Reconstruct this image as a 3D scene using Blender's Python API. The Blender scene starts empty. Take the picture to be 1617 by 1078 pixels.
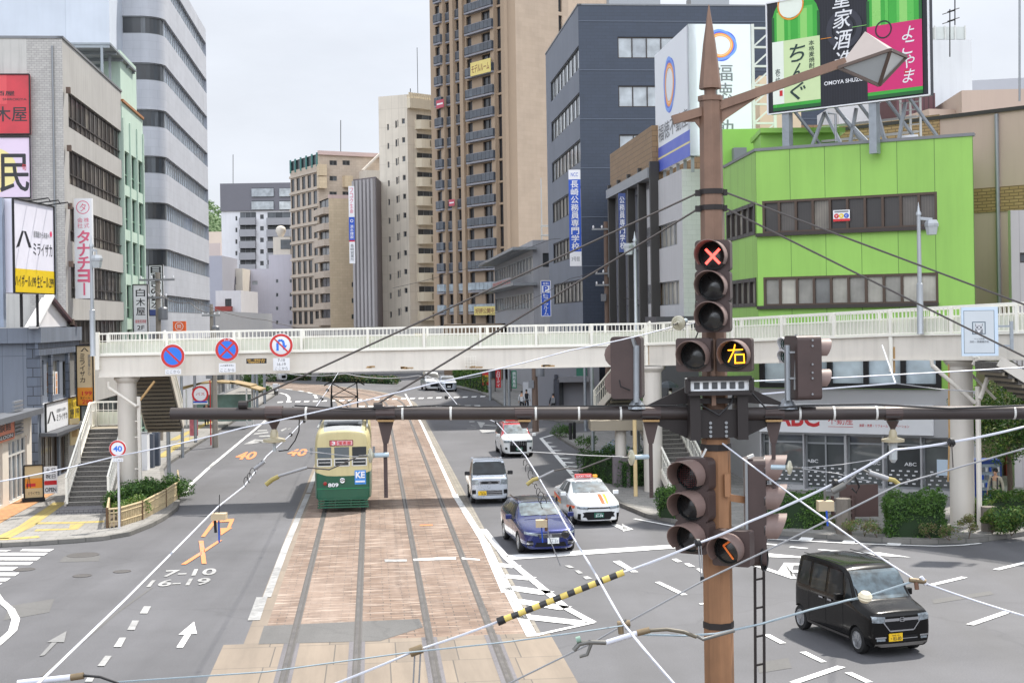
import bpy, bmesh, math, random
from mathutils import Vector as V, Matrix, noise as mnoise
from mathutils.bvhtree import BVHTree
R = math.radians
rnd = random.Random(7)
SC = bpy.context.scene
COL = SC.collection
F, CX, HY, CH, ROLL = 2246.0, 808.5, 502.0, 7.36, R(0.9)
CAM = V((0, 0, CH))
RC, UC = V((math.cos(ROLL), 0, -math.sin(ROLL))), V((math.sin(ROLL), 0, math.cos(ROLL)))
def ray(px, py): return RC * ((px - CX) / F) + UC * ((HY - py) / F) + V((0, 1, 0))
def P(px, py, Y):
 d = ray(px, py); return CAM + d * (Y / d.y)
def PH(px, py, z):
 d = ray(px, py); return CAM + d * ((z - CH) / d.z)
def G(px, py, z=0.0): return PH(px, py, z)
DD, NN = V((-0.0983, 0.9952, 0)), V((0.9952, 0.0983, 0))
def ST(s, t, z=0.0): return NN * s + DD * t + V((0, 0, z))
def colX(px, Y): return V(((px - CX) / F * Y, Y, 0))
def colS(px, s):
 u = (px - CX) / F
 Y = s / (u * NN.x + NN.y); return V((u * Y, Y, 0))
def zat(pt, py, px=None):
 d = pt.y; u = pt.x / d * F
 return CH + d / F * ((HY - u * math.tan(ROLL)) - py)
def srgb(h):
 h = h.lstrip('#'); out = []
 for i in (0, 2, 4):
  c = int(h[i:i+2], 16) / 255; out.append(c / 12.92 if c <= .04045 else ((c + .055) / 1.055) ** 2.4)
 return out
MATS = {}
def newmat(name):
 m = bpy.data.materials.new(name); m.use_nodes = True
 nt = m.node_tree; b = nt.nodes['Principled BSDF']; MATS[name] = m
 return m, nt, b
def nd(nt, t, **kw):
 n = nt.nodes.new(t)
 for k, v in kw.items():
  if k.startswith('i_'):
   key = k[2:]; n.inputs[int(key) if key.isdigit() else key.replace('_', ' ')].default_value = v
  else: setattr(n, k, v)
 return n
def mat(name, c, rough=.6, var=.12, scale=1.2, metal=0., bump=0., streak=0., spec=.5, coat=0., emit=0., alpha=1.):
 """plain paint / metal / concrete with uneven tone, optional vertical rain streaks and bump"""
 if name in MATS: return MATS[name]
 m, nt, b = newmat(name); L = nt.links.new
 if isinstance(c, str): c = srgb(c)
 c = (*c[:3], 1)
 b.inputs['Roughness'].default_value = rough; b.inputs['Metallic'].default_value = metal
 b.inputs['Specular IOR Level'].default_value = spec; b.inputs['Coat Weight'].default_value = coat
 b.inputs['Coat Roughness'].default_value = .05
 b.inputs['Base Color'].default_value = c
 if emit:
  b.inputs['Emission Color'].default_value = c; b.inputs['Emission Strength'].default_value = emit
 if var or streak or bump:
  tc = nd(nt, 'ShaderNodeTexCoord')
  n1 = nd(nt, 'ShaderNodeTexNoise', i_Scale=scale, i_Detail=6., i_Roughness=.65); L(tc.outputs['Object'], n1.inputs['Vector'])
  f = n1.outputs['Fac']
  mr = nd(nt, 'ShaderNodeMapRange', i_1=.25, i_2=.75, i_3=1 - var, i_4=1 + var * .7); L(f, mr.inputs[0])
  fac = mr.outputs[0]
  if streak:
   mp = nd(nt, 'ShaderNodeMapping'); mp.inputs['Scale'].default_value = (2.2, 2.2, .12); L(tc.outputs['Object'], mp.inputs['Vector'])
   n2 = nd(nt, 'ShaderNodeTexNoise', i_Scale=1.6, i_Detail=5., i_Roughness=.7); L(mp.outputs[0], n2.inputs['Vector'])
   m2 = nd(nt, 'ShaderNodeMapRange', i_1=.48, i_2=.8, i_3=1., i_4=1 - streak); L(n2.outputs['Fac'], m2.inputs[0])
   mu = nd(nt, 'ShaderNodeMath', operation='MULTIPLY'); L(fac, mu.inputs[0]); L(m2.outputs[0], mu.inputs[1]); fac = mu.outputs[0]
  vm = nd(nt, 'ShaderNodeVectorMath', operation='SCALE'); vm.inputs[0].default_value = c[:3]; L(fac, vm.inputs['Scale'])
  L(vm.outputs[0], b.inputs['Base Color'])
  if emit: L(vm.outputs[0], b.inputs['Emission Color'])
  r2 = nd(nt, 'ShaderNodeMapRange', i_1=.2, i_2=.8, i_3=max(rough - .1, .02), i_4=min(rough + .1, 1)); L(f, r2.inputs[0]); L(r2.outputs[0], b.inputs['Roughness'])
  if bump:
   n3 = nd(nt, 'ShaderNodeTexNoise', i_Scale=scale * 12, i_Detail=4.); L(tc.outputs['Object'], n3.inputs['Vector'])
   bp = nd(nt, 'ShaderNodeBump', i_Strength=bump, i_Distance=.02); L(n3.outputs['Fac'], bp.inputs['Height']); L(bp.outputs[0], b.inputs['Normal'])
 return m
def tilemat(name, c1, c2, mort, w, h, rough=.6, msize=.012, offset=.5, streak=.15, bump=.3, big=0.):
 """brick / tile / panel pattern in the wall's own metres (UV)"""
 if name in MATS: return MATS[name]
 m, nt, b = newmat(name); L = nt.links.new
 c1, c2, mort = [(*(srgb(x) if isinstance(x, str) else x)[:3], 1) for x in (c1, c2, mort)]
 uv = nd(nt, 'ShaderNodeTexCoord')
 br = nd(nt, 'ShaderNodeTexBrick', offset=offset, squash=1.)
 for k, v in (('Color1', c1), ('Color2', c2), ('Mortar', mort), ('Scale', 1.), ('Mortar Size', msize), ('Brick Width', w), ('Row Height', h), ('Mortar Smooth', .1), ('Bias', 0.)): br.inputs[k].default_value = v
 L(uv.outputs['UV'], br.inputs['Vector'])
 mp = nd(nt, 'ShaderNodeMapping'); mp.inputs['Scale'].default_value = (.9, .08, 1); L(uv.outputs['UV'], mp.inputs['Vector'])
 n2 = nd(nt, 'ShaderNodeTexNoise', i_Scale=1.5, i_Detail=6., i_Roughness=.7); L(mp.outputs[0], n2.inputs['Vector'])
 m2 = nd(nt, 'ShaderNodeMapRange', i_1=.42, i_2=.8, i_3=1.03, i_4=1 - streak); L(n2.outputs['Fac'], m2.inputs[0])
 n3 = nd(nt, 'ShaderNodeTexNoise', i_Scale=.35, i_Detail=4.); L(uv.outputs['UV'], n3.inputs['Vector'])
 m3 = nd(nt, 'ShaderNodeMapRange', i_1=.3, i_2=.7, i_3=.93, i_4=1.05); L(n3.outputs['Fac'], m3.inputs[0])
 mu = nd(nt, 'ShaderNodeMath', operation='MULTIPLY'); L(m2.outputs[0], mu.inputs[0]); L(m3.outputs[0], mu.inputs[1])
 vm = nd(nt, 'ShaderNodeVectorMath', operation='SCALE'); L(br.outputs['Color'], vm.inputs[0]); L(mu.outputs[0], vm.inputs['Scale'])
 L(vm.outputs[0], b.inputs['Base Color']); b.inputs['Roughness'].default_value = rough
 if bump:
  bp = nd(nt, 'ShaderNodeBump', i_Strength=bump, i_Distance=.01, invert=True); L(br.outputs['Fac'], bp.inputs['Height']); L(bp.outputs[0], b.inputs['Normal'])
 return m
def glassmat(name, stops, rough=.06, stripes=0., spec=.6, coat=1., gen=0.):
 """window glass seen by day: each pane gets its own tone (dark room, curtain, blind, painted sky reflection) under a glossy skin"""
 if name in MATS: return MATS[name]
 m, nt, b = newmat(name); L = nt.links.new
 ge = nd(nt, 'ShaderNodeNewGeometry'); tc = nd(nt, 'ShaderNodeTexCoord')
 oi = nd(nt, 'ShaderNodeObjectInfo')
 ad = nd(nt, 'ShaderNodeMath', operation='ADD'); L(ge.outputs['Random Per Island'], ad.inputs[0]); L(oi.outputs['Random'], ad.inputs[1])
 fr = nd(nt, 'ShaderNodeMath', operation='FRACT'); L(ad.outputs[0], fr.inputs[0])
 cr = nd(nt, 'ShaderNodeValToRGB'); cr.color_ramp.interpolation = 'CONSTANT'
 els = cr.color_ramp.elements
 while len(els) < len(stops): els.new(1)
 for e, (p, c) in zip(els, stops): e.position = p; e.color = (*srgb(c), 1)
 L(fr.outputs[0], cr.inputs[0])
 n = nd(nt, 'ShaderNodeTexNoise', i_Scale=1.1, i_Detail=3.); L(tc.outputs['Object' if gen else 'UV'], n.inputs['Vector']); n.inputs['Scale'].default_value = gen or 1.1
 mr = nd(nt, 'ShaderNodeMapRange', i_1=.3, i_2=.7, i_3=.15 if gen else .7, i_4=1.7 if gen else 1.2); L(n.outputs['Fac'], mr.inputs[0]); fac = mr.outputs[0]
 if stripes:
  wv = nd(nt, 'ShaderNodeTexWave', i_Scale=stripes, i_Distortion=.6); L(tc.outputs['UV'], wv.inputs['Vector'])
  m4 = nd(nt, 'ShaderNodeMapRange', i_1=0., i_2=1., i_3=.78, i_4=1.08); L(wv.outputs['Fac'], m4.inputs[0])
  mu = nd(nt, 'ShaderNodeMath', operation='MULTIPLY'); L(fac, mu.inputs[0]); L(m4.outputs[0], mu.inputs[1]); fac = mu.outputs[0]
 vm = nd(nt, 'ShaderNodeVectorMath', operation='SCALE'); L(cr.outputs[0], vm.inputs[0]); L(fac, vm.inputs['Scale'])
 L(vm.outputs[0], b.inputs['Base Color'])
 b.inputs['Roughness'].default_value = .5; b.inputs['Coat Weight'].default_value = coat; b.inputs['Coat Roughness'].default_value = rough
 b.inputs['Specular IOR Level'].default_value = spec
 return m
class MB:
 def __init__(s): s.v, s.f, s.m, s.uv, s.mats = [], [], [], [], []
 def mi(s, m):
  if m not in s.mats: s.mats.append(m)
  return s.mats.index(m)
 def face(s, pts, m, uv=None):
  i = len(s.v); s.v += [tuple(p) for p in pts]; s.f.append(tuple(range(i, i + len(pts)))); s.m.append(s.mi(m)); s.uv.append(uv)
 def raw(s, vs, fs, m, uvs=None):
  i = len(s.v); s.v += [tuple(p) for p in vs]; k = s.mi(m)
  for j, f in enumerate(fs): s.f.append(tuple(i + a for a in f)); s.m.append(k); s.uv.append(uvs[j] if uvs else None)
 def obox(s, c, ax, ay, az, m):
  """box from centre and three half-axis vectors"""
  c, ax, ay, az = V(c), V(ax), V(ay), V(az)
  vs = [c + ax * i + ay * j + az * k for k in (-1, 1) for j in (-1, 1) for i in (-1, 1)]
  fs = [(0, 2, 3, 1), (4, 5, 7, 6), (0, 1, 5, 4), (2, 6, 7, 3), (0, 4, 6, 2), (1, 3, 7, 5)]
  if ax.cross(ay).dot(az) < 0: fs = [f[::-1] for f in fs]
  uvs = []
  for f in fs:
   q = [vs[a] for a in f]; e = (q[1] - q[0]); n = (q[1] - q[0]).cross(q[3] - q[0])
   if abs(n.normalized().z) > .7: uvs.append([(p.x, p.y) for p in q])
   else:
    h = V((n.y, -n.x, 0)).normalized(); uvs.append([(p.dot(h), p.z) for p in q])
  s.raw(vs, fs, m, uvs)
 def box(s, c, d, m, rz=0.):
  cs, sn = math.cos(rz), math.sin(rz)
  s.obox(c, V((cs, sn, 0)) * d[0] / 2, V((-sn, cs, 0)) * d[1] / 2, V((0, 0, d[2] / 2)), m)
 def bar(s, a, b, w, h, m, up=(0, 0, 1)):
  """rectangular bar from a to b"""
  a, b = V(a), V(b); d = b - a
  if d.length < 1e-6: return
  x = d.normalized().cross(V(up))
  if x.length < 1e-4: x = d.normalized().cross(V((0, 1, 0)))
  x.normalize(); y = x.cross(d.normalized())
  s.obox((a + b) / 2, d / 2, x * w / 2, y * h / 2, m)
 def tube(s, pts, r, m, n=8, caps=True):
  pts = [V(p) for p in pts]; rs = r if isinstance(r, (list, tuple)) else [r] * len(pts)
  vs, fs = [], []; ref = None
  for i, p in enumerate(pts):
   d = (pts[min(i + 1, len(pts) - 1)] - pts[max(i - 1, 0)]).normalized()
   if ref is None or abs(ref.dot(d)) > .98: ref = V((0, 0, 1)) if abs(d.z) < .9 else V((1, 0, 0))
   x = d.cross(ref).normalized(); y = x.cross(d); ref = y if abs(y.dot(d)) < .5 else ref
   for k in range(n):
    a = 2 * math.pi * k / n; vs.append(p + x * math.cos(a) * rs[i] + y * math.sin(a) * rs[i])
  for i in range(len(pts) - 1):
   for k in range(n):
    k2 = (k + 1) % n; fs.append((i * n + k, i * n + k2, (i + 1) * n + k2, (i + 1) * n + k))
  if caps: fs += [tuple(range(n))[::-1], tuple((len(pts) - 1) * n + k for k in range(n))]
  s.raw(vs, fs, m)
 def lathe(s, prof, m, n=16, at=(0, 0, 0), ax=(0, 0, 1)):
  """prof: list of (radius, height) turned about ax at the point at"""
  at, z = V(at), V(ax).normalized(); x = z.cross(V((0, 0, 1)) if abs(z.z) < .9 else V((1, 0, 0))).normalized(); y = z.cross(x)
  vs, fs = [], []
  for (r, h) in prof:
   for k in range(n):
    a = 2 * math.pi * k / n; vs.append(at + z * h + (x * math.cos(a) + y * math.sin(a)) * max(r, 1e-4))
  for i in range(len(prof) - 1):
   for k in range(n):
    k2 = (k + 1) % n; fs.append((i * n + k, i * n + k2, (i + 1) * n + k2, (i + 1) * n + k))
  if prof[0][0] > .001: fs.append(tuple(range(n))[::-1])
  if prof[-1][0] > .001: fs.append(tuple((len(prof) - 1) * n + k for k in range(n)))
  s.raw(vs, fs, m)
 def prism(s, poly, z0, z1, m, mtop=None, bottom=False):
  """plan polygon (list of XY) raised from z0 to z1"""
  poly = [V((p[0], p[1], 0)) for p in poly]
  ar = sum(poly[i].x * poly[(i + 1) % len(poly)].y - poly[(i + 1) % len(poly)].x * poly[i].y for i in range(len(poly)))
  if ar < 0: poly = poly[::-1]
  n = len(poly); u = 0
  for i in range(n):
   a, b = poly[i], poly[(i + 1) % n]; l = (b - a).length
   s.face([V((a.x, a.y, z0)), V((b.x, b.y, z0)), V((b.x, b.y, z1)), V((a.x, a.y, z1))], m, [(u, z0), (u + l, z0), (u + l, z1), (u, z1)]); u += l
  s.face([V((p.x, p.y, z1)) for p in poly], mtop or m, [(p.x, p.y) for p in poly])
  if bottom: s.face([V((p.x, p.y, z0)) for p in poly][::-1], m, [(p.x, p.y) for p in poly][::-1])
 def extrude(s, poly, d, m, mside=None):
  """planar 3-D polygon extruded along d (front face keeps the given order)"""
  poly = [V(p) for p in poly]; d = V(d); n = len(poly)
  nn = V((0, 0, 0))
  for i in range(n): nn += poly[i].cross(poly[(i + 1) % n])
  if nn.dot(d) > 0: poly = poly[::-1]
  s.face(poly, m); s.face([p + d for p in poly][::-1], mside or m)
  for i in range(n):
   a, b = poly[i], poly[(i + 1) % n]; s.face([b, a, a + d, b + d], mside or m)
 def build(s, name, parent=None, smooth=None, bevel=0., loc=None, loc_frame=False):
  me = bpy.data.meshes.new(name); me.from_pydata(s.v, [], s.f); ob = bpy.data.objects.new(name, me)
  for m in s.mats: me.materials.append(m)
  if s.m: me.polygons.foreach_set('material_index', s.m)
  if any(u for u in s.uv):
   ul = me.uv_layers.new(name='UVMap'); k = 0
   for u, f in zip(s.uv, s.f):
    for j in range(len(f)):
     if u: ul.data[k + j].uv = u[j]
    k += len(f)
  if loc is not None:
   loc = V(loc); ob.location = loc
   me.transform(Matrix.Translation(-loc))
  if smooth:
   bm = bmesh.new(); bm.from_mesh(me); bmesh.ops.remove_doubles(bm, verts=bm.verts, dist=1e-5); bm.to_mesh(me); bm.free()
   me.polygons.foreach_set('use_smooth', [True] * len(me.polygons)); me.set_sharp_from_angle(angle=R(smooth))
  me.update()
  COL.objects.link(ob)
  if parent is not None:
   ob.parent = parent
   if not loc_frame:
    bpw = parent
    M = Matrix.Identity(4); chain = []
    while bpw: chain.append(bpw); bpw = bpw.parent
    for q in reversed(chain): M = M @ (q.matrix_parent_inverse @ Matrix.LocRotScale(q.location, q.rotation_euler, q.scale))
    ob.matrix_parent_inverse = M.inverted()
  if bevel:
   b = ob.modifiers.new('bevel', 'BEVEL'); b.width = bevel; b.segments = 2; b.limit_method = 'ANGLE'; b.angle_limit = R(40)
  return ob
def tag(o, label=None, cat=None, group=None, kind=None):
 if label: o['label'] = label
 if cat: o['category'] = cat
 if group: o['group'] = group
 if kind: o['kind'] = kind
 return o
def thing(name, label, cat, loc=(0, 0, 0), rz=0., group=None):
 o = bpy.data.objects.new(name, None); COL.objects.link(o); o.location = loc; o.rotation_euler = (0, 0, rz); o.empty_display_size = .2
 return tag(o, label, cat, group)
def local(o, parent):
 """make a freshly built child use its parent's local frame"""
 o.matrix_parent_inverse = Matrix.Identity(4); return o
def copy_tree(o, parent=None):
 c = o.copy(); COL.objects.link(c)
 if parent: c.parent = parent
 for ch in KIDS(o): copy_tree(ch, c)
 return c
def KIDS(o): return [x for x in COL.objects if x.parent == o]
def textmesh(body, offset=0., shear=0.):
 c = bpy.data.curves.new('lettering', 'FONT'); c.body = body; c.offset = offset; c.shear = shear; c.resolution_u = 3
 o = bpy.data.objects.new('lettering', c); me = o.to_mesh()
 vs = [v.co.copy() for v in me.vertices]; fs = [tuple(p.vertices) for p in me.polygons]
 o.to_mesh_clear(); bpy.data.objects.remove(o); bpy.data.curves.remove(c)
 return vs, fs
def text(mb, body, o, x, y, w, h, m, bold=0., shear=0., keep=False):
 """fit BODY into the rectangle with lower left o, along unit vectors x,y"""
 wide = any(ord(ch) > 0x2E80 for ch in body); vs, fs = textmesh(body, 0. if wide else bold, shear)
 if not vs: return
 x0, x1 = min(v.x for v in vs), max(v.x for v in vs); y0, y1 = min(v.y for v in vs), max(v.y for v in vs)
 sx, sy = w / max(x1 - x0, 1e-6), h / max(y1 - y0, 1e-6)
 ox = oy = 0.
 if keep:
  k = min(sx, sy); ox, oy = (w - (x1 - x0) * k) / 2, (h - (y1 - y0) * k) / 2; sx = sy = k
 o, x, y = V(o), V(x), V(y)
 n = x.cross(y); k = bold * sx * .6
 for i, (dx, dy) in enumerate(((0, 0), (k, 0), (-k, 0), (0, k * .7), (0, -k * .7)) if wide and bold > .004 else ((0, 0),)): mb.raw([o + x * (ox + dx + (v.x - x0) * sx) + y * (oy + dy + (v.y - y0) * sy) + n * (.0004 * i) for v in vs], fs, m)
def vtext(mb, body, o, x, y, w, h, m, bold=0., gap=.12, shear=0.):
 """the characters of BODY one under another inside the rectangle"""
 n = len(body); ch = h / n; o, x, y = V(o), V(x), V(y)
 for i, c in enumerate(body):
  q = o + y * (h - (i + 1) * ch + ch * gap / 2)
  if c in 'ー': 
   q2 = q + x * (w * .42); mb.raw([q2, q2 + x * w * .16, q2 + x * w * .16 + y * ch * (1 - gap), q2 + y * ch * (1 - gap)], [(0, 1, 2, 3)], m)
  elif c.strip(): text(mb, c, q, x, y, w, ch * (1 - gap), m, bold, shear)
def gtext(mb, body, bl, br, tr, tl, m, bold=0.):
 """writing painted on the road between four ground points"""
 vs, fs = textmesh(body, bold)
 x0, x1 = min(v.x for v in vs), max(v.x for v in vs); y0, y1 = min(v.y for v in vs), max(v.y for v in vs)
 out = []
 for v in vs:
  a, b = (v.x - x0) / (x1 - x0), (v.y - y0) / (y1 - y0)
  out.append((bl * (1 - a) + br * a) * (1 - b) + (tl * (1 - a) + tr * a) * b)
 mb.raw(out, fs, m)
SUN_EL, SUN_AZ = R(60), math.atan2(.36, .47)
def make_world():
 w = bpy.data.worlds.new("World"); SC.world = w; w.use_nodes = True
 nt = w.node_tree; L = nt.links.new; bg = nt.nodes['Background']
 sky = nd(nt, 'ShaderNodeTexSky', sky_type='NISHITA', sun_disc=False, sun_elevation=SUN_EL, sun_rotation=SUN_AZ, air_density=1., dust_density=3., ozone_density=1., altitude=20)
 tc = nd(nt, 'ShaderNodeTexCoord')
 mp = nd(nt, 'ShaderNodeMapping'); mp.inputs['Scale'].default_value = (1., 1., 2.6); L(tc.outputs['Generated'], mp.inputs[0])
 n1 = nd(nt, 'ShaderNodeTexNoise', i_Scale=2.2, i_Detail=9., i_Roughness=.6, i_Distortion=.25); L(mp.outputs[0], n1.inputs['Vector'])
 cov = nd(nt, 'ShaderNodeMapRange', i_1=.3, i_2=.66, i_3=.8, i_4=1.); L(n1.outputs['Fac'], cov.inputs[0])
 n2 = nd(nt, 'ShaderNodeTexNoise', i_Scale=4.5, i_Detail=7., i_Roughness=.55); L(mp.outputs[0], n2.inputs['Vector'])
 sx = nd(nt, 'ShaderNodeSeparateXYZ'); L(tc.outputs['Generated'], sx.inputs[0])
 zen = nd(nt, 'ShaderNodeMapRange', i_1=.24, i_2=.95, i_3=6.9, i_4=8.); L(sx.outputs['Z'], zen.inputs[0])
 shade = nd(nt, 'ShaderNodeMapRange', i_1=.3, i_2=.7, i_3=.9, i_4=1.06); L(n2.outputs['Fac'], shade.inputs[0])
 mu = nd(nt, 'ShaderNodeMath', operation='MULTIPLY'); bk = nd(nt, 'ShaderNodeMapRange', i_1=-.1, i_2=-.9, i_3=1., i_4=3.7); L(sx.outputs['Y'], bk.inputs[0]); lo = nd(nt, 'ShaderNodeMapRange', i_1=.1, i_2=.35, i_3=.35, i_4=1.); L(sx.outputs['Z'], lo.inputs[0]); fy = nd(nt, 'ShaderNodeMapRange', i_1=.1, i_2=-.15, i_3=0., i_4=1.); L(sx.outputs['Y'], fy.inputs[0]); lm = nd(nt, 'ShaderNodeMix'); L(fy.outputs[0], lm.inputs[0]); lm.inputs[2].default_value = 1.; L(lo.outputs[0], lm.inputs[3]); bm_ = nd(nt, 'ShaderNodeMath', operation='MULTIPLY'); L(bk.outputs[0], bm_.inputs[0]); L(lm.outputs[0], bm_.inputs[1]); bk = bm_; m0_ = nd(nt, 'ShaderNodeMath', operation='MULTIPLY'); L(zen.outputs[0], m0_.inputs[0]); L(bk.outputs[0], m0_.inputs[1]); L(m0_.outputs[0], mu.inputs[0]); L(shade.outputs[0], mu.inputs[1])  # rear sky boosted to light camera-facing walls; low dark band added as unseen skyline
 cl = nd(nt, 'ShaderNodeVectorMath', operation='SCALE'); cl.inputs[0].default_value = (.925, .97, 1.055); L(mu.outputs[0], cl.inputs['Scale'])
 mx = nd(nt, 'ShaderNodeMix', data_type='RGBA'); L(cov.outputs[0], mx.inputs[0]); L(sky.outputs[0], mx.inputs[6]); L(cl.outputs[0], mx.inputs[7])
 L(mx.outputs[2], bg.inputs[0]); bg.inputs[1].default_value = .1
make_world()
sl = bpy.data.lights.new('sun', 'SUN'); sl.energy = 5.0; sl.angle = R(1.5); sl.color = (1., .95, .87)
so = bpy.data.objects.new('sun', sl); COL.objects.link(so); so.location = (40, 60, 90)
sd = V((math.sin(SUN_AZ) * math.cos(SUN_EL), math.cos(SUN_AZ) * math.cos(SUN_EL), math.sin(SUN_EL)))
so.rotation_euler = sd.to_track_quat('Z', 'Y').to_euler()
cd = bpy.data.cameras.new('camera'); co = bpy.data.objects.new('camera', cd); COL.objects.link(co); SC.camera = co
cd.sensor_width = 36; cd.lens = F / 1617 * 36; cd.shift_y = -(539 - HY) / 1617; cd.clip_start = .1; cd.clip_end = 4000
co.matrix_world = Matrix(((RC.x, UC.x, 0, 0), (RC.y, UC.y, -1, 0), (RC.z, UC.z, 0, CH), (0, 0, 0, 1)))
SC.view_settings.view_transform = 'Standard'; SC.view_settings.look = 'None'; SC.view_settings.exposure = 0.5
SC.cycles.max_bounces = 6; SC.cycles.use_denoising = True; SC.cycles.caustics_reflective = False; SC.cycles.caustics_refractive = False
def asphaltmat(name, c, seed=0.):
 m, nt, b = newmat(name); L = nt.links.new
 tc = nd(nt, 'ShaderNodeTexCoord')
 mp = nd(nt, 'ShaderNodeMapping'); mp.inputs['Rotation'].default_value = (0, 0, R(-5.65)); mp.inputs['Scale'].default_value = (.55, .035, 1); mp.inputs['Location'].default_value = (seed, seed, 0)
 L(tc.outputs['Object'], mp.inputs[0])
 n1 = nd(nt, 'ShaderNodeTexNoise', i_Scale=1., i_Detail=6., i_Roughness=.6); L(mp.outputs[0], n1.inputs['Vector'])
 n2 = nd(nt, 'ShaderNodeTexNoise', i_Scale=.16, i_Detail=7., i_Roughness=.65); L(tc.outputs['Object'], n2.inputs['Vector'])
 n3 = nd(nt, 'ShaderNodeTexNoise', i_Scale=28., i_Detail=3., i_Roughness=.8); L(tc.outputs['Object'], n3.inputs['Vector'])
 vo = nd(nt, 'ShaderNodeTexVoronoi', feature='DISTANCE_TO_EDGE', i_Scale=.1); 
 w = nd(nt, 'ShaderNodeTexNoise', i_Scale=.7, i_Detail=5.); L(tc.outputs['Object'], w.inputs['Vector'])
 ad = nd(nt, 'ShaderNodeVectorMath', operation='ADD'); L(tc.outputs['Object'], ad.inputs[0]); L(w.outputs['Color'], ad.inputs[1]); L(ad.outputs[0], vo.inputs['Vector'])
 cra = nd(nt, 'ShaderNodeMapRange', i_1=0., i_2=.005, i_3=.86, i_4=1.); L(vo.outputs['Distance'], cra.inputs[0])
 f = None
 for n, lo, hi in ((n1, .8, 1.2), (n2, .78, 1.2), (n3, .8, 1.2)):
  mr = nd(nt, 'ShaderNodeMapRange', i_1=.3, i_2=.7, i_3=lo, i_4=hi); L(n.outputs['Fac'], mr.inputs[0])
  if f is None: f = mr.outputs[0]
  else:
   mu = nd(nt, 'ShaderNodeMath', operation='MULTIPLY'); L(f, mu.inputs[0]); L(mr.outputs[0], mu.inputs[1]); f = mu.outputs[0]
 mu = nd(nt, 'ShaderNodeMath', operation='MULTIPLY'); L(f, mu.inputs[0]); L(cra.outputs[0], mu.inputs[1]); f = mu.outputs[0]
 vm = nd(nt, 'ShaderNodeVectorMath', operation='SCALE'); vm.inputs[0].default_value = c; L(f, vm.inputs['Scale']); L(vm.outputs[0], b.inputs['Base Color'])
 rr = nd(nt, 'ShaderNodeMapRange', i_1=.3, i_2=.7, i_3=.62, i_4=.85); L(n1.outputs['Fac'], rr.inputs[0]); L(rr.outputs[0], b.inputs['Roughness'])
 bp = nd(nt, 'ShaderNodeBump', i_Strength=.25, i_Distance=.02); L(n3.outputs['Fac'], bp.inputs['Height']); L(bp.outputs[0], b.inputs['Normal'])
 return m
def paintmat(name, c, wear=.45):
 """road paint, worn through in patches"""
 m, nt, b = newmat(name); L = nt.links.new
 tc = nd(nt, 'ShaderNodeTexCoord')
 n = nd(nt, 'ShaderNodeTexNoise', i_Scale=5., i_Detail=8., i_Roughness=.75); L(tc.outputs['Object'], n.inputs['Vector'])
 n2 = nd(nt, 'ShaderNodeTexNoise', i_Scale=.35, i_Detail=4.); L(tc.outputs['Object'], n2.inputs['Vector'])
 ad = nd(nt, 'ShaderNodeMath', operation='ADD'); L(n.outputs['Fac'], ad.inputs[0]); L(n2.outputs['Fac'], ad.inputs[1])
 cr = nd(nt, 'ShaderNodeMapRange', i_1=.62 + .2 * wear, i_2=.8 + .3 * wear, i_3=0., i_4=1.); L(ad.outputs[0], cr.inputs[0])
 mx = nd(nt, 'ShaderNodeMix', data_type='RGBA'); mx.inputs[6].default_value = (.2, .2, .2, 1); mx.inputs[7].default_value = (*c, 1); L(cr.outputs[0], mx.inputs[0])
 L(mx.outputs[2], b.inputs['Base Color']); b.inputs['Roughness'].default_value = .75
 return m
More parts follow.
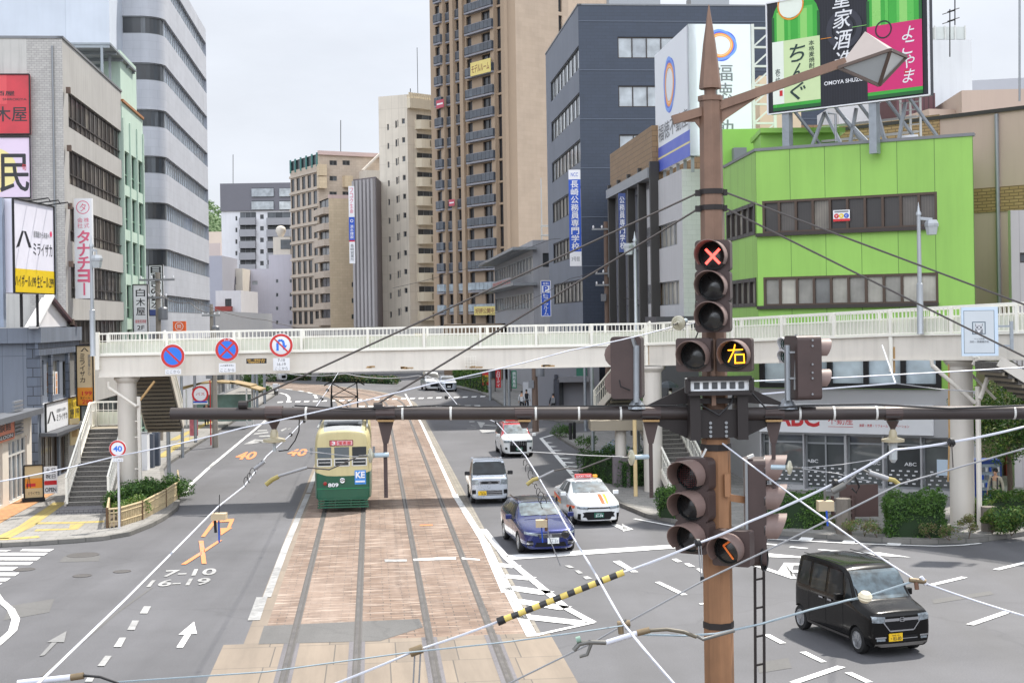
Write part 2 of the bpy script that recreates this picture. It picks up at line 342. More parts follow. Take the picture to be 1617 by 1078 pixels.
def settmat():
 """worn stone setts laid across the track: every stone its own tone, pale worn joints, dark oily and pale scraped patches"""
 m, nt, b = newmat('sett_paving'); L = nt.links.new; tc = nd(nt, 'ShaderNodeTexCoord')
 def mixer(f, a, bb): x = nd(nt, 'ShaderNodeMix', data_type='RGBA'); L(f, x.inputs[0]); [L(v, x.inputs[k]) if not isinstance(v, tuple) else setattr(x.inputs[k], 'default_value', (*v, 1)) for k, v in ((6, a), (7, bb))]; return x.outputs[2]
 def noise(sc, det, scale, lo, hi, rough=.65): p = nd(nt, 'ShaderNodeMapping'); p.inputs['Scale'].default_value = scale; L(tc.outputs['UV'], p.inputs[0]); n = nd(nt, 'ShaderNodeTexNoise', i_Scale=sc, i_Detail=det, i_Roughness=rough); L(p.outputs[0], n.inputs['Vector']); r = nd(nt, 'ShaderNodeMapRange', i_1=lo, i_2=hi, i_3=0., i_4=1.); L(n.outputs['Fac'], r.inputs[0]); return r.outputs[0]
 wob = nd(nt, 'ShaderNodeTexNoise', i_Scale=1.3, i_Detail=3.); L(tc.outputs['UV'], wob.inputs['Vector']); vs = nd(nt, 'ShaderNodeVectorMath', operation='SCALE'); vs.inputs['Scale'].default_value = .1; L(wob.outputs['Color'], vs.inputs[0]); av = nd(nt, 'ShaderNodeVectorMath', operation='ADD'); L(tc.outputs['UV'], av.inputs[0]); L(vs.outputs[0], av.inputs[1])
 br = nd(nt, 'ShaderNodeTexBrick', offset=.37)
 for k, v in (('Color1', (.2, .135, .097, 1)), ('Color2', (.125, .082, .06, 1)), ('Mortar', (.075, .06, .05, 1)), ('Scale', 1.), ('Mortar Size', .014), ('Brick Width', .52), ('Row Height', .21), ('Mortar Smooth', .3)): br.inputs[k].default_value = v
 L(av.outputs[0], br.inputs['Vector'])
 c = mixer(noise(1., 6., (.5, .12, 1), .45, .72), br.outputs['Color'], (.27, .205, .165))
 c = mixer(noise(2.2, 5., (.35, 2.4, 1), .53, .66), c, (.36, .29, .24)); c = mixer(noise(3.1, 4., (.22, 3.2, 1), .6, .74), c, (.12, .082, .062))
 c = mixer(noise(.5, 6., (.9, .35, 1), .56, .85), c, (.12, .088, .07))
 pale = noise(3., 6., (.6, 5., 1), .6, .7); gate = noise(.4, 3., (1, .5, 1), .45, .62); mu = nd(nt, 'ShaderNodeMath', operation='MULTIPLY'); L(pale, mu.inputs[0]); L(gate, mu.inputs[1]); c = mixer(mu.outputs[0], c, (.5, .45, .4))
 L(c, b.inputs['Base Color']); b.inputs['Roughness'].default_value = .8
 bp = nd(nt, 'ShaderNodeBump', i_Strength=.4, i_Distance=.012, invert=True); L(br.outputs['Fac'], bp.inputs['Height']); L(bp.outputs[0], b.inputs['Normal']); return m
ASPH = asphaltmat('asphalt', (.088, .088, .095)); ASPH2 = asphaltmat('asphalt_patch', (.1, .098, .096), 3.)
ASPH3 = asphaltmat('rail_strip_grey', (.125, .118, .127), 7.); WHITE = paintmat('road_paint_white', (.68, .68, .67), .42); WORN = paintmat('road_paint_worn', (.36, .36, .355), 1.0); FAINT = paintmat('road_paint_faint', (.17, .17, .17), .8); ORANGE = paintmat('road_paint_orange', (.62, .21, .075), .35)
SETT = settmat()
SETTE = tilemat('sett_edge', (.27, .245, .205), (.2, .18, .155), (.13, .12, .1), .3, .22, rough=.85, msize=.02)
SLAB = tilemat('stone_slab', (.225, .182, .14), (.185, .152, .12), (.1, .088, .075), 1.35, 1.9, rough=.8, msize=.014, streak=.3, offset=.1)
PAVE = tilemat('pavement_tile', (.26, .25, .235), (.2, .195, .185), (.14, .133, .125), .6, .3, rough=.85, msize=.012, streak=.2)
TACT = tilemat('tactile_yellow', (.40, .31, .09), (.34, .27, .09), (.26, .21, .09), .3, .3, rough=.8, msize=.02, offset=0.)
KERB = tilemat('kerb_stone', (.19, .18, .165), (.14, .135, .125), (.1, .1, .09), .9, .5, rough=.85, msize=.02, streak=.35)
STEEL = mat('rail_steel', (.16, .15, .145), .45, .25, 3., .7)
RAILDARK = mat('rail_groove', (.07, .065, .06), .7, .2, 3.)
SOIL = mat('planting_soil', (.12, .095, .07), .95, .35, 2., bump=.6)
g = MB(); g.face([(-1500, -60, -.03), (1500, -60, -.03), (1500, 3000, -.03), (-1500, 3000, -.03)], mat('far_ground', (.13, .125, .115), .9, .2, .05))
tag(g.build('ground'), kind='structure')
g = MB(); g.face([(-70, 4, 0), (70, 4, 0), (70, 230, 0), (-70, 230, 0)], ASPH); tag(g.build('road'), kind='structure')
PATH = [ST(.42, t) for t in range(6, 124, 3)]
hd = math.atan2(DD.y, DD.x); pt = PATH[-1].copy()
for i in range(48):
 hd += R(1.15 if i < 40 else .4); pt = pt + V((math.cos(hd), math.sin(hd), 0)) * 2; PATH.append(pt.copy())
def pdir(i):
 a, b = PATH[max(i - 1, 0)], PATH[min(i + 1, len(PATH) - 1)]; return (b - a).normalized()
def ribbon(mb, s0, s1, z, m, i0=0, i1=None, thick=0.):
 i1 = len(PATH) - 1 if i1 is None else i1; l = 0
 for i in range(i0, i1):
  a, b = PATH[i], PATH[i + 1]; da, db = pdir(i), pdir(i + 1)
  na, nb = V((da.y, -da.x, 0)), V((db.y, -db.x, 0)); dl = (b - a).length; zz = V((0, 0, z))
  q = [a + na * s0 + zz, a + na * s1 + zz, b + nb * s1 + zz, b + nb * s0 + zz]
  mb.face(q, m, [(s0, l), (s1, l), (s1, l + dl), (s0, l + dl)]); l += dl
g = MB(); k0 = 9
ribbon(g, -3.05, 3.05, .006, SETT, k0)
ribbon(g, -3.45, -3.05, .006, SLAB, k0); ribbon(g, 3.05, 3.4, .006, SETTE, k0)
ribbon(g, -3.9, 3.6, .006, SLAB, 0, k0)
tag(g.build('tram_track_bed'), kind='structure')
g = MB(); q = [G(417, 988), G(662, 977), G(668, 990), G(600, 1012), G(408, 1017)]
g.face([p + V((0, 0, .011)) for p in q], ASPH2)
for s0 in (-2.36, -.87, .78, 2.24):
 ribbon(g, s0 - .17, s0 + .19, .0095, ASPH3, 0, k0)
tag(g.build('track_asphalt_patch'), kind='structure')
g = MB()
for s0 in (-2.36, -.87, .78, 2.24):
 ribbon(g, s0 - .04, s0 + .035, .016, STEEL); ribbon(g, s0 + .035, s0 + .085, .014, RAILDARK); ribbon(g, s0 + .085, s0 + .11, .015, STEEL)
 ribbon(g, s0 - .07, s0 - .04, .0125, RAILDARK)
tag(g.build('tram_rails'), kind='structure')
ZM = .018
def zz(ox, oy, sc): return lambda x, y: G(ox + x / sc, oy + y / sc) + V((0, 0, ZM))
z4, z5, z6 = zz(0, 800, 3.85), zz(380, 780, 3.617), zz(780, 820, 3.85)
zb, zk, z7, zi, zl, zr = zz(230, 500, 4.37), zz(1180, 830, 3.70), zz(720, 640, 4.147), zz(840, 540, 4.31), zz(380, 580, 5.39), zz(640, 570, 5.39)
px = zz(0, 0, 1)
def poly(mb, f, pts, m): 
 q = [f(*p) for p in pts]
 n = V((0, 0, 0))
 for i in range(len(q)): n += q[i].cross(q[(i + 1) % len(q)])
 mb.face(q if n.z > 0 else q[::-1], m)
def stripe(mb, f, pts, w, m, dz=0.):
 q = [f(*p) if f else V(p) for p in pts]
 for i in range(len(q)):
  q[i] = q[i] + V((0, 0, dz))
 L_, R_ = [], []
 for i, p in enumerate(q):
  d = (q[min(i + 1, len(q) - 1)] - q[max(i - 1, 0)]); d.z = 0; d.normalize(); n = V((d.y, -d.x, 0)) * w / 2
  L_.append(p - n); R_.append(p + n)
 for i in range(len(q) - 1): mb.face([L_[i], R_[i], R_[i + 1], L_[i + 1]][::1], m)
g = MB()
stripe(g, zb, [(830, 715), (435, 1045)], .17, WHITE); stripe(g, px, [(340, 729.5), (300, 766), (291, 782)], .17, WHITE)
stripe(g, px, [(-12, 930), (0, 948), (17, 962), (25, 978), (20, 996), (0, 1014), (-20, 1030)], .2, WHITE)
for q in ([(875, 607), (918, 607), (895, 650), (850, 650)], [(805, 693), (846, 693), (818, 750), (773, 750)], [(727, 797), (767, 797), (736, 854), (690, 854)], [(640, 908), (680, 908), (635, 970), (592, 970)], [(535, 1035), (578, 1035), (560, 1065), (515, 1065)]): poly(g, z4, q, WORN)
poly(g, z4, [(1180, 700), (1197, 773), (1085, 780)], WHITE); poly(g, z4, [(1125, 776), (1163, 774), (1112, 857), (1072, 857)], WHITE)
poly(g, z4, [(405, 757), (390, 825), (285, 825)], FAINT); poly(g, z4, [(315, 827), (345, 827), (270, 905), (240, 910)], FAINT)
gtext(g, '16-19', z4(888, 490), z4(1268, 474), z4(1287, 432), z4(925, 447), WORN, .02)
gtext(g, '7-10', z4(985, 428), z4(1308, 415), z4(1322, 374), z4(1012, 388), WORN, .02)
for q in ([(25, 655), (95, 652), (265, 622), (120, 612)], [(110, 635), (240, 645), (255, 632), (130, 622)], [(150, 595), (250, 590), (250, 578), (160, 582)], [(108, 575), (235, 560), (235, 548), (120, 560)], [(140, 545), (225, 540), (225, 532), (150, 536)], [(340, 535), (385, 515), (395, 522), (350, 545)], [(400, 525), (425, 515), (425, 522), (405, 530)]): poly(g, zl, q, WORN)
for q in ([(630, 585), (760, 590), (790, 612), (655, 613)], [(545, 512), (590, 512), (590, 520), (545, 522)], [(660, 540), (770, 548), (770, 556), (660, 548)], [(610, 515), (680, 525), (650, 572), (640, 568)], [(560, 545), (610, 558), (560, 550)], [(525, 575), (605, 571), (605, 577), (525, 579)]): poly(g, zr, q, WORN)
stripe(g, z5, [(75, 722), (122, 590)], .3, WORN); stripe(g, z5, [(150, 590), (258, 300), (385, 0)], .22, WORN); stripe(g, px, [(487, 778), (540, 640)], .2, WORN)
stripe(g, z5, [(1220, 0), (1370, 240), (1400, 290)], .24, WHITE); stripe(g, px, [(717, 780), (667, 672), (640, 622)], .16, WHITE)
stripe(g, z5, [(1395, 280), (1519, 562)], .28, WHITE); stripe(g, z6, [(0, 265), (232, 712)], .26, WHITE)
stripe(g, z6, [(-65, 60), (80, 240), (440, 540), (600, 628)], .22, WHITE); stripe(g, z6, [(600, 628), (240, 708)], .16, WHITE)
for a, b, w in (((10, 275), (140, 290), .5), ((50, 345), (235, 362), .5), ((85, 415), (330, 450), .55), ((125, 495), (440, 542), .5), ((165, 590), (540, 632), .5)): stripe(g, z6, [a, b], w, WHITE)
poly(g, px, [(796, 877), (1066, 860), (1110, 857), (1110, 863), (806, 884)], WHITE)
for q in ([(722, 257), (765, 252), (878, 322), (835, 322)], [(978, 383), (1010, 380), (1178, 460), (1140, 462)], [(1080, 243), (1110, 240), (1145, 258), (1115, 262)], [(1155, 270), (1185, 268), (1222, 288), (1190, 290)], [(1230, 302), (1255, 298), (1290, 322), (1262, 328)], [(1245, 513), (1280, 509), (1290, 516), (1255, 519)]): poly(g, z6, q, WHITE)
for q in ([(430, 282), (460, 280), (490, 295), (460, 297)], [(490, 312), (515, 310), (542, 328), (515, 331)], [(540, 350), (570, 346), (600, 362), (560, 366)]): poly(g, z6, q, WORN)
poly(g, px, [(966, 829), (975, 828), (999, 836), (985, 838)], WHITE); poly(g, px, [(982, 827), (1000, 836), (984, 839)], WHITE)
stripe(g, px, [(880, 788), (900, 797)], .12, WHITE)
stripe(g, zi, [(145, 632), (62, 655), (300, 930)], .22, WHITE)
for i in range(9):
 y = 683 + i * 27; x = 62 + (y - 655) * .866; stripe(g, zi, [(x, y), (x + 42 + i * 8, y + 4)], .4, WHITE)
for q in ([(335, 48), (410, 48), (375, 88), (298, 84)], [(580, 68), (640, 65), (625, 108), (548, 103)], [(830, 92), (910, 95), (890, 118), (808, 115)]): poly(g, zk, q, WHITE)
stripe(g, zk, [(-660, -40), (-300, 28), (105, 78), (640, 105), (1100, 120), (1250, 115), (1365, 103)], .14, WHITE)
for a, b in (((95, 106), (182, 114)), ((250, 124), (350, 134)), ((415, 140), (560, 152))): stripe(g, zk, [a, b], .18, WHITE)
poly(g, zk, [(590, 153), (780, 158), (955, 186), (760, 176)], WHITE); poly(g, zk, [(103, 160), (325, 182), (325, 190), (100, 183)], WHITE)
poly(g, zk, [(215, 218), (320, 220), (320, 232), (270, 232), (262, 260), (312, 260), (312, 275), (255, 275), (258, 300), (296, 312), (180, 268)], WHITE)
stripe(g, zk, [(0, 210), (60, 236), (280, 310)], .2, WHITE)
for a, b in (((1452, 258), (1640, 212)), ((1065, 350), (1270, 301)), ((1300, 580), (1525, 502)), ((268, 920), (550, 824))): stripe(g, zk, [a, b], .2, WHITE)
for q in ([(90, 637), (130, 635), (228, 687), (190, 690)], [(305, 740), (345, 737), (465, 797), (430, 800)], [(568, 860), (610, 857), (735, 915), (690, 918)], [(790, 960), (835, 955), (960, 1020), (920, 1025)]): poly(g, zk, q, WHITE)
poly(g, z5, [(820, 374), (950, 374), (950, 386), (825, 389)], WORN); poly(g, z5, [(985, 372), (1120, 364), (1230, 362), (1230, 374), (990, 382)], WHITE); poly(g, z5, [(1262, 363), (1365, 372), (1368, 380), (1265, 373)], WHITE)
poly(g, z5, [(1022, 176), (1095, 174), (1097, 180), (1025, 182)], ORANGE)
stripe(g, zl, [(335, 218), (385, 230), (412, 255), (410, 282), (395, 292)], .25, WHITE)
for a, b in (((385, 184), (440, 190)), ((495, 198), (535, 206)), ((570, 212), (605, 222)), ((625, 232), (642, 244)), ((640, 250), (645, 262))): stripe(g, zl, [a, b], .3, WHITE)
tag(g.build('road_marking'), kind='structure')
g = MB(); stripe(g, z4, [(925, 490), (700, 650), (430, 880), (250, 1030)], .07, ASPH2, -.012)
for q in ([(390, 300), (610, 296), (600, 330), (360, 336)], [(60, 600), (330, 560), (300, 640), (20, 690)]): poly(g, lambda x, y: z4(x, y) - V((0, 0, .012)), q, ASPH2)
for q in ([(1080, 430), (1420, 380), (1440, 400), (1090, 455)], [(60, 800), (240, 770), (260, 830), (70, 860)]): poly(g, lambda x, y: zk(x, y) - V((0, 0, .012)), q, ASPH2)
tag(g.build('road_repair_patch'), kind='structure')
g = MB()
poly(g, z4, [(1208, 208), (1237, 208), (1255, 348), (1227, 348)], ORANGE); poly(g, z4, [(1330, 204), (1352, 204), (1240, 280), (1240, 262)], ORANGE); poly(g, z4, [(1225, 272), (1228, 290), (1130, 352), (1100, 352)], ORANGE)
poly(g, z4, [(1290, 92), (1315, 92), (1245, 184), (1222, 184)], ORANGE); poly(g, z4, [(1300, 78), (1425, 74), (1418, 92), (1290, 96)], ORANGE); poly(g, z4, [(1395, 92), (1418, 92), (1400, 130), (1380, 132)], ORANGE); poly(g, z4, [(1340, 132), (1413, 128), (1342, 176)], ORANGE)
gtext(g, '40', zb(605, 988), zb(745, 985), zb(780, 930), zb(650, 935), ORANGE, .03); gtext(g, '40', zb(965, 962), zb(1100, 962), zb(1125, 912), zb(1005, 914), ORANGE, .03)
g.v = [(x, y, z + .002) for x, y, z in g.v]
tag(g.build('orange_road_marking'), kind='structure')
def zebra(name, quads, f):
 g = MB()
 for q in quads: poly(g, f, q, WHITE)
 tag(g.build(name), kind='structure')
zebra('zebra_crossing', [[(120, 271), (140, 258), (330, 258), (303, 272)], [(-90, 264), (70, 264), (40, 272), (-90, 272)], [(-150, 281), (292, 281), (268, 297), (-150, 297)], [(-150, 308), (247, 308), (224, 326), (-150, 326)], [(-150, 338), (202, 338), (178, 355), (-150, 355)], [(-150, 366), (110, 368), (75, 388), (-150, 388)], [(-150, 402), (118, 402), (90, 422), (-150, 422)], [(-150, 435), (65, 435), (35, 454), (-150, 454)], [(-150, 466), (15, 466), (-10, 480), (-150, 480)]], z4)
qa = [[(x, 292 - (x - 310) * .028), (x + 46, 291 - (x - 310) * .028), (x + 34, 301 - (x - 310) * .028), (x - 6, 302 - (x - 310) * .028)] for x in range(318, 2300, 75)]
zebra('zebra_crossing', [q for q in qa if q[0][0] < 2250], lambda x, y: zl(x, y))
qb = [[(x, 327 - (x - 1000) * .004), (x + 50, 327 - (x - 1000) * .004), (x + 50, 337 - (x - 1000) * .004), (x, 337 - (x - 1000) * .004)] for x in range(1005, 2060, 82)]
zebra('zebra_crossing', qb, lambda x, y: zl(x, y))
zebra('zebra_crossing', [[(720 + i * 36, 316 + i * 13), (865, 316 + i * 13), (865, 324 + i * 13), (742 + i * 36, 324 + i * 13)] for i in range(4)], zr)
IRON = mat('cast_iron', (.085, .08, .078), .7, .25, 9., .3, bump=.4)
for i, (x, y, w, lb) in enumerate(((505, 293, 185, 'large round manhole cover nearest the bamboo fence'), (150, 381, 120, 'round manhole cover at the end of the zebra crossing'), (500, 419, 110, 'small round manhole cover in mid lane before the large one'), (742, 393, 105, 'faint grey manhole cover closest to the white contact wire'))):
 c = z4(x, y); r = (z4(x + w / 2, y) - c).length; g = MB(); g.lathe([(r, -.01), (r, .0), (r * .92, .003), (r * .9, -.002), (.001, -.002)], IRON, 24, c - V((0, 0, .005)))
 tag(g.build('manhole_cover', loc=c), lb, 'manhole cover')
def pavement(name, kerb, back, m=PAVE, h=.15):
 """kerb: ground pixels of the kerb foot from far/left to right; back: plan points closing the sheet"""
 k = [G(*p) if not isinstance(p, V) else V(p) for p in kerb]; mb = MB()
 inner = []
 for i, p in enumerate(k):
  d = (k[min(i + 1, len(k) - 1)] - k[max(i - 1, 0)]).normalized(); inner.append(p + V((-d.y, d.x, 0)) * .2)
 l = 0
 for i in range(len(k) - 1):
  a, b, ai, bi = k[i], k[i + 1], inner[i], inner[i + 1]; dl = (b - a).length; Z = V((0, 0, h))
  mb.face([a, b, b + Z, a + Z], KERB, [(l, 0), (l + dl, 0), (l + dl, h), (l, h)]); mb.face([a + Z, b + Z, bi + Z, ai + Z], KERB, [(l, h), (l + dl, h), (l + dl, h + .2), (l, h + .2)]); l += dl
 top = [V((p.x, p.y, h)) for p in inner] + [V((p[0], p[1], h)) for p in back]
 mb.face(top, m, [(p.dot(NN), p.dot(DD)) for p in top])
 return tag(mb.build(name), kind='structure')
LK = [(-60, 872), (0, 864), (60, 861), (120, 857), (165, 853), (205, 846), (240, 832), (262, 820), (280, 806), (284, 796), (262, 762), (258, 745), (264, 736), (312, 703), (372, 665), (410, 641), (432, 627), (440, 618), (436, 612), (415, 606), (380, 602)]
pavement('pavement', LK, [ST(-75, 170), ST(-75, 45)])
RK = [(875, 688), (900, 704), (926, 719), (933, 748), (945, 772), (977, 799), (1020, 817), (1070, 828), (1130, 836), (1200, 843), (1330, 853), (1450, 860), (1545, 857), (1617, 846), (1720, 828)]
pavement('pavement', RK, [V((60, 60, 0)), V((45, 100, 0)), G(1015, 681)])
FK = [(2600, 668), (1150, 668), (985, 669), (905, 668), (840, 661), (812, 655), (806, 650), (800, 645), (780, 632), (768, 626), (757, 621), (735, 616), (712, 612)]
pavement('pavement', FK[::-1], [ST(140, 120), ST(140, 190), ST(8, 190)])
g = MB()
def tact(pts, w): stripe(g, lambda x, y: G(x, y, .15) + V((0, 0, .006)), pts, w, TACT)
zf = lambda x, y: (x / 4.494, 620 + y / 4.494)
for pts, w in (([zf(430, 775), zf(180, 950), zf(0, 1035)], .55), ([zf(260, 925), zf(560, 920), zf(740, 912)], .5), ([zf(250, 975), zf(520, 965), zf(550, 930)], .5), ([(-8, 851), (25, 850), (62, 847)], .5), ([(300, 690), (252, 722)], .5), ([(272, 695), (340, 662)], .5)): tact(pts, w)
for u in range(len(g.f)): g.uv[u] = [(V(p).dot(NN), V(p).dot(DD)) for p in (g.v[a] for a in g.f[u])]
tag(g.build('tactile_paving'), kind='structure')
GL_DARK = glassmat('glass_dark_rooms', [(0, '#22272c'), (.45, '#30363c'), (.7, '#50555a'), (.9, '#181c21')], coat=.55)
GL_SKY = glassmat('glass_painted_sky', [(0, '#7f8d9a'), (.3, '#98a5b0'), (.6, '#6f7d8a'), (.85, '#aab4bc')], .04)  # sky reflection is put into the pane colours
GL_BLIND = glassmat('glass_curtained', [(0, '#9a968c'), (.4, '#aaa69b'), (.7, '#86837c'), (.85, '#6a6a68')], .08, 6., coat=.6)
GL_PALE = glassmat('glass_pale_blind', [(0, '#a9b0b4'), (.5, '#b9bfc1'), (.8, '#9ba2a8')], .08, 5.)
GL_BROWN = glassmat('glass_brown', [(0, '#1d1918'), (.35, '#4c4641'), (.6, '#2a2523'), (.85, '#6c665d')], .05, 3., coat=.5)
FR_DARK = mat('frame_dark_bronze', '#3a3432', .45, .1, 3., .3); FR_ALU = mat('frame_aluminium', '#8e9194', .4, .1, 3., .5); FR_WHITE = mat('frame_white', '#c9c9c6', .5, .1, 3.); FR_BROWN = mat('frame_brown', '#4c3d33', .45, .1, 3., .2)
class Wall:
 def __init__(s, root, A, B, z0, z1, m, depth=.16, name='wall', mrev=None):
  s.root, s.A, s.B, s.z0, s.z1, s.m, s.dep, s.name = root, V((A.x, A.y, 0)), V((B.x, B.y, 0)), z0, z1, m, depth, name
  s.L = (s.B - s.A).length; s.d = (s.B - s.A).normalized(); s.n = V((s.d.y, -s.d.x, 0)); s.holes = []; s.mrev = mrev or m; s.wi = []
 def p(s, u, z, off=0.): return s.A + s.d * u + s.n * off + V((0, 0, z))
 def at(s, px, py):
  r = ray(px, py); k = (s.A - CAM).dot(s.n) / r.dot(s.n); q = CAM + r * k; return ((q - s.A).dot(s.d), q.z)
 def hole(s, u0, u1, z0, z1, cols=2, rows=(1.,), glass=None, frame=None, fw=.06, inset=None, name='window', build=True):
  u0, u1 = max(u0, .02), min(u1, s.L - .02)
  if u1 - u0 < .05: return
  s.holes.append((u0, u1, max(z0, s.z0 + .01), min(z1, s.z1 - .01)))
  if build: s.wi.append((s.holes[-1], cols, rows, glass or GL_DARK, frame or FR_DARK, fw, s.dep if inset is None else inset, name))
 def hpx(s, x0, y0, x1, y1, **k):
  """opening whose outline runs from photo pixel (x0,y0) top left to (x1,y1) bottom right, levelled"""
  u0, zt = s.at(x0, y0); u1, _ = s.at(x1, y1); zb = s.at(x0, y1)[1] if k.pop('square', True) else s.at(x1, y1)[1]
  s.hole(min(u0, u1), max(u0, u1), zb, zt, **k)
 def commit(s, parent=None):
  mb = MB(); par = parent or s.root
  us = sorted({0., s.L, *[h[0] for h in s.holes], *[h[1] for h in s.holes]}); zs = sorted({s.z0, s.z1, *[h[2] for h in s.holes], *[h[3] for h in s.holes]})
  for i in range(len(us) - 1):
   j = 0
   while j < len(zs) - 1:
    um = (us[i] + us[i + 1]) / 2
    inside = lambda jj: any(h[0] < um < h[1] and h[2] < (zs[jj] + zs[jj + 1]) / 2 < h[3] for h in s.holes)
    if us[i + 1] - us[i] < 1e-5 or inside(j): j += 1; continue
    k = j
    while k + 1 < len(zs) - 1 and not inside(k + 1): k += 1
    a, b, c, d = us[i], us[i + 1], zs[j], zs[k + 1]
    mb.face([s.p(a, c), s.p(b, c), s.p(b, d), s.p(a, d)], s.m, [(a, c), (b, c), (b, d), (a, d)]); j = k + 1
  for (a, b, c, d) in s.holes:
   for q, uvq in (([s.p(a, c), s.p(a, d), s.p(a, d, -s.dep), s.p(a, c, -s.dep)], 0), ([s.p(b, d), s.p(b, c), s.p(b, c, -s.dep), s.p(b, d, -s.dep)], 0), ([s.p(b, c), s.p(a, c), s.p(a, c, -s.dep), s.p(b, c, -s.dep)], 0), ([s.p(a, d), s.p(b, d), s.p(b, d, -s.dep), s.p(a, d, -s.dep)], 0)):
    mb.face(q, s.mrev, [(0, 0), (.3, 0), (.3, .3), (0, .3)])
  w = mb.build(s.name, par)
  for h, cols, rows, gl, fr, fw, ins, nm in s.wi: s.window(par, h, cols, rows, gl, fr, fw, ins, nm)
  return w
 def window(s, par, h, cols, rows, gl, fr, fw, ins, nm):
  a, b, c, d = h; mb = MB(); fb = MB(); o = -ins
  tot = sum(rows); zr = [c]
  for r in rows: zr.append(zr[-1] + (d - c) * r / tot)
  cu = [a + (b - a) * i / cols for i in range(cols + 1)]
  for i in range(cols):
   for j in range(len(rows)):
    q = (cu[i], cu[i + 1], zr[j], zr[j + 1]); mb.face([s.p(q[0], q[2], o), s.p(q[1], q[2], o), s.p(q[1], q[3], o), s.p(q[0], q[3], o)], gl, [(q[0], q[2]), (q[1], q[2]), (q[1], q[3]), (q[0], q[3])])
  w = mb.build(nm, par)
  if fr is False: return
  o += .02 + fw * .4; hw = fw / 2
  for i, u in enumerate(cu):
   uu = min(max(u, a + hw), b - hw); fb.obox(s.p(uu, (c + d) / 2, o), s.d * hw, s.n * fw * .4, V((0, 0, (d - c) / 2)), fr)
  for j, z in enumerate(zr):
   zz_ = min(max(z, c + hw), d - hw)
   for i in range(cols): fb.obox(s.p((cu[i] + cu[i + 1]) / 2, zz_, o - .004), s.d * max(.01, (cu[i + 1] - cu[i]) / 2 - hw), s.n * fw * .38, V((0, 0, hw)), fr)
  fb.build('frame', w)
def building(name, label, pts, z1, m, back, cat='building', group=None, z0=-.02, mside=None, mroof=None, depth=.16, coping=.0):
 pts = [V((p.x, p.y, 0)) for p in pts]; back = V(back)
 c = sum(pts, V((0, 0, 0))) / len(pts)
 root = thing(name, label, cat, c, 0, group)
 ms = m if isinstance(m, (list, tuple)) else [m] * (len(pts) - 1)
 W = [Wall(root, pts[i], pts[i + 1], z0, z1, ms[i], depth) for i in range(len(pts) - 1)]
 mb = MB(); q0, q1 = pts[-1] + back, pts[0] + back; md = mside or ms[-1]
 for a, b in ((pts[-1], q1 if False else pts[-1] + back), (pts[-1] + back, pts[0] + back), (pts[0] + back, pts[0])):
  mb.face([a + V((0, 0, z0)), b + V((0, 0, z0)), b + V((0, 0, z1)), a + V((0, 0, z1))], md, [(0, z0), ((b - a).length, z0), ((b - a).length, z1), (0, z1)])
 mb.build('wall', root)
 mb = MB(); poly_ = pts + [pts[-1] + back, pts[0] + back]
 mb.face([p + V((0, 0, z1 - (.01 if not coping else .25))) for p in poly_], mroof or mat('roof_grey', '#8b8a88', .8, .2, .4))
 mb.build('roof', root)
 if coping:
  mb = MB()
  for w in W: mb.obox(w.p(w.L / 2, z1 + .03, -coping / 2 + .05), w.d * (w.L / 2 + .05), w.n * coping / 2, V((0, 0, .06)), mat('coping_metal', '#77797c', .5, .15, 2., .4))
  mb.build('coping', root)
 return root, W
def rectpx(wall, x0, y0, x1, y1, off=.05):
 """(origin, x, y, w, h) of a board on / off a wall between two photo pixels"""
 u0, zt = wall.at(x0, y0); u1, zb = wall.at(x1, y1); return wall.p(u0, zb, off), wall.d, V((0, 0, 1)), u1 - u0, zt - zb
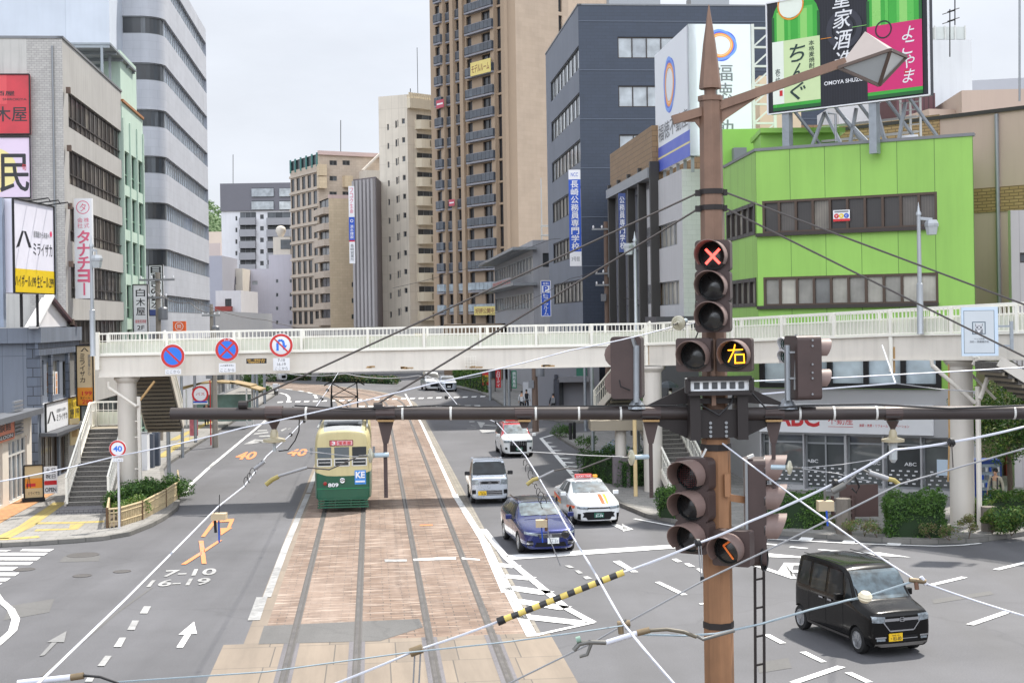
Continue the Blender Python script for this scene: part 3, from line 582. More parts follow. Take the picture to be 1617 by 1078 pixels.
class Board:
 """a flat sign: face of thickness T with its writing laid 3 mm proud; o is the lower left corner of its front"""
 def __init__(s, name, label, o, x, w, h, m, t=.12, cat='sign', border=None, group=None, mside=None, parent=None):
  s.o, s.x, s.y, s.w, s.h = V(o), V(x).normalized(), V((0, 0, 1)), w, h; s.n = V((s.x.y, -s.x.x, 0))
  s.root = thing(name, label, cat, s.o + s.x * w / 2, 0, group) if parent is None else parent
  mb = MB(); c = s.o + s.x * w / 2 + s.y * h / 2 - s.n * t / 2; mb.obox(c, s.x * w / 2, s.n * t / 2, s.y * h / 2, m)
  mb.build('panel' if parent is None else name, s.root)
  if border:
   fb = MB(); bw = .05
   for a, b in (((0, 0), (w, 0)), ((0, h), (w, h)), ((0, 0), (0, h)), ((w, 0), (w, h))): fb.bar(s.q(*a, .01), s.q(*b, .01), bw, bw + .04, border, s.n)
   fb.build('border', s.root)
  s.mb = MB(); s.lay = 0
 def q(s, a, b, off=.004): return s.o + s.x * a + s.y * b + s.n * off
 def rect(s, a0, b0, a1, b1, m, off=None):
  s.lay += 1; o = .003 + s.lay * .0015 if off is None else off
  s.mb.face([s.q(a0 * s.w, b0 * s.h, o), s.q(a1 * s.w, b0 * s.h, o), s.q(a1 * s.w, b1 * s.h, o), s.q(a0 * s.w, b1 * s.h, o)], m, [(a0, b0), (a1, b0), (a1, b1), (a0, b1)])
 def shape(s, pts, m):
  s.lay += 1; s.mb.face([s.q(a * s.w, b * s.h, .003 + s.lay * .0015) for a, b in pts], m)
 def ring(s, cx, cy, r0, r1, m, n=28, sy=1., wob=0., ph=0.):
  s.lay += 1; o = .003 + s.lay * .0015; vs, fs = [], []
  for i in range(n):
   a = 2 * math.pi * i / n; k = 1 + wob * math.sin(3 * a + ph)
   for r in (r0, r1): vs.append(s.q(cx * s.w + math.cos(a) * r * k, cy * s.h + math.sin(a) * r * sy * k, o))
  for i in range(n):
   j = (i + 1) % n; fs.append((2 * i, 2 * i + 1, 2 * j + 1, 2 * j))
  s.mb.raw(vs, fs, m)
 def t(s, body, a0, b0, a1, b1, m, bold=.01, keep=False, shear=0.):
  s.lay += 1; text(s.mb, body, s.q(a0 * s.w, b0 * s.h, .003 + s.lay * .0015), s.x, s.y, (a1 - a0) * s.w, (b1 - b0) * s.h, m, bold, shear, keep)
 def v(s, body, a0, b0, a1, b1, m, bold=.01, gap=.12, shear=0.):
  s.lay += 1; vtext(s.mb, body, s.q(a0 * s.w, b0 * s.h, .003 + s.lay * .0015), s.x, s.y, (a1 - a0) * s.w, (b1 - b0) * s.h, m, bold, gap, shear)
 def done(s, name='lettering'):
  if s.mb.v: s.mb.build(name, s.root)
  return s.root
def flat(name, c, rough=.45, var=.06): return mat(name, c, rough, var, .8)
INK = flat('sign_ink', '#26262b'); SWHITE = flat('sign_white', '#dcdde0'); SRED = flat('sign_red', '#c0262c'); SBLUE = flat('sign_blue', '#1f4fb4'); SYEL = flat('sign_yellow', '#d8b91f'); SPINK = flat('sign_pink', '#d9406a'); SGREY = flat('sign_grey', '#74777c'); SORANGE = flat('sign_orange', '#d98a2b')
STEELPOLE = mat('galvanised_steel', '#9aa0a6', .42, .15, 4., .6); BLACKM = mat('black_metal', '#222224', .5, .12, 3., .3)
# ================================================================ LEFT SIDE OF THE STREET
SL = -15.0
CONC = mat('facade_concrete', '#a19f9c', .85, .1, .5, streak=.22, bump=.1); RENDER = mat('facade_render_stained', '#bdbbb6', .85, .12, .4, streak=.3)
TILEG = tilemat('grey_wall_tile', '#b4b1ac', '#a5a29e', '#8c8a87', .24, .11, streak=.12, msize=.01)
c0, c1 = colS(105, SL), colS(197, SL)
zt = zat(c0, 60)
root, W = building('tiled_office', 'grey tiled office with brown strip windows and stained concrete street front', [c0 - NN * 14, c0 - NN * 1.72, c0, c1], zt, [RENDER, TILEG, CONC], DD * 18 - NN * 4, coping=.3)
w = W[2]; fh = 91.8 / 2246 * c0.y; zt0 = zat(c0, 138)
for k in range(5):
 t_ = zt0 - fh * k; w.hole(w.at(110, 300)[0], w.at(195, 300)[0], t_ - fh * .62, t_, cols=13, rows=(1, 2.2), glass=GL_BROWN, frame=FR_DARK, fw=.07)
w.hole(w.at(110, 300)[0], w.at(196, 300)[0], .2, 3.2, cols=6, glass=GL_DARK, frame=FR_DARK)
for x in W: x.commit()
mb = MB()
for k in range(5): mb = MB(); mb.obox(w.p(.3, zt0 - fh * k - .1, .2), w.d * .1, w.n * .1, V((0, 0, .15)), mat('rusted_box', '#5b4a40', .7, .3, 4.)); mb.build('wall_bracket', root)
mb = MB(); mb.tube([W[1].p(1.25, 1, .07), W[1].p(1.25, zt - .4, .07)], .05, FR_ALU, 6); mb.build('drainpipe', root)
w1 = W[0]
b = Board('wall_sign', 'red izakaya board with black brush lettering on the grey tiled office', *[(lambda r: r)(rectpx(w1, -46, 119, 50, 213, .3))[i] for i in (0, 1, 3, 4)], mat('sign_red_patch', '#c23a44', .5, .25, .6), .25, border=BLACKM)
b.rect(.0, .5, .62, 1, flat('sign_red_light', '#cf4a50')); b.t('木屋', .42, .2, .95, .47, INK, .02, True); b.t('SHIROKIYA', .55, .56, .95, .6, INK); b.t('居酒屋', .25, .64, .75, .72, INK, .01); b.done()
b = Board('wall_sign', 'pale pink board with large black brush character under the red board', *[(lambda r: r)(rectpx(w1, -46, 218, 51, 313, .3))[i] for i in (0, 1, 3, 4)], flat('sign_lilac', '#d5c3d6'), .25, border=BLACKM)
b.ring(.4, .45, .0, 1.1, flat('sign_cream', '#e0d290')); b.t('民', .5, .1, .97, .72, INK, .025); b.shape([(.42, .3), (.47, .24), (.5, .34), (.45, .4)], INK); b.t('旬', .86, .45, .93, .56, SRED); b.done()
def projecting(name, label, px0, py0, px1, py1, s_out, m, border=None, t=.25, cat='sign', group=None):
 p1 = colS(px1, s_out); Y = p1.y
 a, bq = P(px0, py1, Y), P(px1, py1, Y); h = P(px1, py0, Y).z - bq.z
 return Board(name, label, V((a.x, Y, bq.z)), V((1, 0, 0)), bq.x - a.x, h, m, t, cat, border, group)
b = projecting('projecting_sign', 'tall white vertical sign with pink katakana on the concrete office front', 119, 313, 147, 471, -14, SWHITE, None)
PINK2 = flat('faded_pink', '#d2607c')
b.ring(.5, .91, .3, .34, PINK2, 20); b.t('タ', .33, .87, .67, .95, PINK2, .01); b.v('株式', .55, .7, .85, .81, PINK2, 0); b.v('会社', .18, .7, .48, .81, PINK2, 0); b.v('タナチョー', .18, .03, .85, .68, PINK2, .06, .05); b.done()
MINT = mat('mint_paint', '#b0c4b6', .7, .08, .6, streak=.15); MINTD = mat('mint_recess', '#7fa08c', .7, .08, .6)
m0, m1 = colS(197.5, SL + .05), colS(230, SL + .05)
zt = zat(m0, 160)
root, W = building('mint_office', 'narrow mint green office with vertical ribs beside the grey tiled office', [m0, m1], zt, MINT, -NN * 12, depth=.2)
w = W[0]; bw = w.L / 3
for r_ in range(7):
 for i in range(3): w.hole(bw * i + .35, bw * (i + 1) - .2, zt - 5.0 - r_ * 2.75, zt - 2.9 - r_ * 2.75, cols=1, rows=(1, 2), glass=GL_DARK, frame=MINTD, fw=.06)
w.commit()
mb = MB()
for i in range(4): mb.obox(w.p(min(max(bw * i, .15), w.L - .15), zt / 2 + 1, .03), w.d * .13, w.n * .05, V((0, 0, zt / 2 - 2)), MINT)
mb.build('rib', root)
mb = MB(); mb.obox(w.p(w.L / 2, zt + .06, -.1), w.d * w.L / 2, w.n * .2, V((0, 0, .08)), mat('rust_trim', '#9a6a44', .8, .3, 3.)); mb.build('roof_trim', root)
mb = MB(); mb.obox(m0 + DD * 3.4 - NN * .72 + V((0, 0, zt + 1.)), NN * .6, DD * 3, V((0, 0, 2.2)), MINT); mb.build('roof_room', root)
CS = mat('canopy_steel', '#8d9499', .5, .2, 1., .4); mb = MB(); cz_ = zat(m0, 87) - .1; mb.obox(m0 + DD * .5 - NN * 1.4 + V((0, 0, cz_)), NN * 1.5, DD * 4.6, V((0, 0, .06)), CS)
for i in range(5): mb.obox(m0 + DD * (i * 2.2 - 4) - NN * 1.4 + V((0, 0, cz_ - .14)), NN * 1.45, DD * .05, V((0, 0, .09)), CS)
for a_, b_ in ((-.4, -4), (-2.6, -4), (-.4, -1.5), (-2.6, -1.5)): mb.obox(m0 + DD * b_ + NN * a_ + V((0, 0, (cz_ + zt) / 2 - .8)), NN * .07, DD * .07, V((0, 0, (cz_ - zt) / 2 + .8)), CS)
mb.build('roof_canopy', root)
WP = tilemat('white_panel', '#bfc6d0', '#bbc2cc', '#afb7c1', 6., 40., streak=.05, bump=0., msize=.03)
e0, e1 = colX(180, 100), colX(208, 106.5)
root, W = building('white_tower', 'tall windowless white panelled tower behind the grey tiled office', [e0 - NN * 30, e0, e1], 50, [WP, WP], -NN * 25 + DD * 3)
for x in W: x.commit()
def bandwall(root, pts, z0, z1, bands, m, glass, frame, dep=.22, cols=None, glass2=None):
 """wall along a polyline with continuous recessed window bands [(z0,z1)]; one window per straight run"""
 mb = MB(); zs = [z0]
 for a, b in sorted(bands): zs += [a, b]
 zs.append(z1); n = len(pts) - 1; U = [0]
 for i in range(n): U.append(U[-1] + (pts[i + 1] - pts[i]).length)
 ns = [V(((pts[i + 1] - pts[i]).y, -(pts[i + 1] - pts[i]).x, 0)).normalized() for i in range(n)]
 vn = [(ns[max(i - 1, 0)] + ns[min(i, n - 1)]).normalized() for i in range(n + 1)]
 P_ = lambda i, z, o=0.: pts[i] + vn[i] * o + V((0, 0, z))
 for i in range(n):
  for k in range(0, len(zs), 2):
   a, b = zs[k], zs[k + 1]; mb.face([P_(i, a), P_(i + 1, a), P_(i + 1, b), P_(i, b)], m, [(U[i], a), (U[i + 1], a), (U[i + 1], b), (U[i], b)])
   if k: mb.face([P_(i + 1, a), P_(i, a), P_(i, a, -dep), P_(i + 1, a, -dep)], m)
   if k + 2 < len(zs): mb.face([P_(i, b), P_(i + 1, b), P_(i + 1, b, -dep), P_(i, b, -dep)], m)
 mb.build('wall', root, smooth=35)
 runs = [(0, n - 1, True), (n - 1, n, False)]
 for (a, b) in bands:
  for (i0, i1, corner) in runs:
   if i1 <= i0: continue
   gb, fb = MB(), MB()
   for i in range(i0, i1):
    cn = 1 if corner else cols; A_, B_ = P_(i, 0, -dep), P_(i + 1, 0, -dep)
    for c in range(cn):
     p, q = A_.lerp(B_, c / cn), A_.lerp(B_, (c + 1) / cn); z_ = V((0, 0, 1))
     gb.face([p + z_ * a, q + z_ * a, q + z_ * b, p + z_ * b], (glass2 or glass) if corner else glass, [(c, a), (c + 1, a), (c + 1, b), (c, b)])
     if not corner or i == i0: fb.bar(p + z_ * a + ns[i] * .05, p + z_ * b + ns[i] * .05, .07, .07, frame, ns[i])
    for z2 in (a + .04, b - .04): fb.bar(A_ + V((0, 0, z2)) + ns[i] * .04, B_ + V((0, 0, z2)) + ns[i] * .04, .07, .06, frame)
   w_ = gb.build('window', root); fb.build('frame', w_)
GREYB = tilemat('pale_grey_tile', '#b0b3ba', '#abaeb5', '#a0a3aa', 1.2, .6, streak=.1, bump=.05, msize=.01)
k0, k1 = colS(264, SL), colS(332, SL)
cc = k0 + DD * 1.6 - NN * 1.6
arc = [cc + (-DD) * 1.6 * math.cos(a) + NN * 1.6 * math.sin(a) for a in [i * math.pi / 14 for i in range(8)]]
pts = [cc - DD * 1.6 - NN * 9] + arc + [k1]
zc = lambda y: zat(arc[4], y)
fh = (zc(101) - zc(28)) * -1; top_ = zat(arc[4], -60)
bands = [(zc(28) - fh * k - .03 - (zc(28) - zc(55)), zc(28) - fh * k) for k in range(-1, 9)]
bands = [(a, b) for a, b in bands if a > 2.5]
root = thing('rounded_office', 'pale grey office with rounded corner and continuous window bands', 'building', k0)
zt = zat(k1, 47)
bandwall(root, pts, -.02, zt, bands, GREYB, glassmat('glass_painted_bright_sky', [(0, '#a9b8c9'), (.4, '#bccada'), (.75, '#9dadbe')], .03), FR_ALU, cols=22, glass2=GL_DARK)  # bright sky reflection painted into the street-side panes
mb = MB(); mb.face([p + V((0, 0, zt)) for p in pts + [k1 - NN * 12, pts[0] + DD * 6]], mat('roof_grey', '#8b8a88')); mb.face([k1, k1 - NN * 12, k1 - NN * 12 + V((0, 0, zt)), k1 + V((0, 0, zt))], GREYB); mb.build('roof', root)
SLATE = tilemat('slate_panel', '#6d7480', '#666d79', '#4d535d', .9, 6., streak=.2, bump=.1, offset=0.); SLATET = tilemat('slate_tile', '#5c6472', '#555c69', '#30343c', .55, .42, streak=.15, msize=.02)
s0, s1 = colS(57, SL), colS(119, SL)
zt = zat(s0, 518)
A0 = s0 - NN * 6
root, W = building('slate_shop', 'low slate grey restaurant building with white gable on its roof', [A0, s0 - NN * .45, s0, s1], zt, [SLATE, SLATET, SLATE], DD * 6 - NN * 3, mroof=mat('roof_dark', '#55585e', .8, .2, .6))
w = W[2]
Uq = lambda x: w.at(x, 600)[0]
for x0, x1, ztp in ((60, 69, 570), (74, 94, 571), (99, 108, 570)): w.hole(Uq(x0), Uq(x1), w.at(x0, 626)[1], w.at(x0, ztp)[1], cols=3 if x0 == 74 else 1, glass=GL_BLIND if x0 == 74 else GL_DARK, frame=FR_ALU, fw=.05)
w.hole(Uq(63), Uq(91), .16, w.at(63, 690)[1], cols=3, glass=GL_BROWN, frame=FR_BROWN, name='shop_window'); w.hole(Uq(94), Uq(117), .16, w.at(94, 690)[1], cols=3, glass=GL_BROWN, frame=FR_BROWN, name='shop_window')
for x in W: x.commit()
mb = MB(); dz = zat(s0, 532) - zt
mb.obox(w.p(w.L / 2 - .1, zt - .32, .14), w.d * (w.L / 2 + .25), w.n * .14, V((0, 0, .34)), SLATE); mb.obox(W[0].p(W[0].L / 2 + .3, zt - .32, .14), W[0].d * (W[0].L / 2 + .3), W[0].n * .14, V((0, 0, .34)), SLATE)
mb.obox(w.p(w.L / 2 - .1, zt - .95, .08), w.d * (w.L / 2 + .15), w.n * .09, V((0, 0, .29)), SLATET)
mb.build('cornice', root)
mb = MB(); gz = zt + .05; ap = w.p(w.L * .3, zat(s0, 470) + .05); gA, gB = w.p(-.9, gz), w.p(w.L * .9, gz)
GW = mat('gable_white', '#d2cfd0', .6, .08, 1., streak=.12); GB_ = mat('gable_trim_maroon', '#4a3236', .55, .1, 2.)
mb.extrude([gA, gB, ap], -w.n * .3, GW); mb.build('gable', root)
mb = MB(); mb.bar(gA + w.n * .1 - w.d * .1, ap + w.n * .1 - w.d * .1 + V((0, 0, .1)), .4, .14, mat('gable_board', '#e0e0e0', .5, .05), w.n.cross((ap - gA).normalized())); mb.build('gable_board', root)
mb = MB(); mb.bar(gB + w.n * .1, ap + w.n * .1, .24, .16, GB_, w.n.cross((ap - gB).normalized())); mb.build('gable_trim', root)
for u in (.02, .28, .72, .98): mb = MB(); mb.obox(w.p(w.L * u, zt * .72, .07), w.d * .16, w.n * .08, V((0, 0, zt * .25)), SLATET); mb.build('pilaster', root)
mb = MB(); uu = (Uq(60), Uq(118)); zc_ = w.at(63, 688)[1]; mb.obox(w.p(sum(uu) / 2, zc_ + .05, .4), w.d * (uu[1] - uu[0]) / 2, w.n * .4, V((0, 0, .08)), mat('awning_dark', '#4b4d52', .6, .15)); mb.build('awning', root)
for i, (x0, x1) in enumerate(((61, 66), (75, 80), (82, 87), (89, 93))):
 u0, u1 = Uq(x0), Uq(x1); zb_ = w.at(x0, 625)[1]; b = Board('window_poster', ['white poster with red vertical lettering in the slate shop window', 'orange lettered window poster nearest the red one', 'yellow lettered window poster between two others', 'yellow lettered poster nearest the right pilaster'][i], w.p(u0, zb_, -.06), w.d, u1 - u0, 1.15, SWHITE, .02, 'poster')
 b.v(['焼鳥', '営業中', '宴会', '居酒屋'][i], .15, .06, .85, .94, [SRED, SORANGE, SYEL, SORANGE][i], .03); b.done()
b = Board('shop_sign', 'white and yellow shop sign over the slate restaurant entrance', w.p(Uq(63), w.at(63, 684)[1], .22), w.d, Uq(118) - Uq(63), w.at(63, 638)[1] - w.at(63, 684)[1], SWHITE, .2, border=BLACKM)
def mirai(b, a0, a1):
 s_ = a1 - a0
 b.shape([(a0 + s_ * .06, .3), (a0 + s_ * .14, .3), (a0 + s_ * .25, .68), (a0 + s_ * .2, .68)], INK); b.shape([(a0 + s_ * .25, .68), (a0 + s_ * .3, .68), (a0 + s_ * .42, .32), (a0 + s_ * .36, .32)], INK)
b.rect(.64, 0, 1, 1, SYEL); mirai(b, 0, .64); b.t('ミライザカ', .3, .28, .61, .52, INK, .01); b.t('居酒屋から未来へ', .3, .6, .58, .72, SGREY); b.t('生ビール ハイボール', .67, .6, .97, .84, INK, .01); b.t('299 199', .68, .2, .97, .56, INK, .01); b.done()
h0, h1 = colS(-60, SL + .35), colS(47, SL + .35)
SHOPW = mat('shop_white', '#cfc8bd', .75, .08, .7, streak=.12)
zt = zat(h1, 652)
root, W = building('corner_shop', 'white low shop with tall glazed door and orange sign', [h0, h1, h1 - NN * .01 + DD * .6 - NN * 2], zt, [SHOPW, SHOPW], -NN * 4 + DD * .2, mroof=mat('roof_dark', '#55585e', .8, .2, .6))
w = W[0]; Uq2 = lambda x: w.at(x, 740)[0]
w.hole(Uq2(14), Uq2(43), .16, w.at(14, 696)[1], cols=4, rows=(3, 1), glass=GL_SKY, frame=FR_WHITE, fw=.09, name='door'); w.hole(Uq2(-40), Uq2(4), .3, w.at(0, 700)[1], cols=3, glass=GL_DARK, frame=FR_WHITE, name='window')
for x in W: x.commit()
mb = MB(); mb.obox(w.p(w.L / 2, zt + .1, .15), w.d * (w.L / 2 + .1), w.n * .35, V((0, 0, .12)), mat('roof_dark', '#55585e')); mb.build('eaves', root)
mb = MB()
for i in range(9): mb.obox(w.p((Uq2(20) + Uq2(34)) / 2, w.at(20, 690)[1] + .12 + i * .16, .06), w.d * (Uq2(34) - Uq2(20)) / 2, w.n * .05, V((0, 0, .05)), SGREY)
mb.build('louvre', root)
mb = MB(); mb.obox(w.p(w.L / 2 - .3, .165, .5), w.d * w.L / 2, w.n * .5, V((0, 0, .012)), tilemat('terracotta_tile', '#b98a5e', '#a97b52', '#7c6048', .3, .3, streak=.1)); mb.build('door_step', root)
b = Board('shop_sign', 'orange sign with dark lettering over the white corner shop window', w.p(Uq2(-45), w.at(0, 698)[1], .12), w.d, Uq2(19) - Uq2(-45), w.at(0, 660)[1] - w.at(0, 698)[1], mat('sign_coral', '#cf7a5e', .5, .08), .12)
b.rect(.35, .08, .98, .28, INK); b.t('SALOON', .5, .11, .95, .25, SWHITE); b.t('喫茶 相談館', .1, .42, .9, .85, INK, .02); b.done()
q0, q1 = P(22, 450, 58.5), P(86, 440, 63)
b = Board('roof_billboard', 'white and yellow roof billboard with black peak emblem on steel legs', V((q0.x, q0.y, P(22, 462, 58.5).z)), V((q1.x - q0.x, q1.y - q0.y, 0)), (V((q1.x, q1.y)) - V((q0.x, q0.y))).length, P(22, 313, 58.5).z - P(22, 462, 58.5).z, flat('billboard_lilac_white', '#d8d6e2'), .9, border=BLACKM)
b.rect(0, 0, 1, .26, SYEL)
b.shape([(.06, .48), (.14, .5), (.25, .67), (.2, .67)], INK); b.shape([(.25, .67), (.3, .67), (.43, .5), (.36, .5)], INK)
b.t('ミライザカ', .47, .42, .95, .56, INK, .01); b.t('居酒屋から未来へ', .48, .62, .88, .69, SGREY); b.ring(.92, .68, 0, .13, SPINK, 12); b.t('ハイボール:199 生ビール:299', .03, .07, .97, .2, INK, .01); b.done()
for u in (.1, .55, .95): mb = MB(); a = b.q(b.w * u, 0, -.7); mb.bar(a, V((a.x, a.y, zat(s0, 516))), .1, .1, BLACKM); mb.build('leg', b.root)
mb = MB(); a = b.q(-.25, 0, -.45); mb.bar(V((a.x, a.y, zat(s0, 516))), b.q(-.25, b.h, -.45), .3, .3, mat('blue_grey_steel', '#8b95a5', .5, .15, 2., .3)); mb.build('post', b.root)
mb = MB()
for u in (.35, .6, .85): mb.tube([b.q(b.w * u, b.h, -.1), b.q(b.w * u, b.h + .12, .9), b.q(b.w * u, b.h - .05, 1.0)], .03, BLACKM, 5)
mb.build('lamp_arm', b.root)
b = projecting('projecting_sign', 'beige and orange vertical menu sign beside the slate restaurant', 122, 545, 148, 640, -13.7, flat('sign_beige', '#c9b491'), BLACKM)
b.rect(0, 0, 1, .3, SORANGE); b.shape([(.25, .9), (.35, .9), (.52, .96), (.46, .96)], INK); b.shape([(.46, .96), (.52, .96), (.75, .9), (.64, .9)], INK); b.v('ミライザカ', .2, .38, .5, .87, INK, .02); b.v('居酒屋から', .68, .5, .84, .85, SGREY); b.t('199', .3, .17, .9, .24, SRED, .02); b.t('299', .3, .03, .9, .1, SRED, .02); b.t('生ビール', .2, .11, .8, .15, INK); b.done()
b = projecting('projecting_sign', 'white vertical pub sign marked 2F behind the footbridge railing', 211, 449, 234, 525, -13.7, SWHITE, BLACKM)
b.v('白木屋', .2, .34, .82, .93, INK, .02, .18); b.t('個室居酒屋', .12, .2, .88, .27, SRED); b.t('2F', .25, .06, .75, .15, INK, .01); b.done()
b = projecting('projecting_sign', 'tallest white vertical sign with brush lettering beside the utility pole', 236, 418, 258, 498, -13.3, SWHITE, BLACKM)
b.rect(0, 0, 1, .12, flat('sign_navy', '#44518a')); b.v('目利きの銀次', .15, .14, .85, .97, INK, .04, .1); b.done()
b = projecting('projecting_sign', 'small orange square sign above the footbridge railing', 273, 507, 293, 523, -13, flat('sign_vermilion', '#dd5f2c'))
b.ring(.5, .5, .26, .3, SWHITE, 16); b.t('回', .36, .33, .64, .67, SWHITE, .02); b.done()
# ================================================================ DISTANT BUILDINGS
def zp(ox, oy, sc): return lambda x, y: (ox + x / sc, oy + y / sc)
def boxfrom(name, label, x0, x1, ytop, Y, m, depth=14., ang=0., **k):
 """block whose face toward the camera spans columns x0..x1 at distance Y (left edge), turned by ang degrees"""
 a = colX(x0, Y); u = (x1 - CX) / F; ca, sa = math.cos(R(ang)), math.sin(R(ang))
 kk = (u * Y - a.x) / (ca - u * sa); b = a + V((ca, sa, 0)) * kk
 z1 = zat(a, ytop); return building(name, label, [a, b], z1, m, V((-sa, ca, 0)) * depth, **k)
DGREY = mat('dark_grey_render', '#6d6d74', .8, .08, .3); PALEG = mat('pale_render', '#d4d5d9', .8, .08, .3, streak=.12); BALG = mat('balcony_grey', '#8f9095', .6, .1, .5)
root, W = boxfrom('grey_apartments', 'distant pale grey apartment block with dark grey top floors', 352, 463, 291, 300, PALEG, ang=0)
w = W[0]; f4 = zp(320, 180, 3.171)
mb = MB(); u0, z0_ = w.at(*f4(95, 485)); mb.obox(w.p(w.L / 2, (w.z1 + z0_) / 2, .15), w.d * (w.L / 2 + .1), w.n * .2, V((0, 0, (w.z1 - z0_) / 2 + .1)), DGREY); mb.build('upper_cladding', root)
for k in range(8):
 y = 512 + 58 * k
 for (xa, xb) in ((188, 268), (325, 440)):
  a, z_ = w.at(*f4(xa, y + 45)); b, zt_ = w.at(*f4(xb, y)); w.hole(a, b, z_ - .3, zt_ + .9, cols=3, glass=GL_DARK, frame=FR_ALU)
  mb = MB(); mb.obox(w.p((a + b) / 2, (z_ + zt_) / 2 - .2, .7), w.d * (b - a) / 2, w.n * .7, V((0, 0, .75)), BALG); mb.build('balcony', root)
 a, zt_ = w.at(*f4(288, y - 8)); b, z_ = w.at(*f4(306, y + 14)); w.hole(a, b, z_, zt_, cols=1)
 a, zt_ = w.at(*f4(164, y)); b, z_ = w.at(*f4(174, y + 22)); w.hole(a, b, z_, zt_, cols=1)
w.commit()
mb = MB()
for (xa, xb, ya, yb) in ((247, 358, 372, 415), (386, 452, 372, 415), (247, 358, 435, 480), (386, 452, 435, 480)):
 a, zt_ = w.at(*f4(xa, ya)); b, z_ = w.at(*f4(xb, yb)); mb.obox(w.p((a + b) / 2, (z_ + zt_) / 2, .37), w.d * (b - a) / 2, w.n * .03, V((0, 0, (zt_ - z_) / 2)), GL_DARK)
 mb.obox(w.p((a + b) / 2, z_ + .9, .6), w.d * (b - a) / 2, w.n * .05, V((0, 0, .85)), GL_PALE)
mb.build('roof_terrace', root)
root, W = boxfrom('lavender_office', 'distant pale lavender office with small dark windows', 383, 466, 425, 270, mat('lavender_render', '#bab8c2', .8, .06, .3, streak=.1))
w = W[0]; 
for (x, ys) in ((262, (845, 912, 980, 1048)), (373, (836, 905, 973, 1043)), (441, (836, 905, 973, 1043))):
 for y in ys:
  s_ = 13 if x == 262 else 6; a, zt_ = w.at(*f4(x - s_, y - 9)); b, z_ = w.at(*f4(x + s_, y + 9)); w.hole(a, b, z_, zt_, cols=1, glass=GL_PALE if x == 262 else GL_DARK, frame=FR_ALU)
w.commit()
mb = MB(); a, za = w.at(*f4(330, 705)); mb.obox(w.p(a + (w.L - a) / 2, (za + w.z1) / 2, -2), w.d * (w.L - a) / 2, w.n * 2.0, V((0, 0, (za - w.z1) / 2)), w.m); mb.build('upper_storey', root)
mb = MB(); u1, z1_ = w.at(*f4(350, 615)); u2, z2_ = w.at(*f4(438, 705)); mb.obox(w.p((u1 + u2) / 2, (z1_ + z2_) / 2, -2.5), w.d * (u2 - u1) / 2, w.n * 2, V((0, 0, (z1_ - z2_) / 2)), SHOPW)
mb.build('penthouse', root)
mb = MB(); mb.obox(w.p((u1 + u2) / 2 + 1, (z1_ + z2_) / 2 + .3, -.45), w.d * 1.2, w.n * .05, V((0, 0, .9)), GL_DARK); mb.build('penthouse_window', root)
mb = MB(); mb.lathe([(.2, -1.4), (.6, -.9), (1., 0), (.85, .6), (.5, .9), (.01, 1.)], SHOPW, 14, w.p((u1 + u2) / 2 - .3, z1_ + 1.2, -1.5)); mb.build('water_tank', root, smooth=60)
root, W = boxfrom('cream_annex', 'distant cream block with curved roof edge beside the lavender office', 363, 384, 424, 262, SHOPW)
w = W[0]
for y in (815, 880): 
 a, zt_ = w.at(*f4(140, y)); b, z_ = w.at(*f4(168, y + 38)); w.hole(a, b, z_, zt_, cols=2)
w.commit()
root, W = boxfrom('white_house', 'small white house with red roof edges and balcony', 341, 381, 459, 210, mat('white_house_render', '#c4c2c4', .8, .08, .5, streak=.15))
w = W[0]
for (xa, ya, xb, yb) in ((112, 925, 145, 965), (100, 1012, 132, 1042)):
 a, zt_ = w.at(*f4(xa, ya)); b, z_ = w.at(*f4(xb, yb)); w.hole(a, b, z_, zt_, cols=2)
w.commit()
mb = MB(); a, z_ = w.at(*f4(68, 985)); b, zt_ = w.at(*f4(150, 965)); mb.obox(w.p((a + b) / 2, (z_ + zt_) / 2, .5), w.d * (b - a) / 2, w.n * .5, V((0, 0, .35)), mat('red_parapet', '#8a3a34', .7, .1, 1.)); mb.build('balcony', root)
root, W = boxfrom('cream_block', 'far cream block below the green hill', 331, 352, 366, 420, mat('cream_far', '#cfc0b2', .8, .06, .2)); W[0].commit()
root, W = boxfrom('pink_house', 'far pinkish house below the cream block', 331, 350, 384, 330, mat('pink_far', '#bfb2ae', .8, .06, .2)); W[0].commit()
root, W = boxfrom('blue_grey_block', 'far blue grey block beside the rounded office', 330, 352, 404, 250, mat('bluegrey_far', '#a2a3ae', .8, .06, .3)); W[0].commit()
BRW = tilemat('brown_tile_far', '#bcae9f', '#b5a798', '#a09285', .9, .45, streak=.08, bump=.05); BRW2 = tilemat('tan_tile_far', '#cbb99d', '#c4b296', '#b09f86', .9, .45, streak=.08, bump=.05)
a, b, c = colX(462, 262), colX(506, 250), colX(607, 256)
z1 = zat(b, 243)
root, W = building('grid_apartments', 'brown apartment tower with tall grid windows and green top posts', [a, b, c], z1, [BRW, BRW], V((4, 22, 0)), depth=.15)
w = W[0]; cw = w.L / 5; fhh = 85 / 3.171 / F * 254; zt0 = w.at(*f4(560, 300))[1]
for k in range(10):
 for i in range(5): w.hole(cw * i + cw * .12, cw * (i + 1) - cw * .26, zt0 - fhh * k - fhh * .75, zt0 - fhh * k, cols=1, frame=False)
w.hole(cw * .1, w.L - .3, zt0 + 1.6, zt0 + 3.4, cols=5, frame=False, glass=GL_DARK)
for i in range(6): mb = MB(); mb.obox(w.p(min(max(cw * i, .3), w.L - .3), zt0 + 2.4, .06), w.d * .22, w.n * .1, V((0, 0, 1.2)), mat('teal_post', '#4a7d78', .6, .1)); mb.build('roof_post', root)
mb = MB()
for k in range(11): mb.obox(w.p(w.L / 2, zt0 + .4 - fhh * k, .12), w.d * w.L / 2, w.n * .14, V((0, 0, .2)), mat('grid_beam', '#bdb1a3', .8, .08))
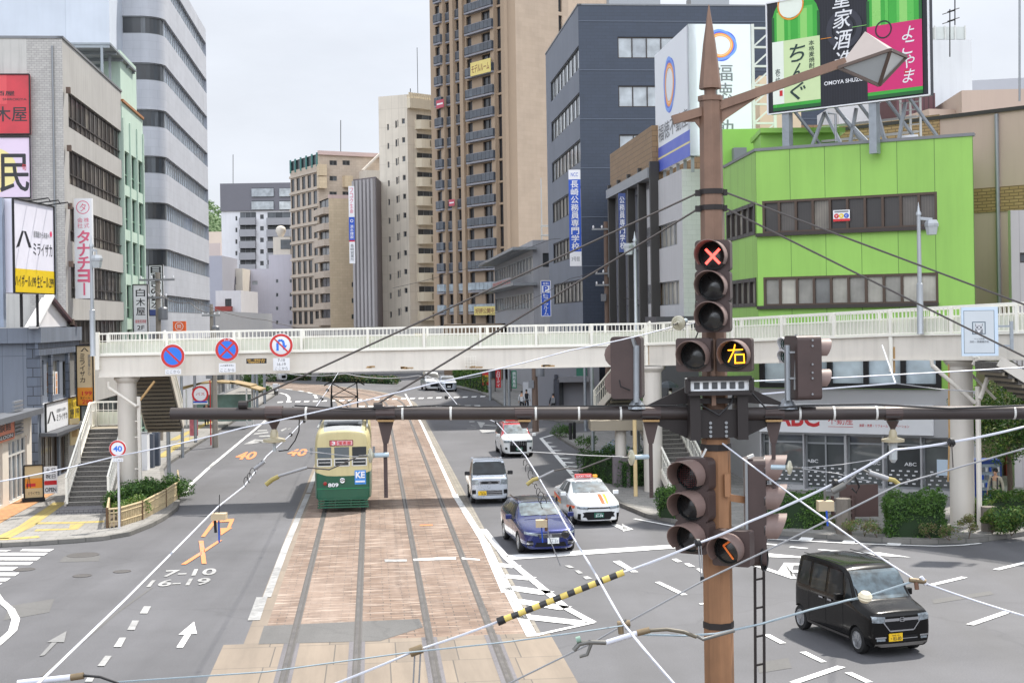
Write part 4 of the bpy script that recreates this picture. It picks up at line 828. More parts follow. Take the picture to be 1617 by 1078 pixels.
mb.build('floor_beam', root)
w2 = W[1]
for k in range(3):
 for (xa, xb) in ((635, 673), (700, 738)):
  u0, zt_ = w2.at(*f4(xa, 232 + 78 * k)); u1, z_ = w2.at(*f4(xb, 258 + 78 * k)); w2.hole(u0, u1, z_, zt_, cols=2, frame=FR_ALU)
for x in W: x.commit()
mb = MB(); mb.obox(w2.p(w2.L / 2, z1 + .2, .1), w2.d * w2.L / 2, w2.n * .3, V((0, 0, .35)), mat('pink_coping', '#c9b2ac', .7, .05)); mb.build('coping', root)
mb = MB()
for (xa, xb, y) in ((572, 610, 345), (572, 610, 283), (700, 740, 340)):
 mb = MB(); u0, zt_ = w2.at(*f4(xa, y)); u1, _ = w2.at(*f4(xb, y)); mb.obox(w2.p((u0 + u1) / 2, zt_, .6), w2.d * (u1 - u0) / 2, w2.n * .6, V((0, 0, 1.0)), BRW2); mb.build('balcony', root)
mb = MB(); u0, zt_ = w2.at(*f4(782, 260)); u1, z_ = w2.at(*f4(895, 330)); mb.obox(w2.p((u0 + u1) / 2, (zt_ + z_) / 2 - 1, 1.4), w2.d * (u1 - u0) / 2, w2.n * 1.4, V((0, 0, (zt_ - z_) / 2)), SHOPW); mb.bar(w2.p(u0, zt_ - 1, 1.6), w2.p(u1, zt_ + 3, 1.6), .6, .3, SHOPW); mb.build('roof_stair', root)
a, b, c = colX(506, 246), colX(522, 238), colX(562, 240)
root, W = building('tan_apartments', 'narrow tan apartment block with stacked balconies along one edge', [a, b, c], zat(b, 312), [BRW, BRW2], V((2, 12, 0)), depth=.3)
w = W[0]; fhh = 79 / 3.171 / F * 240; zt0 = w.at(*f4(620, 462))[1]
for k in range(8):
 w.hole(.15, w.L - .2, zt0 - fhh * k - .2, zt0 - fhh * k + 1.3, cols=2, frame=False)
 mb = MB(); mb.obox(w.p(w.L / 2, zt0 - fhh * k - .85, .5), w.d * w.L / 2, w.n * .5, V((0, 0, .55)), BRW); mb.build('balcony', root)
w2 = W[1]
for k in range(3):
 u0, zt_ = w2.at(*f4(746, 842 + 80 * k)); u1, z_ = w2.at(*f4(768, 866 + 80 * k)); w2.hole(u0, u1, z_, zt_, cols=2, frame=FR_ALU)
for x in W: x.commit()
mb = MB()
for i in range(7): mb.obox(w2.p(w2.L * (i + .5) / 7, w2.z1 + .2, -.1), w2.d * .35, w2.n * .12, V((0, 0, .3)), mat('pink_coping', '#c9b2ac'))
mb.build('coping', root)
FIN = mat('fin_grey', '#9c999a', .7, .06, .5); FIND = mat('fin_dark', '#6b6467', .7, .08, .5)
a, b, c = colX(561, 226), colX(597, 222), colX(607, 232)
root, W = building('finned_office', 'dark grey office clad in pale vertical fins', [a, b, c], zat(b, 279), [FIND, FIND], V((2, 12, 0)))
for x in W: x.commit()
w = W[0]; mb = MB()
for i in range(6):
 u = w.L * (.1 + i * .165); mb.obox(w.p(u, w.z1 / 2 + 3, .25), w.d * w.L * .045, w.n * .3, V((0, 0, w.z1 / 2 - 3.3)), FIN)
mb.build('vertical_fin', root)
p_ = P(552, 416, 220)
b = Board('tower_banner', 'tall narrow white and blue vertical banner beside the finned office', p_, V((1, 0, 0)), 9 / F * 220, 122 / F * 220, SWHITE, .3)
b.rect(0, .3, 1, .6, SBLUE); b.rect(0, .28, 1, .3, SRED); b.v('フコク生命', .2, .64, .8, .98, PINK2, .02); b.ring(.5, .55, .15, .24, SWHITE, 12); b.v('清水建設', .2, .32, .8, .5, SWHITE, .02); b.v('長崎営業所', .2, .03, .8, .25, SGREY, .02); b.done()
BEI = tilemat('beige_tile', '#d6cec0', '#d1c9bb', '#c0b8aa', 1.2, 2.95, streak=.1, bump=0., msize=.03, offset=0.)
BEIB = mat('beige_balcony', '#d3c9b4', .75, .06, .5, streak=.1)
a, b, c = colX(603, 230), colX(648, 228), colX(703, 233)
root, W = building('beige_apartments', 'beige apartment block with rounded balconies stacked down its right half', [a, b, c], zat(a, 153), [BEI, BEI], V((3, 20, 0)), depth=.25)
w, w2 = W; f5 = zp(590, 0, 3.594); fhh = 29.6 / F * 229
zt0 = w.at(*f5(130, 680))[1]
for k in range(11):
 for (xa, xb, dy, hh) in ((76, 86, 22, 34), (122, 132, 6, 40), (135, 140, 2, 40), (160, 177, -4, 30)):
  u0, _ = w.at(*f5(xa, 700)); u1, _ = w.at(*f5(xb, 700)); zz1 = zt0 - fhh * k - dy / 3.594 / F * 229; w.hole(u0, u1, zz1 - hh / 3.594 / F * 229, zz1, cols=1, frame=FR_ALU, fw=.08)
 zz1 = w2.at(*f5(300, 655))[1] - fhh * 1.02 * k; u0, _ = w2.at(*f5(243, 700)); u1, _ = w2.at(*f5(352, 700)); w2.hole(u0, u1, zz1 - 1.0, zz1, cols=3, frame=FR_ALU)
 mb = MB(); n_ = 9; pr = []
 for i in range(n_ + 1):
  t_ = i / n_; o_ = .5 + .9 * math.sin(math.pi * t_) ** .6; pr.append((u0 - .3 + (u1 - u0 + .6) * t_, o_))
 zb0, zb1 = zz1 - 2.45, zz1 - .95
 ptsb = [w2.p(u, 0, o) for u, o in pr] + [w2.p(pr[-1][0], 0), w2.p(pr[0][0], 0)]
 mb.prism([(p.x, p.y) for p in ptsb], zb0, zb1, BEIB, bottom=True)
 for t_ in (.42, .5, .58): u, o = pr[int(t_ * n_)][0], 1.42; mb.obox(w2.p(u0 + (u1 - u0) * t_, (zb0 + zb1) / 2 + .05, 1.4), w2.d * .06, w2.n * .05, V((0, 0, .5)), mat('slot_dark', '#6d6350', .8, .05))
 mb.build('balcony', root)
for x in W: x.commit()
mb = MB(); mb.obox(w2.p(w2.L / 2, w2.z1 - 1.4, .4), w2.d * w2.L / 2, w2.n * .4, V((0, 0, .8)), BEIB)
for i in range(16): mb.obox(w2.p(w2.L * (i + .5) / 16, w2.z1 - .2, .4), w2.d * .18, w2.n * .1, V((0, 0, .5)), BEIB)
mb.build('parapet', root)
mb = MB(); q = a + V((6, 6, w.z1)); mb.tube([q, q + V((0, 0, 9))], .05, BLACKM, 5); mb.build('mast', root)
TW = tilemat('tower_tile', '#b9a692', '#b4a18d', '#a99783', 1.2, .6, streak=.05, bump=.05, msize=.008); TWP = mat('tower_pier', '#a08c77', .75, .06, .6); TSLAB = mat('tower_slab', '#86868d', .6, .06); TGL = glassmat('tower_balcony_glass', [(0, '#3f4650'), (.5, '#373d46'), (.8, '#484f58')], .12, coat=.6); TGL2 = glassmat('tower_balcony_frost', [(0, '#8d9aa3'), (.5, '#98a5ad')], .2); TGLW = glassmat('tower_window', [(0, '#23262c'), (.5, '#2b2f36'), (.85, '#3a3d42')], .06)
a, b = colX(686, 209), colX(803, 194); c = colX(821, 194.5); d_ = colX(905, 201)
H_T = 62
root, W = building('brown_tower', 'tallest brown apartment tower with grey glass balconies', [a, b, c, d_], H_T, [TWP, TWP, TW], V((8, 20, 0)), depth=.35)
w = W[0]; fhh = 34.3 / F * 197
UX = lambda x: w.at(x, 300)[0]
cols_ = [(691, 702, 0), (707, 718, 1), (723, 731, 1), (740, 748, 2), (764, 780, 2), (788, 799, None)]
zt0 = w.at(760, 17)[1]
for k in range(-4, 18):
 zf = zt0 - fhh * k
 if zf < 3.4: break
 fr = TGL2 if zf < 12 else TGL
 for (xa, xb, kind) in cols_:
  w.holes.append((UX(xa), UX(xb), zf + .05, zf + fhh - .25))
 mb = MB()
 for (xa, xb, kind) in ((695, 706, 0), (708, 720, 1), (723, 733, 1), (744, 787, 2)):
  u0, u1 = UX(xa), UX(xb); o = .8 if kind in (0, 2) else .15
  mb.obox(w.p((u0 + u1) / 2, zf, o / 2), w.d * (u1 - u0) / 2, w.n * o / 2, V((0, 0, .12)), TSLAB)
  n_ = max(2, int((u1 - u0) / .9))
  for i in range(n_): mb.obox(w.p(u0 + (u1 - u0) * (i + .5) / n_, zf + .72, o - .04), w.d * ((u1 - u0) / n_ / 2 - .03), w.n * .02, V((0, 0, .5)), fr)
  mb.obox(w.p((u0 + u1) / 2, zf + 1.25, o - .04), w.d * (u1 - u0) / 2, w.n * .035, V((0, 0, .03)), TSLAB)
  if kind in (0, 2):
   for uu in (u0, u1): mb.obox(w.p(uu, zf + .7, o / 2), w.d * .02, w.n * o / 2, V((0, 0, .52)), fr)
 mb.build('balcony', root)
for h in w.holes: w.wi.append((h, 1 if h[1] - h[0] < 2 else 2, (1,), TGLW, FR_DARK, .08, .3, 'window'))
w3 = W[2]
for k in range(-4, 18):
 zf = zt0 - fhh * k
 if zf > 3.4: w3.hole(w3.at(883, 100)[0], w3.at(889, 100)[0], zf, zf + fhh - .5, cols=1, frame=False)
for x in W: x.commit()
mb = MB()
for x in (704.5, 720, 735, 784.5, 801.5): mb.obox(w.p(UX(x), H_T / 2, .2), w.d * .42, w.n * .25, V((0, 0, H_T / 2)), TWP)
mb.build('corner_pier', root)
for (x0, y0, x1, y1, tx, lb) in ((746, 101, 778, 114, 'モデルルーム', 'yellow cloth banner with red lettering high on the brown tower balcony'), (752, 484, 786, 497, '好評公開中', 'yellow banner on the lowest balcony of the brown tower')):
 o, x, y, ww, hh = rectpx(w, x0 + 5, y0, x1 + 5, y1, .9); b = Board('balcony_banner', lb, o, x, ww, hh, flat('banner_yellow', '#d6c477'), .06, 'banner'); b.t(tx, .06, .2, .94, .8, mat('banner_ink', '#7d4a3a', .6, .05), .03); b.done()
for (x0, y0, x1, y1, lb) in ((692, 160, 704, 170, 'small red banner at the outer edge of a tower balcony'), (712, 316, 721, 325, 'small red banner between two tower piers')):
 o, x, y, ww, hh = rectpx(w, x0 + 5, y0, x1 + 5, y1, .92); b = Board('balcony_banner', lb, o, x, ww, hh, mat('banner_red', '#b25060', .6, .08), .06, 'banner'); b.rect(.1, .4, .9, .6, SWHITE); b.done()
for x0, yt, yb, Y0, lb in ((538, 190, 243, 255, 'thin mast on the brown grid apartment roof'), (368, 244, 292, 304, 'thin mast on the dark grey apartment roof'), (648, 140, 160, 232, 'small aerial on the beige apartment roof')): mb = MB(); mb.tube([P(x0, yb, Y0), P(x0, yt, Y0)], .07, BLACKM, 5); tag(mb.build('roof_mast', loc=P(x0, yb, Y0)), lb, 'mast')
SR = 16.0
LG = mat('low_grey_concrete', '#a2a2a6', .8, .08, .5, streak=.2)
a, b, c = colS(782, SR), colS(843, SR), colS(843, SR) + NN * 9
root, W = building('canopy_office', 'low grey concrete office with two flat canopies and strip windows', [a, b, c], zat(b, 379), [LG, LG], DD * 20 + NN * 4)
w, w2 = W; f6 = zp(590, 280, 3.85)
for (ya, yb) in ((470, 590), (695, 800)):
 zt_ = w.at(*f6(965, ya))[1]; z_ = w.at(*f6(965, yb))[1]; w.hole(.5, w.L - .4, z_, zt_, cols=14, glass=GL_PALE, frame=FR_ALU, fw=.12)
 zb_, zc_ = w2.at(*f6(1030, yb - 45))[1], w2.at(*f6(1030, ya - 10))[1]; w2.hole(w2.at(*f6(1028, 500))[0], min(w2.L - .2, 8), zb_, zc_, cols=2)
for x in W: x.commit()
mb = MB()
for ya in (440, 655):
 zt_ = w.at(*f6(965, ya))[1]; mb.obox(w.p(w.L / 2 + .5, zt_ + .1, .9), w.d * (w.L / 2 + .2), w.n * 1.2, V((0, 0, .14)), FR_ALU)
mb.build('canopy', root)
b = Board('facade_lettering', 'row of red lettering along the lower canopy of the grey office', w.p(w.L * .35, w.at(*f6(965, 650))[1], 1.6), w.d, w.L * .5, .9, LG, .05); b.t('長崎自動車販売店協会', .0, .1, 1, .9, mat('red_lettering', '#a8544a', .6, .1), .02); b.done()
mb = MB(); q = w.p(w.L * .8, w.z1, -2)
for i in range(4): mb.box(q + V((i % 2 * 1.6, i // 2 * 1.6, 1)), (.1, .1, 2), FR_WHITE)
for h in (1, 2): mb.box(q + V((.8, .8, h)), (1.8, 1.8, .1), FR_WHITE)
for i in (0, 1): mb.tube([q + V((i * 1.1, 0, 0)), q + V((i * 1.1, 0, 7))], .06, FR_WHITE, 5)
mb.build('roof_frame', root)
NAVY = tilemat('navy_tile', '#323c4c', '#2f3948', '#272f3c', .6, .25, rough=.45, streak=.06, bump=.1, msize=.01); NAVYF = tilemat('navy_panel', '#6c727e', '#676d79', '#555b66', 3.2, 40., streak=.06, bump=0., msize=.008)
a, b, c = colS(868, SR), colS(920.5, SR), colS(920.5, SR) + NN * 22
z1 = zat(b, 8)
root, W = building('navy_office', 'dark navy tiled office with grey street front and ribbon windows', [a, b, c], z1, [NAVYF, NAVY], DD * 18 + NN * 4, coping=.3)
w, w2 = W; f7 = zp(860, 0, 3.478)
wins = [((25, 490), (205, 330)), ((30, 720), (210, 590)), ((35, 960), (215, 840))]
for k in range(6):
 zt_ = w.at(*f7(205, 225))[1] - k * (w.at(*f7(205, 225))[1] - w.at(*f7(205, 490))[1]); w.hole(w.at(*f7(33, 500))[0], w.at(*f7(207, 300))[0], zt_ - 1.75, zt_, cols=8, glass=GL_BLIND if k > 2 else GL_PALE, frame=BLACKM, fw=.1)
fh2 = w2.at(*f7(450, 205))[1] - w2.at(*f7(450, 473))[1]
for k in range(6):
 zt_ = w2.at(*f7(450, 203))[1] - k * fh2; w2.hole(w2.at(*f7(402, 300))[0], w2.at(*f7(720, 300))[0], zt_ - fh2 * .44, zt_, cols=4, glass=GL_PALE, frame=FR_DARK, fw=.08)
for x in W: x.commit()
mb = MB()
for k in range(6): mb.obox(w2.p(w2.L / 2, w2.at(*f7(450, 118))[1] - k * fh2, .02), w2.d * w2.L / 2, w2.n * .02, V((0, 0, .03)), mat('joint_pale', '#596270', .6, .05))
mb.build('floor_joint', root)
mb = MB(); mb.box(w2.p(5, z1 + 1, -4), (4, 3, 2), FR_ALU); mb.box(w2.p(11, z1 + .8, -4), (3, 3, 1.6), FR_ALU); mb.build('roof_unit', root)
b = projecting('projecting_sign', 'tall blue vertical school banner with white lettering on the navy office', 900, 268, 918.5, 420, 14.6, SBLUE, None)
b.rect(0, .9, 1, 1, SWHITE); b.t('NCC', .2, .93, .8, .97, SBLUE); b.rect(0, 0, 1, .15, SWHITE); b.t('3号館', .15, .05, .85, .1, SGREY); b.v('長崎公務員専門学校', .18, .165, .82, .89, SWHITE, .03, .1); b.done()
b = projecting('projecting_sign', 'short blue vertical sign with boxed P above the footbridge', 855, 443, 870, 499, 14.6, SBLUE, SWHITE)
b.rect(.1, .66, .9, .86, SWHITE); b.t('P', .25, .68, .75, .85, SBLUE, .04); b.t('有料', .2, .88, .8, .96, SWHITE); b.v('トランクルーム', .25, .03, .75, .63, SWHITE, .02, .1); b.done()
BRN = tilemat('brown_brick_tile', '#8c7254', '#836a4d', '#6a553f', .5, .3, streak=.08, msize=.02); MULL = mat('dark_mullion', '#33312f', .5, .1)
a, b, c = colS(973, SR), colS(1041, SR), colS(1041, SR) + NN * 10
root, W = building('brick_trim_office', 'narrow office with brown tiled top and glazed grey front', [a, b, c], zat(b, 198), [mat('grey_spandrel', '#6f7078', .6, .1, .5), BRN], DD * 14 + NN * 4)
w = W[0]
mb = MB(); zb_ = w.at(*f7(390, 1040))[1]; mb.obox(w.p(w.L / 2, (zb_ + w.z1) / 2, .1), w.d * w.L / 2, w.n * .15, V((0, 0, (w.z1 - zb_) / 2)), BRN); mb.obox(w.p(w.L / 2, zb_ - .3, .25), w.d * w.L / 2, w.n * .3, V((0, 0, .28)), FR_ALU); mb.build('tiled_parapet', root)
for k in range(5):
 for i in range(4):
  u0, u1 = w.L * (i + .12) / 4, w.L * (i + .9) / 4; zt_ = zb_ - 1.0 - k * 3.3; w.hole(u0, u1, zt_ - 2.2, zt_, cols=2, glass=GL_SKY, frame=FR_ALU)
for x in W: x.commit()
mb = MB()
for i in range(5): mb.obox(w.p(w.L * (i + .01) / 4 + .1, zb_ / 2, .2), w.d * .16, w.n * .25, V((0, 0, zb_ / 2 + .3)), MULL)
mb.build('mullion', root)
b = projecting('projecting_sign', 'faded blue vertical school banner in the shade of the glazed office', 978, 305, 989, 398, 14.8, mat('sign_blue_dull', '#38497f', .5, .05)); b.v('公務員専門学校', .15, .05, .85, .95, SWHITE, .02, .1); b.done()  # duller, darker blue than the other school banner
WB = tilemat('white_tile', '#c9cac8', '#c4c5c3', '#b4b5b3', .5, .25, streak=.1, bump=.05, msize=.008); WBS = mat('white_street_front', '#b9b9bc', .8, .06, .5, streak=.15)
a, b, c = colS(1022, SR), colS(1080, SR), colS(1080, SR) + NN * 9
root, W = building('white_office', 'plain white office carrying a large white advertising box', [a, b, c], zat(b, 267), [WBS, WB], DD * 9 + NN * 2)
w = W[0]; f8 = zp(860, 290, 3.478)
for (xa, xb, yt, yb) in ((612, 728, 200, 335), (620, 735, 530, 665)):
 u0, u1 = w.at(*f8(xa, 300))[0], w.at(*f8(xb, 300))[0]; zt_, z_ = w.at(*f8(xb, yt))[1], w.at(*f8(xb, yb))[1]; w.hole(u0, u1, z_, zt_, cols=5, glass=GL_BLIND, frame=FR_ALU)
for x in W: x.commit()
AB = flat('advert_white', '#dfe3e9', .45, .03)
pa, pb = colS(1040, SR + .1), colS(1094, SR + .1); pc = pb + NN * 3.2
zT, zB = P(1094, 38, pb.y).z, P(1094, 246, pb.y).z; z0s = P(1040, 274, pa.y).z
L_ = (pb - pa).length
b = Board('advert_box', 'white roof advert box with blue and orange ring emblem and grey lettering', pa + V((0, 0, zB)), pb - pa, L_, zT - zB, AB, .4, 'billboard')
RB, RO = flat('ring_blue', '#4a63d6'), flat('ring_orange', '#f0963a')
def emblem(b, cx, cy, r):
 b.ring(cx, cy, r * .62, r, RB, 40, 1., .05); b.ring(cx, cy, r * .86, r * 1.0, flat('ring_light_blue', '#6f9ae8'), 40, 1., .06, 2.); b.ring(cx, cy, r * .6, r * .8, RO, 40, 1., .03, 1.); b.ring(cx, cy, r * .64, r * .7, flat('ring_pale_orange', '#f6c48e'), 40, 1., .03, 1.)
b.rect(0, .0, 1, .2, flat('advert_blue', '#5566c4')); b.rect(0, .1, 1, .115, flat('sign_cream', '#e0d290'))
emblem(b, .45, .66, L_ * .17); b.t('福徳不動産', .1, .24, .95, .38, SGREY, .005); b.done()
b2 = Board('panel', '', pb + V((0, 0, zB)), NN, 3.2, zT - zB, AB, .4, parent=b.root)
b2.s = None
emblem(b2, .52, .84, .78); b2.v('福徳不動産', .37, .0, .7, .7, SGREY, .005, .1); b2.done('lettering')
mb = MB()
for i in range(8):
 z_ = zB - .3 + (zT - zB + .1) * i / 7; mb.bar(pb + NN * 3.3 + V((0, 0, z_)), pb + NN * 4.4 + V((0, 0, z_)), .1, .1, FR_WHITE)
 if i < 7: z2 = zB - .3 + (zT - zB + .1) * (i + 1) / 7; mb.bar(pb + NN * 3.3 + V((0, 0, z_)), pb + NN * 4.4 + V((0, 0, z2)), .08, .08, FR_WHITE)
for k in (3.3, 4.4): mb.bar(pb + NN * k + V((0, 0, zB - 1.3)), pb + NN * k + V((0, 0, zT)), .14, .14, FR_WHITE)
mb.build('scaffold', b.root)
mb = MB()
for i in range(6): q = pa.lerp(pb, i / 5); mb.bar(q + V((.15, .3, zat(pb, 268) - .1)), q + V((.15, .3, zB + .05)), .16, .16, FR_ALU)
mb.build('leg', b.root)
GREEN = tilemat('lime_panel', '#8ab755', '#86b351', '#557733', 1.45, 60., rough=.5, streak=.12, bump=.3, msize=.014, offset=0.); GREEND = mat('lime_paint', '#86bb50', .5, .05)
g1 = colX(1197, 59.); g0 = colX(1147, 65.6); g2 = colX(1540.5, 54.9)
z1 = zat(g1, 238)
root, W = building('estate_agency', 'lime green corner office of three storeys with brown strip windows', [g0, g1, g2], z1, [GREEN, GREEN], V((2.6, 9, 0)), coping=.3, depth=.12)
wc, w = W; f9 = zp(1130, 200, 2.994); zG = w.at(1300, 613.5)[1]
w.z0 = zG; wc.z0 = zG
for (yt, yb, gl, n_) in ((352, 508, GL_BROWN, 10), (712, 850, GL_BLIND, 10)):
 zt_, z_ = w.at(*f9(225, yt))[1], w.at(*f9(225, yb))[1]; w.hole(.25, w.at(*f9(1048, 400))[0], z_, zt_, cols=n_, glass=gl, frame=FR_BROWN, fw=.1, inset=.1)
 wc.hole(.5, wc.L - .2, z_, zt_, cols=5, glass=GL_BLIND, frame=FR_DARK, fw=.16, inset=.1)
 mb = MB(); u1 = w.at(*f9(1048, 400))[0]; mb.obox(w.p(u1 / 2, z_ - .04, .08), w.d * u1 / 2, w.n * .1, V((0, 0, .07)), FR_DARK); mb.build('sill', root)
f10 = zp(1180, 550, 3.478)
zt_, z_ = w.at(*f10(600, 40))[1], w.at(*f10(600, 215))[1]; w.hole(.05, w.at(*f10(1068, 200))[0], zG + .03, w.at(1300, 545)[1], cols=5, glass=glassmat('glass_frosted', [(0, '#b4c3cd'), (.5, '#a9b9c4'), (.8, '#bccad2')], .1), frame=BLACKM, fw=.2, inset=.08)
for x in W: x.commit()
GFW = mat('shopfront_grey', '#a6a6a8', .6, .06, .6); 
wg = Wall(root, g1, g2, -.02, zG, GFW, .35); wgc = Wall(root, g0, g1, -.02, zG, GFW, .35)
GCLEAR = glassmat('glass_shopfront', [(0, '#3b4042'), (.4, '#4c5152'), (.7, '#2f3335'), (.9, '#5b5f5e')], .03)
zt_, z_ = wg.at(*f10(600, 478))[1], wg.at(*f10(600, 800))[1]
U = lambda x: wg.at(*f10(x, 600))[0]
for xa, xb in ((-60, 120), (128, 305), (312, 532), (545, 740), (750, 950), (958, 1112)):
 wg.hole(max(U(xa), .05), min(U(xb), wg.L - .3), max(z_, .35) if xa != 312 else .2, zt_, cols=2 if xa in (312,) else 1, rows=(5, 1), glass=GCLEAR, frame=FR_ALU, fw=.07, name='door' if xa == 312 else 'shop_window')
for x in (wg, wgc): x.commit()
mb = MB(); mb.obox(wg.p(wg.L / 2 - .3, z_ - .1, .02), wg.d * (wg.L / 2 - .3), wg.n * .04, V((0, 0, .12)), FR_WHITE); mb.build('window_sill', root)
mb = MB()
for i in range(6):
 mb.obox(wg.p(1. + i * 1.25, .75, -1.2 - (i % 2) * .8), wg.d * .5, wg.n * .3, V((0, 0, .4)), mat('shop_desk', '#8a8a86', .6, .2)); mb.obox(wg.p(1.3 + i * 1.25, 1.5, -2.2), wg.d * .35, wg.n * .05, V((0, 0, .35)), INK)
mb.build('shop_counter', root)
b = Board('frosted_film', '', wg.p(.3, z_, -.30), wg.d, wg.L - .8, zt_ - z_, GCLEAR, .004, parent=root)
for i in range(26):
 for j in range(6): b.mb.face([b.q(b.w * (i + .2 + .3 * (j % 2)) / 26, b.h * (.05 + j * .07), .012), b.q(b.w * (i + .6 + .3 * (j % 2)) / 26, b.h * (.05 + j * .07), .012), b.q(b.w * (i + .6 + .3 * (j % 2)) / 26, b.h * (.075 + j * .07), .012), b.q(b.w * (i + .2 + .3 * (j % 2)) / 26, b.h * (.075 + j * .07), .012)], SWHITE)
for u in (.2, .52, .7, .88): b.t('ABC', u, .5, u + .06, .56, SWHITE, .02)
bpy.data.objects.remove([o for o in COL.objects if o.name.startswith('frosted_film')][-1]); b.done('dot_pattern')
o, x, y, ww, hh = wg.p(max(U(10), .05), wg.at(*f10(600, 466))[1], .22), wg.d, 0, 0, 0
b = Board('shop_sign', 'white estate agency sign board with red letters above the glazed shopfront', wg.p(.05, wg.at(*f10(600, 466))[1], .2), wg.d, U(1028) - .05, wg.at(*f10(600, 305))[1] - wg.at(*f10(600, 466))[1], SWHITE, .18)
RA, RB_ = U(100) / U(1028), U(385) / U(1028)
b.t('ABC', .09, .2, .36, .82, SRED, .03); b.t('不動産', .41, .3, .555, .62, SRED, .0); b.rect(.41, .22, .555, .235, SRED); b.t('賃貸・売買・リフォーム・リノベーション', .59, .24, .87, .34, SRED); b.done()
b = Board('window_notice', 'blue white notice board in the right shop window', wg.p(U(1042), wg.at(*f10(1042, 695))[1], .05), wg.d, U(1106) - U(1042), wg.at(*f10(1042, 608))[1] - wg.at(*f10(1042, 695))[1], flat('notice_pale', '#b9c8d6'), .03); b.done()
o, x, y, ww, hh = rectpx(w, 1316, 350, 1342, 331, .02)
b = Board('window_notice', 'red and white ABC notice inside the upper strip window', o, x, ww, hh, SWHITE, .02); b.rect(0, .78, 1, 1, SRED)
for cx, cc_, ch in ((.2, SRED, 'A'), (.5, SYEL, 'B'), (.8, SBLUE, 'C')): b.ring(cx, .52, 0, .1, cc_, 14); b.t(ch, cx - .06, .43, cx + .06, .61, SWHITE)
b.rect(.08, .08, .92, .2, SGREY); b.done()
mb = MB(); q0 = P(1205, 235, 61.5); q1 = P(1330, 235, 59.5); base = w.z1
rm = thing('roof_room', 'lime green roof room with pipe behind the billboard legs', 'roof room', (q0.x, q0.y, base))
mb.obox((q0 + q1) / 2 * 1 + V((0, 1.5, -.2)), (q1 - q0) / 2, V((.1, 1.5, 0)), V((0, 0, .85)), GREEND); mb.build('wall', rm)
mb = MB(); mb.obox((q0 + q1) / 2 + V((0, 1.3, .72)), (q1 - q0) / 2 * 1.06, V((.1, 1.9, 0)), V((0, 0, .1)), GREEND); mb.build('roof', rm)
mb = MB(); mb.tube([q0 + V((.3, -.15, .2)), q0 + V((1.3, -.15, .2)), q0 + V((1.3, -.15, -.7))], .05, GREEND, 6); mb.build('pipe', rm)
pr = P(1148, 245, 66); rm = thing('stair_tower', 'lime green stair tower rising behind the chamfered corner', 'roof room', (pr.x, pr.y, base))
mb = MB(); mb.obox((pr.x + 2.5, pr.y + 3, base + .3), (2.6, 0, 0), (0, 2.5, 0), (0, 0, P(1148, 212, 66).z - base), GREEND); mb.build('wall', rm)
mb = MB(); mb.obox((pr.x + .6, pr.y + .2, base + .5), (.3, 0, 0), (0, .3, 0), (0, 0, .45), SGREY); mb.build('meter_box', rm)
YB = 57.
bl, br = P(1213, 171, 59.3), P(1468, 150, 54.6)
h_ = P(1468, -40, 54.6).z - br.z
BBK = tilemat('billboard_black', '#1d1e27', '#191a22', '#2c2d35', .12, 30., rough=.4, streak=.02, bump=0., msize=.006, offset=0.)
b = Board('roof_billboard', 'huge black roof billboard with two green bottles and white brush lettering', V((bl.x, bl.y, br.z)), V((br.x - bl.x, br.y - bl.y, 0)), (V((br.x, br.y)) - V((bl.x, bl.y))).length, h_, BBK, .35, 'billboard', border=SWHITE)
BG = mat('bottle_green', '#3aa23a', .3, .1, .6); BGL = flat('bottle_green_light', '#8ac96a', .3); LABG = mat('label_pale_green', '#c4d6a4', .5, .08, .4); LABW = flat('label_white', '#dfe6da'); INKG = flat('brush_green_black', '#223a36'); MAG = mat('label_magenta', '#c8286c', .5, .08, .4)
def bottle(b, a0, a1, lab, light):
 w_ = a1 - a0
 b.shape([(a0, .02), (a1, .02), (a1, .84), (a1 - w_ * .06, .92), (a1 - w_ * .16, .99), (a0 + w_ * .16, .99), (a0 + w_ * .06, .92), (a0, .84)], BG)
 b.rect(a0 + w_ * .1, .64, a0 + w_ * .26, .9, BGL); b.rect(a0 + w_ * .55, .64, a0 + w_ * .86, .92, flat('bottle_mid', '#58b84e', .3)); b.rect(a0 + w_ * .6, .64, a0 + w_ * .74, .9, BGL)
 b.rect(a0, .08, a1, .64, lab); b.rect(a0, .02, a1, .05, flat('bottle_dark', '#1d5a2c')); b.rect(a0, .64, a0 + w_ * .05, .86, flat('bottle_dark', '#1d5a2c')); b.rect(a1 - w_ * .05, .64, a1, .86, flat('bottle_dark', '#1d5a2c')); b.rect(a0 + w_ * .34, .64, a0 + w_ * .4, .95, flat('bottle_mid', '#58b84e', .3))
bottle(b, .035, .345, LABG, 1); b.rect(.035, .08, .11, .64, LABW); b.ring(.16, .97, 0, .62, LABW, 24); b.ring(.16, .95, .55, .62, SORANGE, 24)
b.v('ちんぐ', .15, .09, .25, .6, INKG, .015, .1, .25); b.v('本格麦焼酎', .275, .36, .31, .61, INKG, .005); b.v('壱岐', .055, .25, .085, .4, INKG); b.rect(.08, .15, .1, .2, SRED)
b.ring(.5, .66, .55, .8, flat('pattern_grey', '#33343e'), 24); b.ring(.5, .66, .2, .42, flat('pattern_grey', '#33343e'), 24)
b.v('重家酒造', .43, .3, .55, 1.02, SWHITE, .015, .1, .2); b.t('OMOYA SHUZO', .37, .19, .615, .225, SWHITE, .02)
b.rect(.352, .6, .42, .605, SORANGE); b.rect(.55, .66, .64, .664, BGL)
bottle(b, .64, .965, MAG, 0); b.ring(.74, .6, .3, .36, INK, 20); b.v('よこやま', .85, .12, .92, .6, SWHITE, .012, .08, .3); b.rect(.86, .2, .885, .23, SRED)
b.done()
d_ = b.x
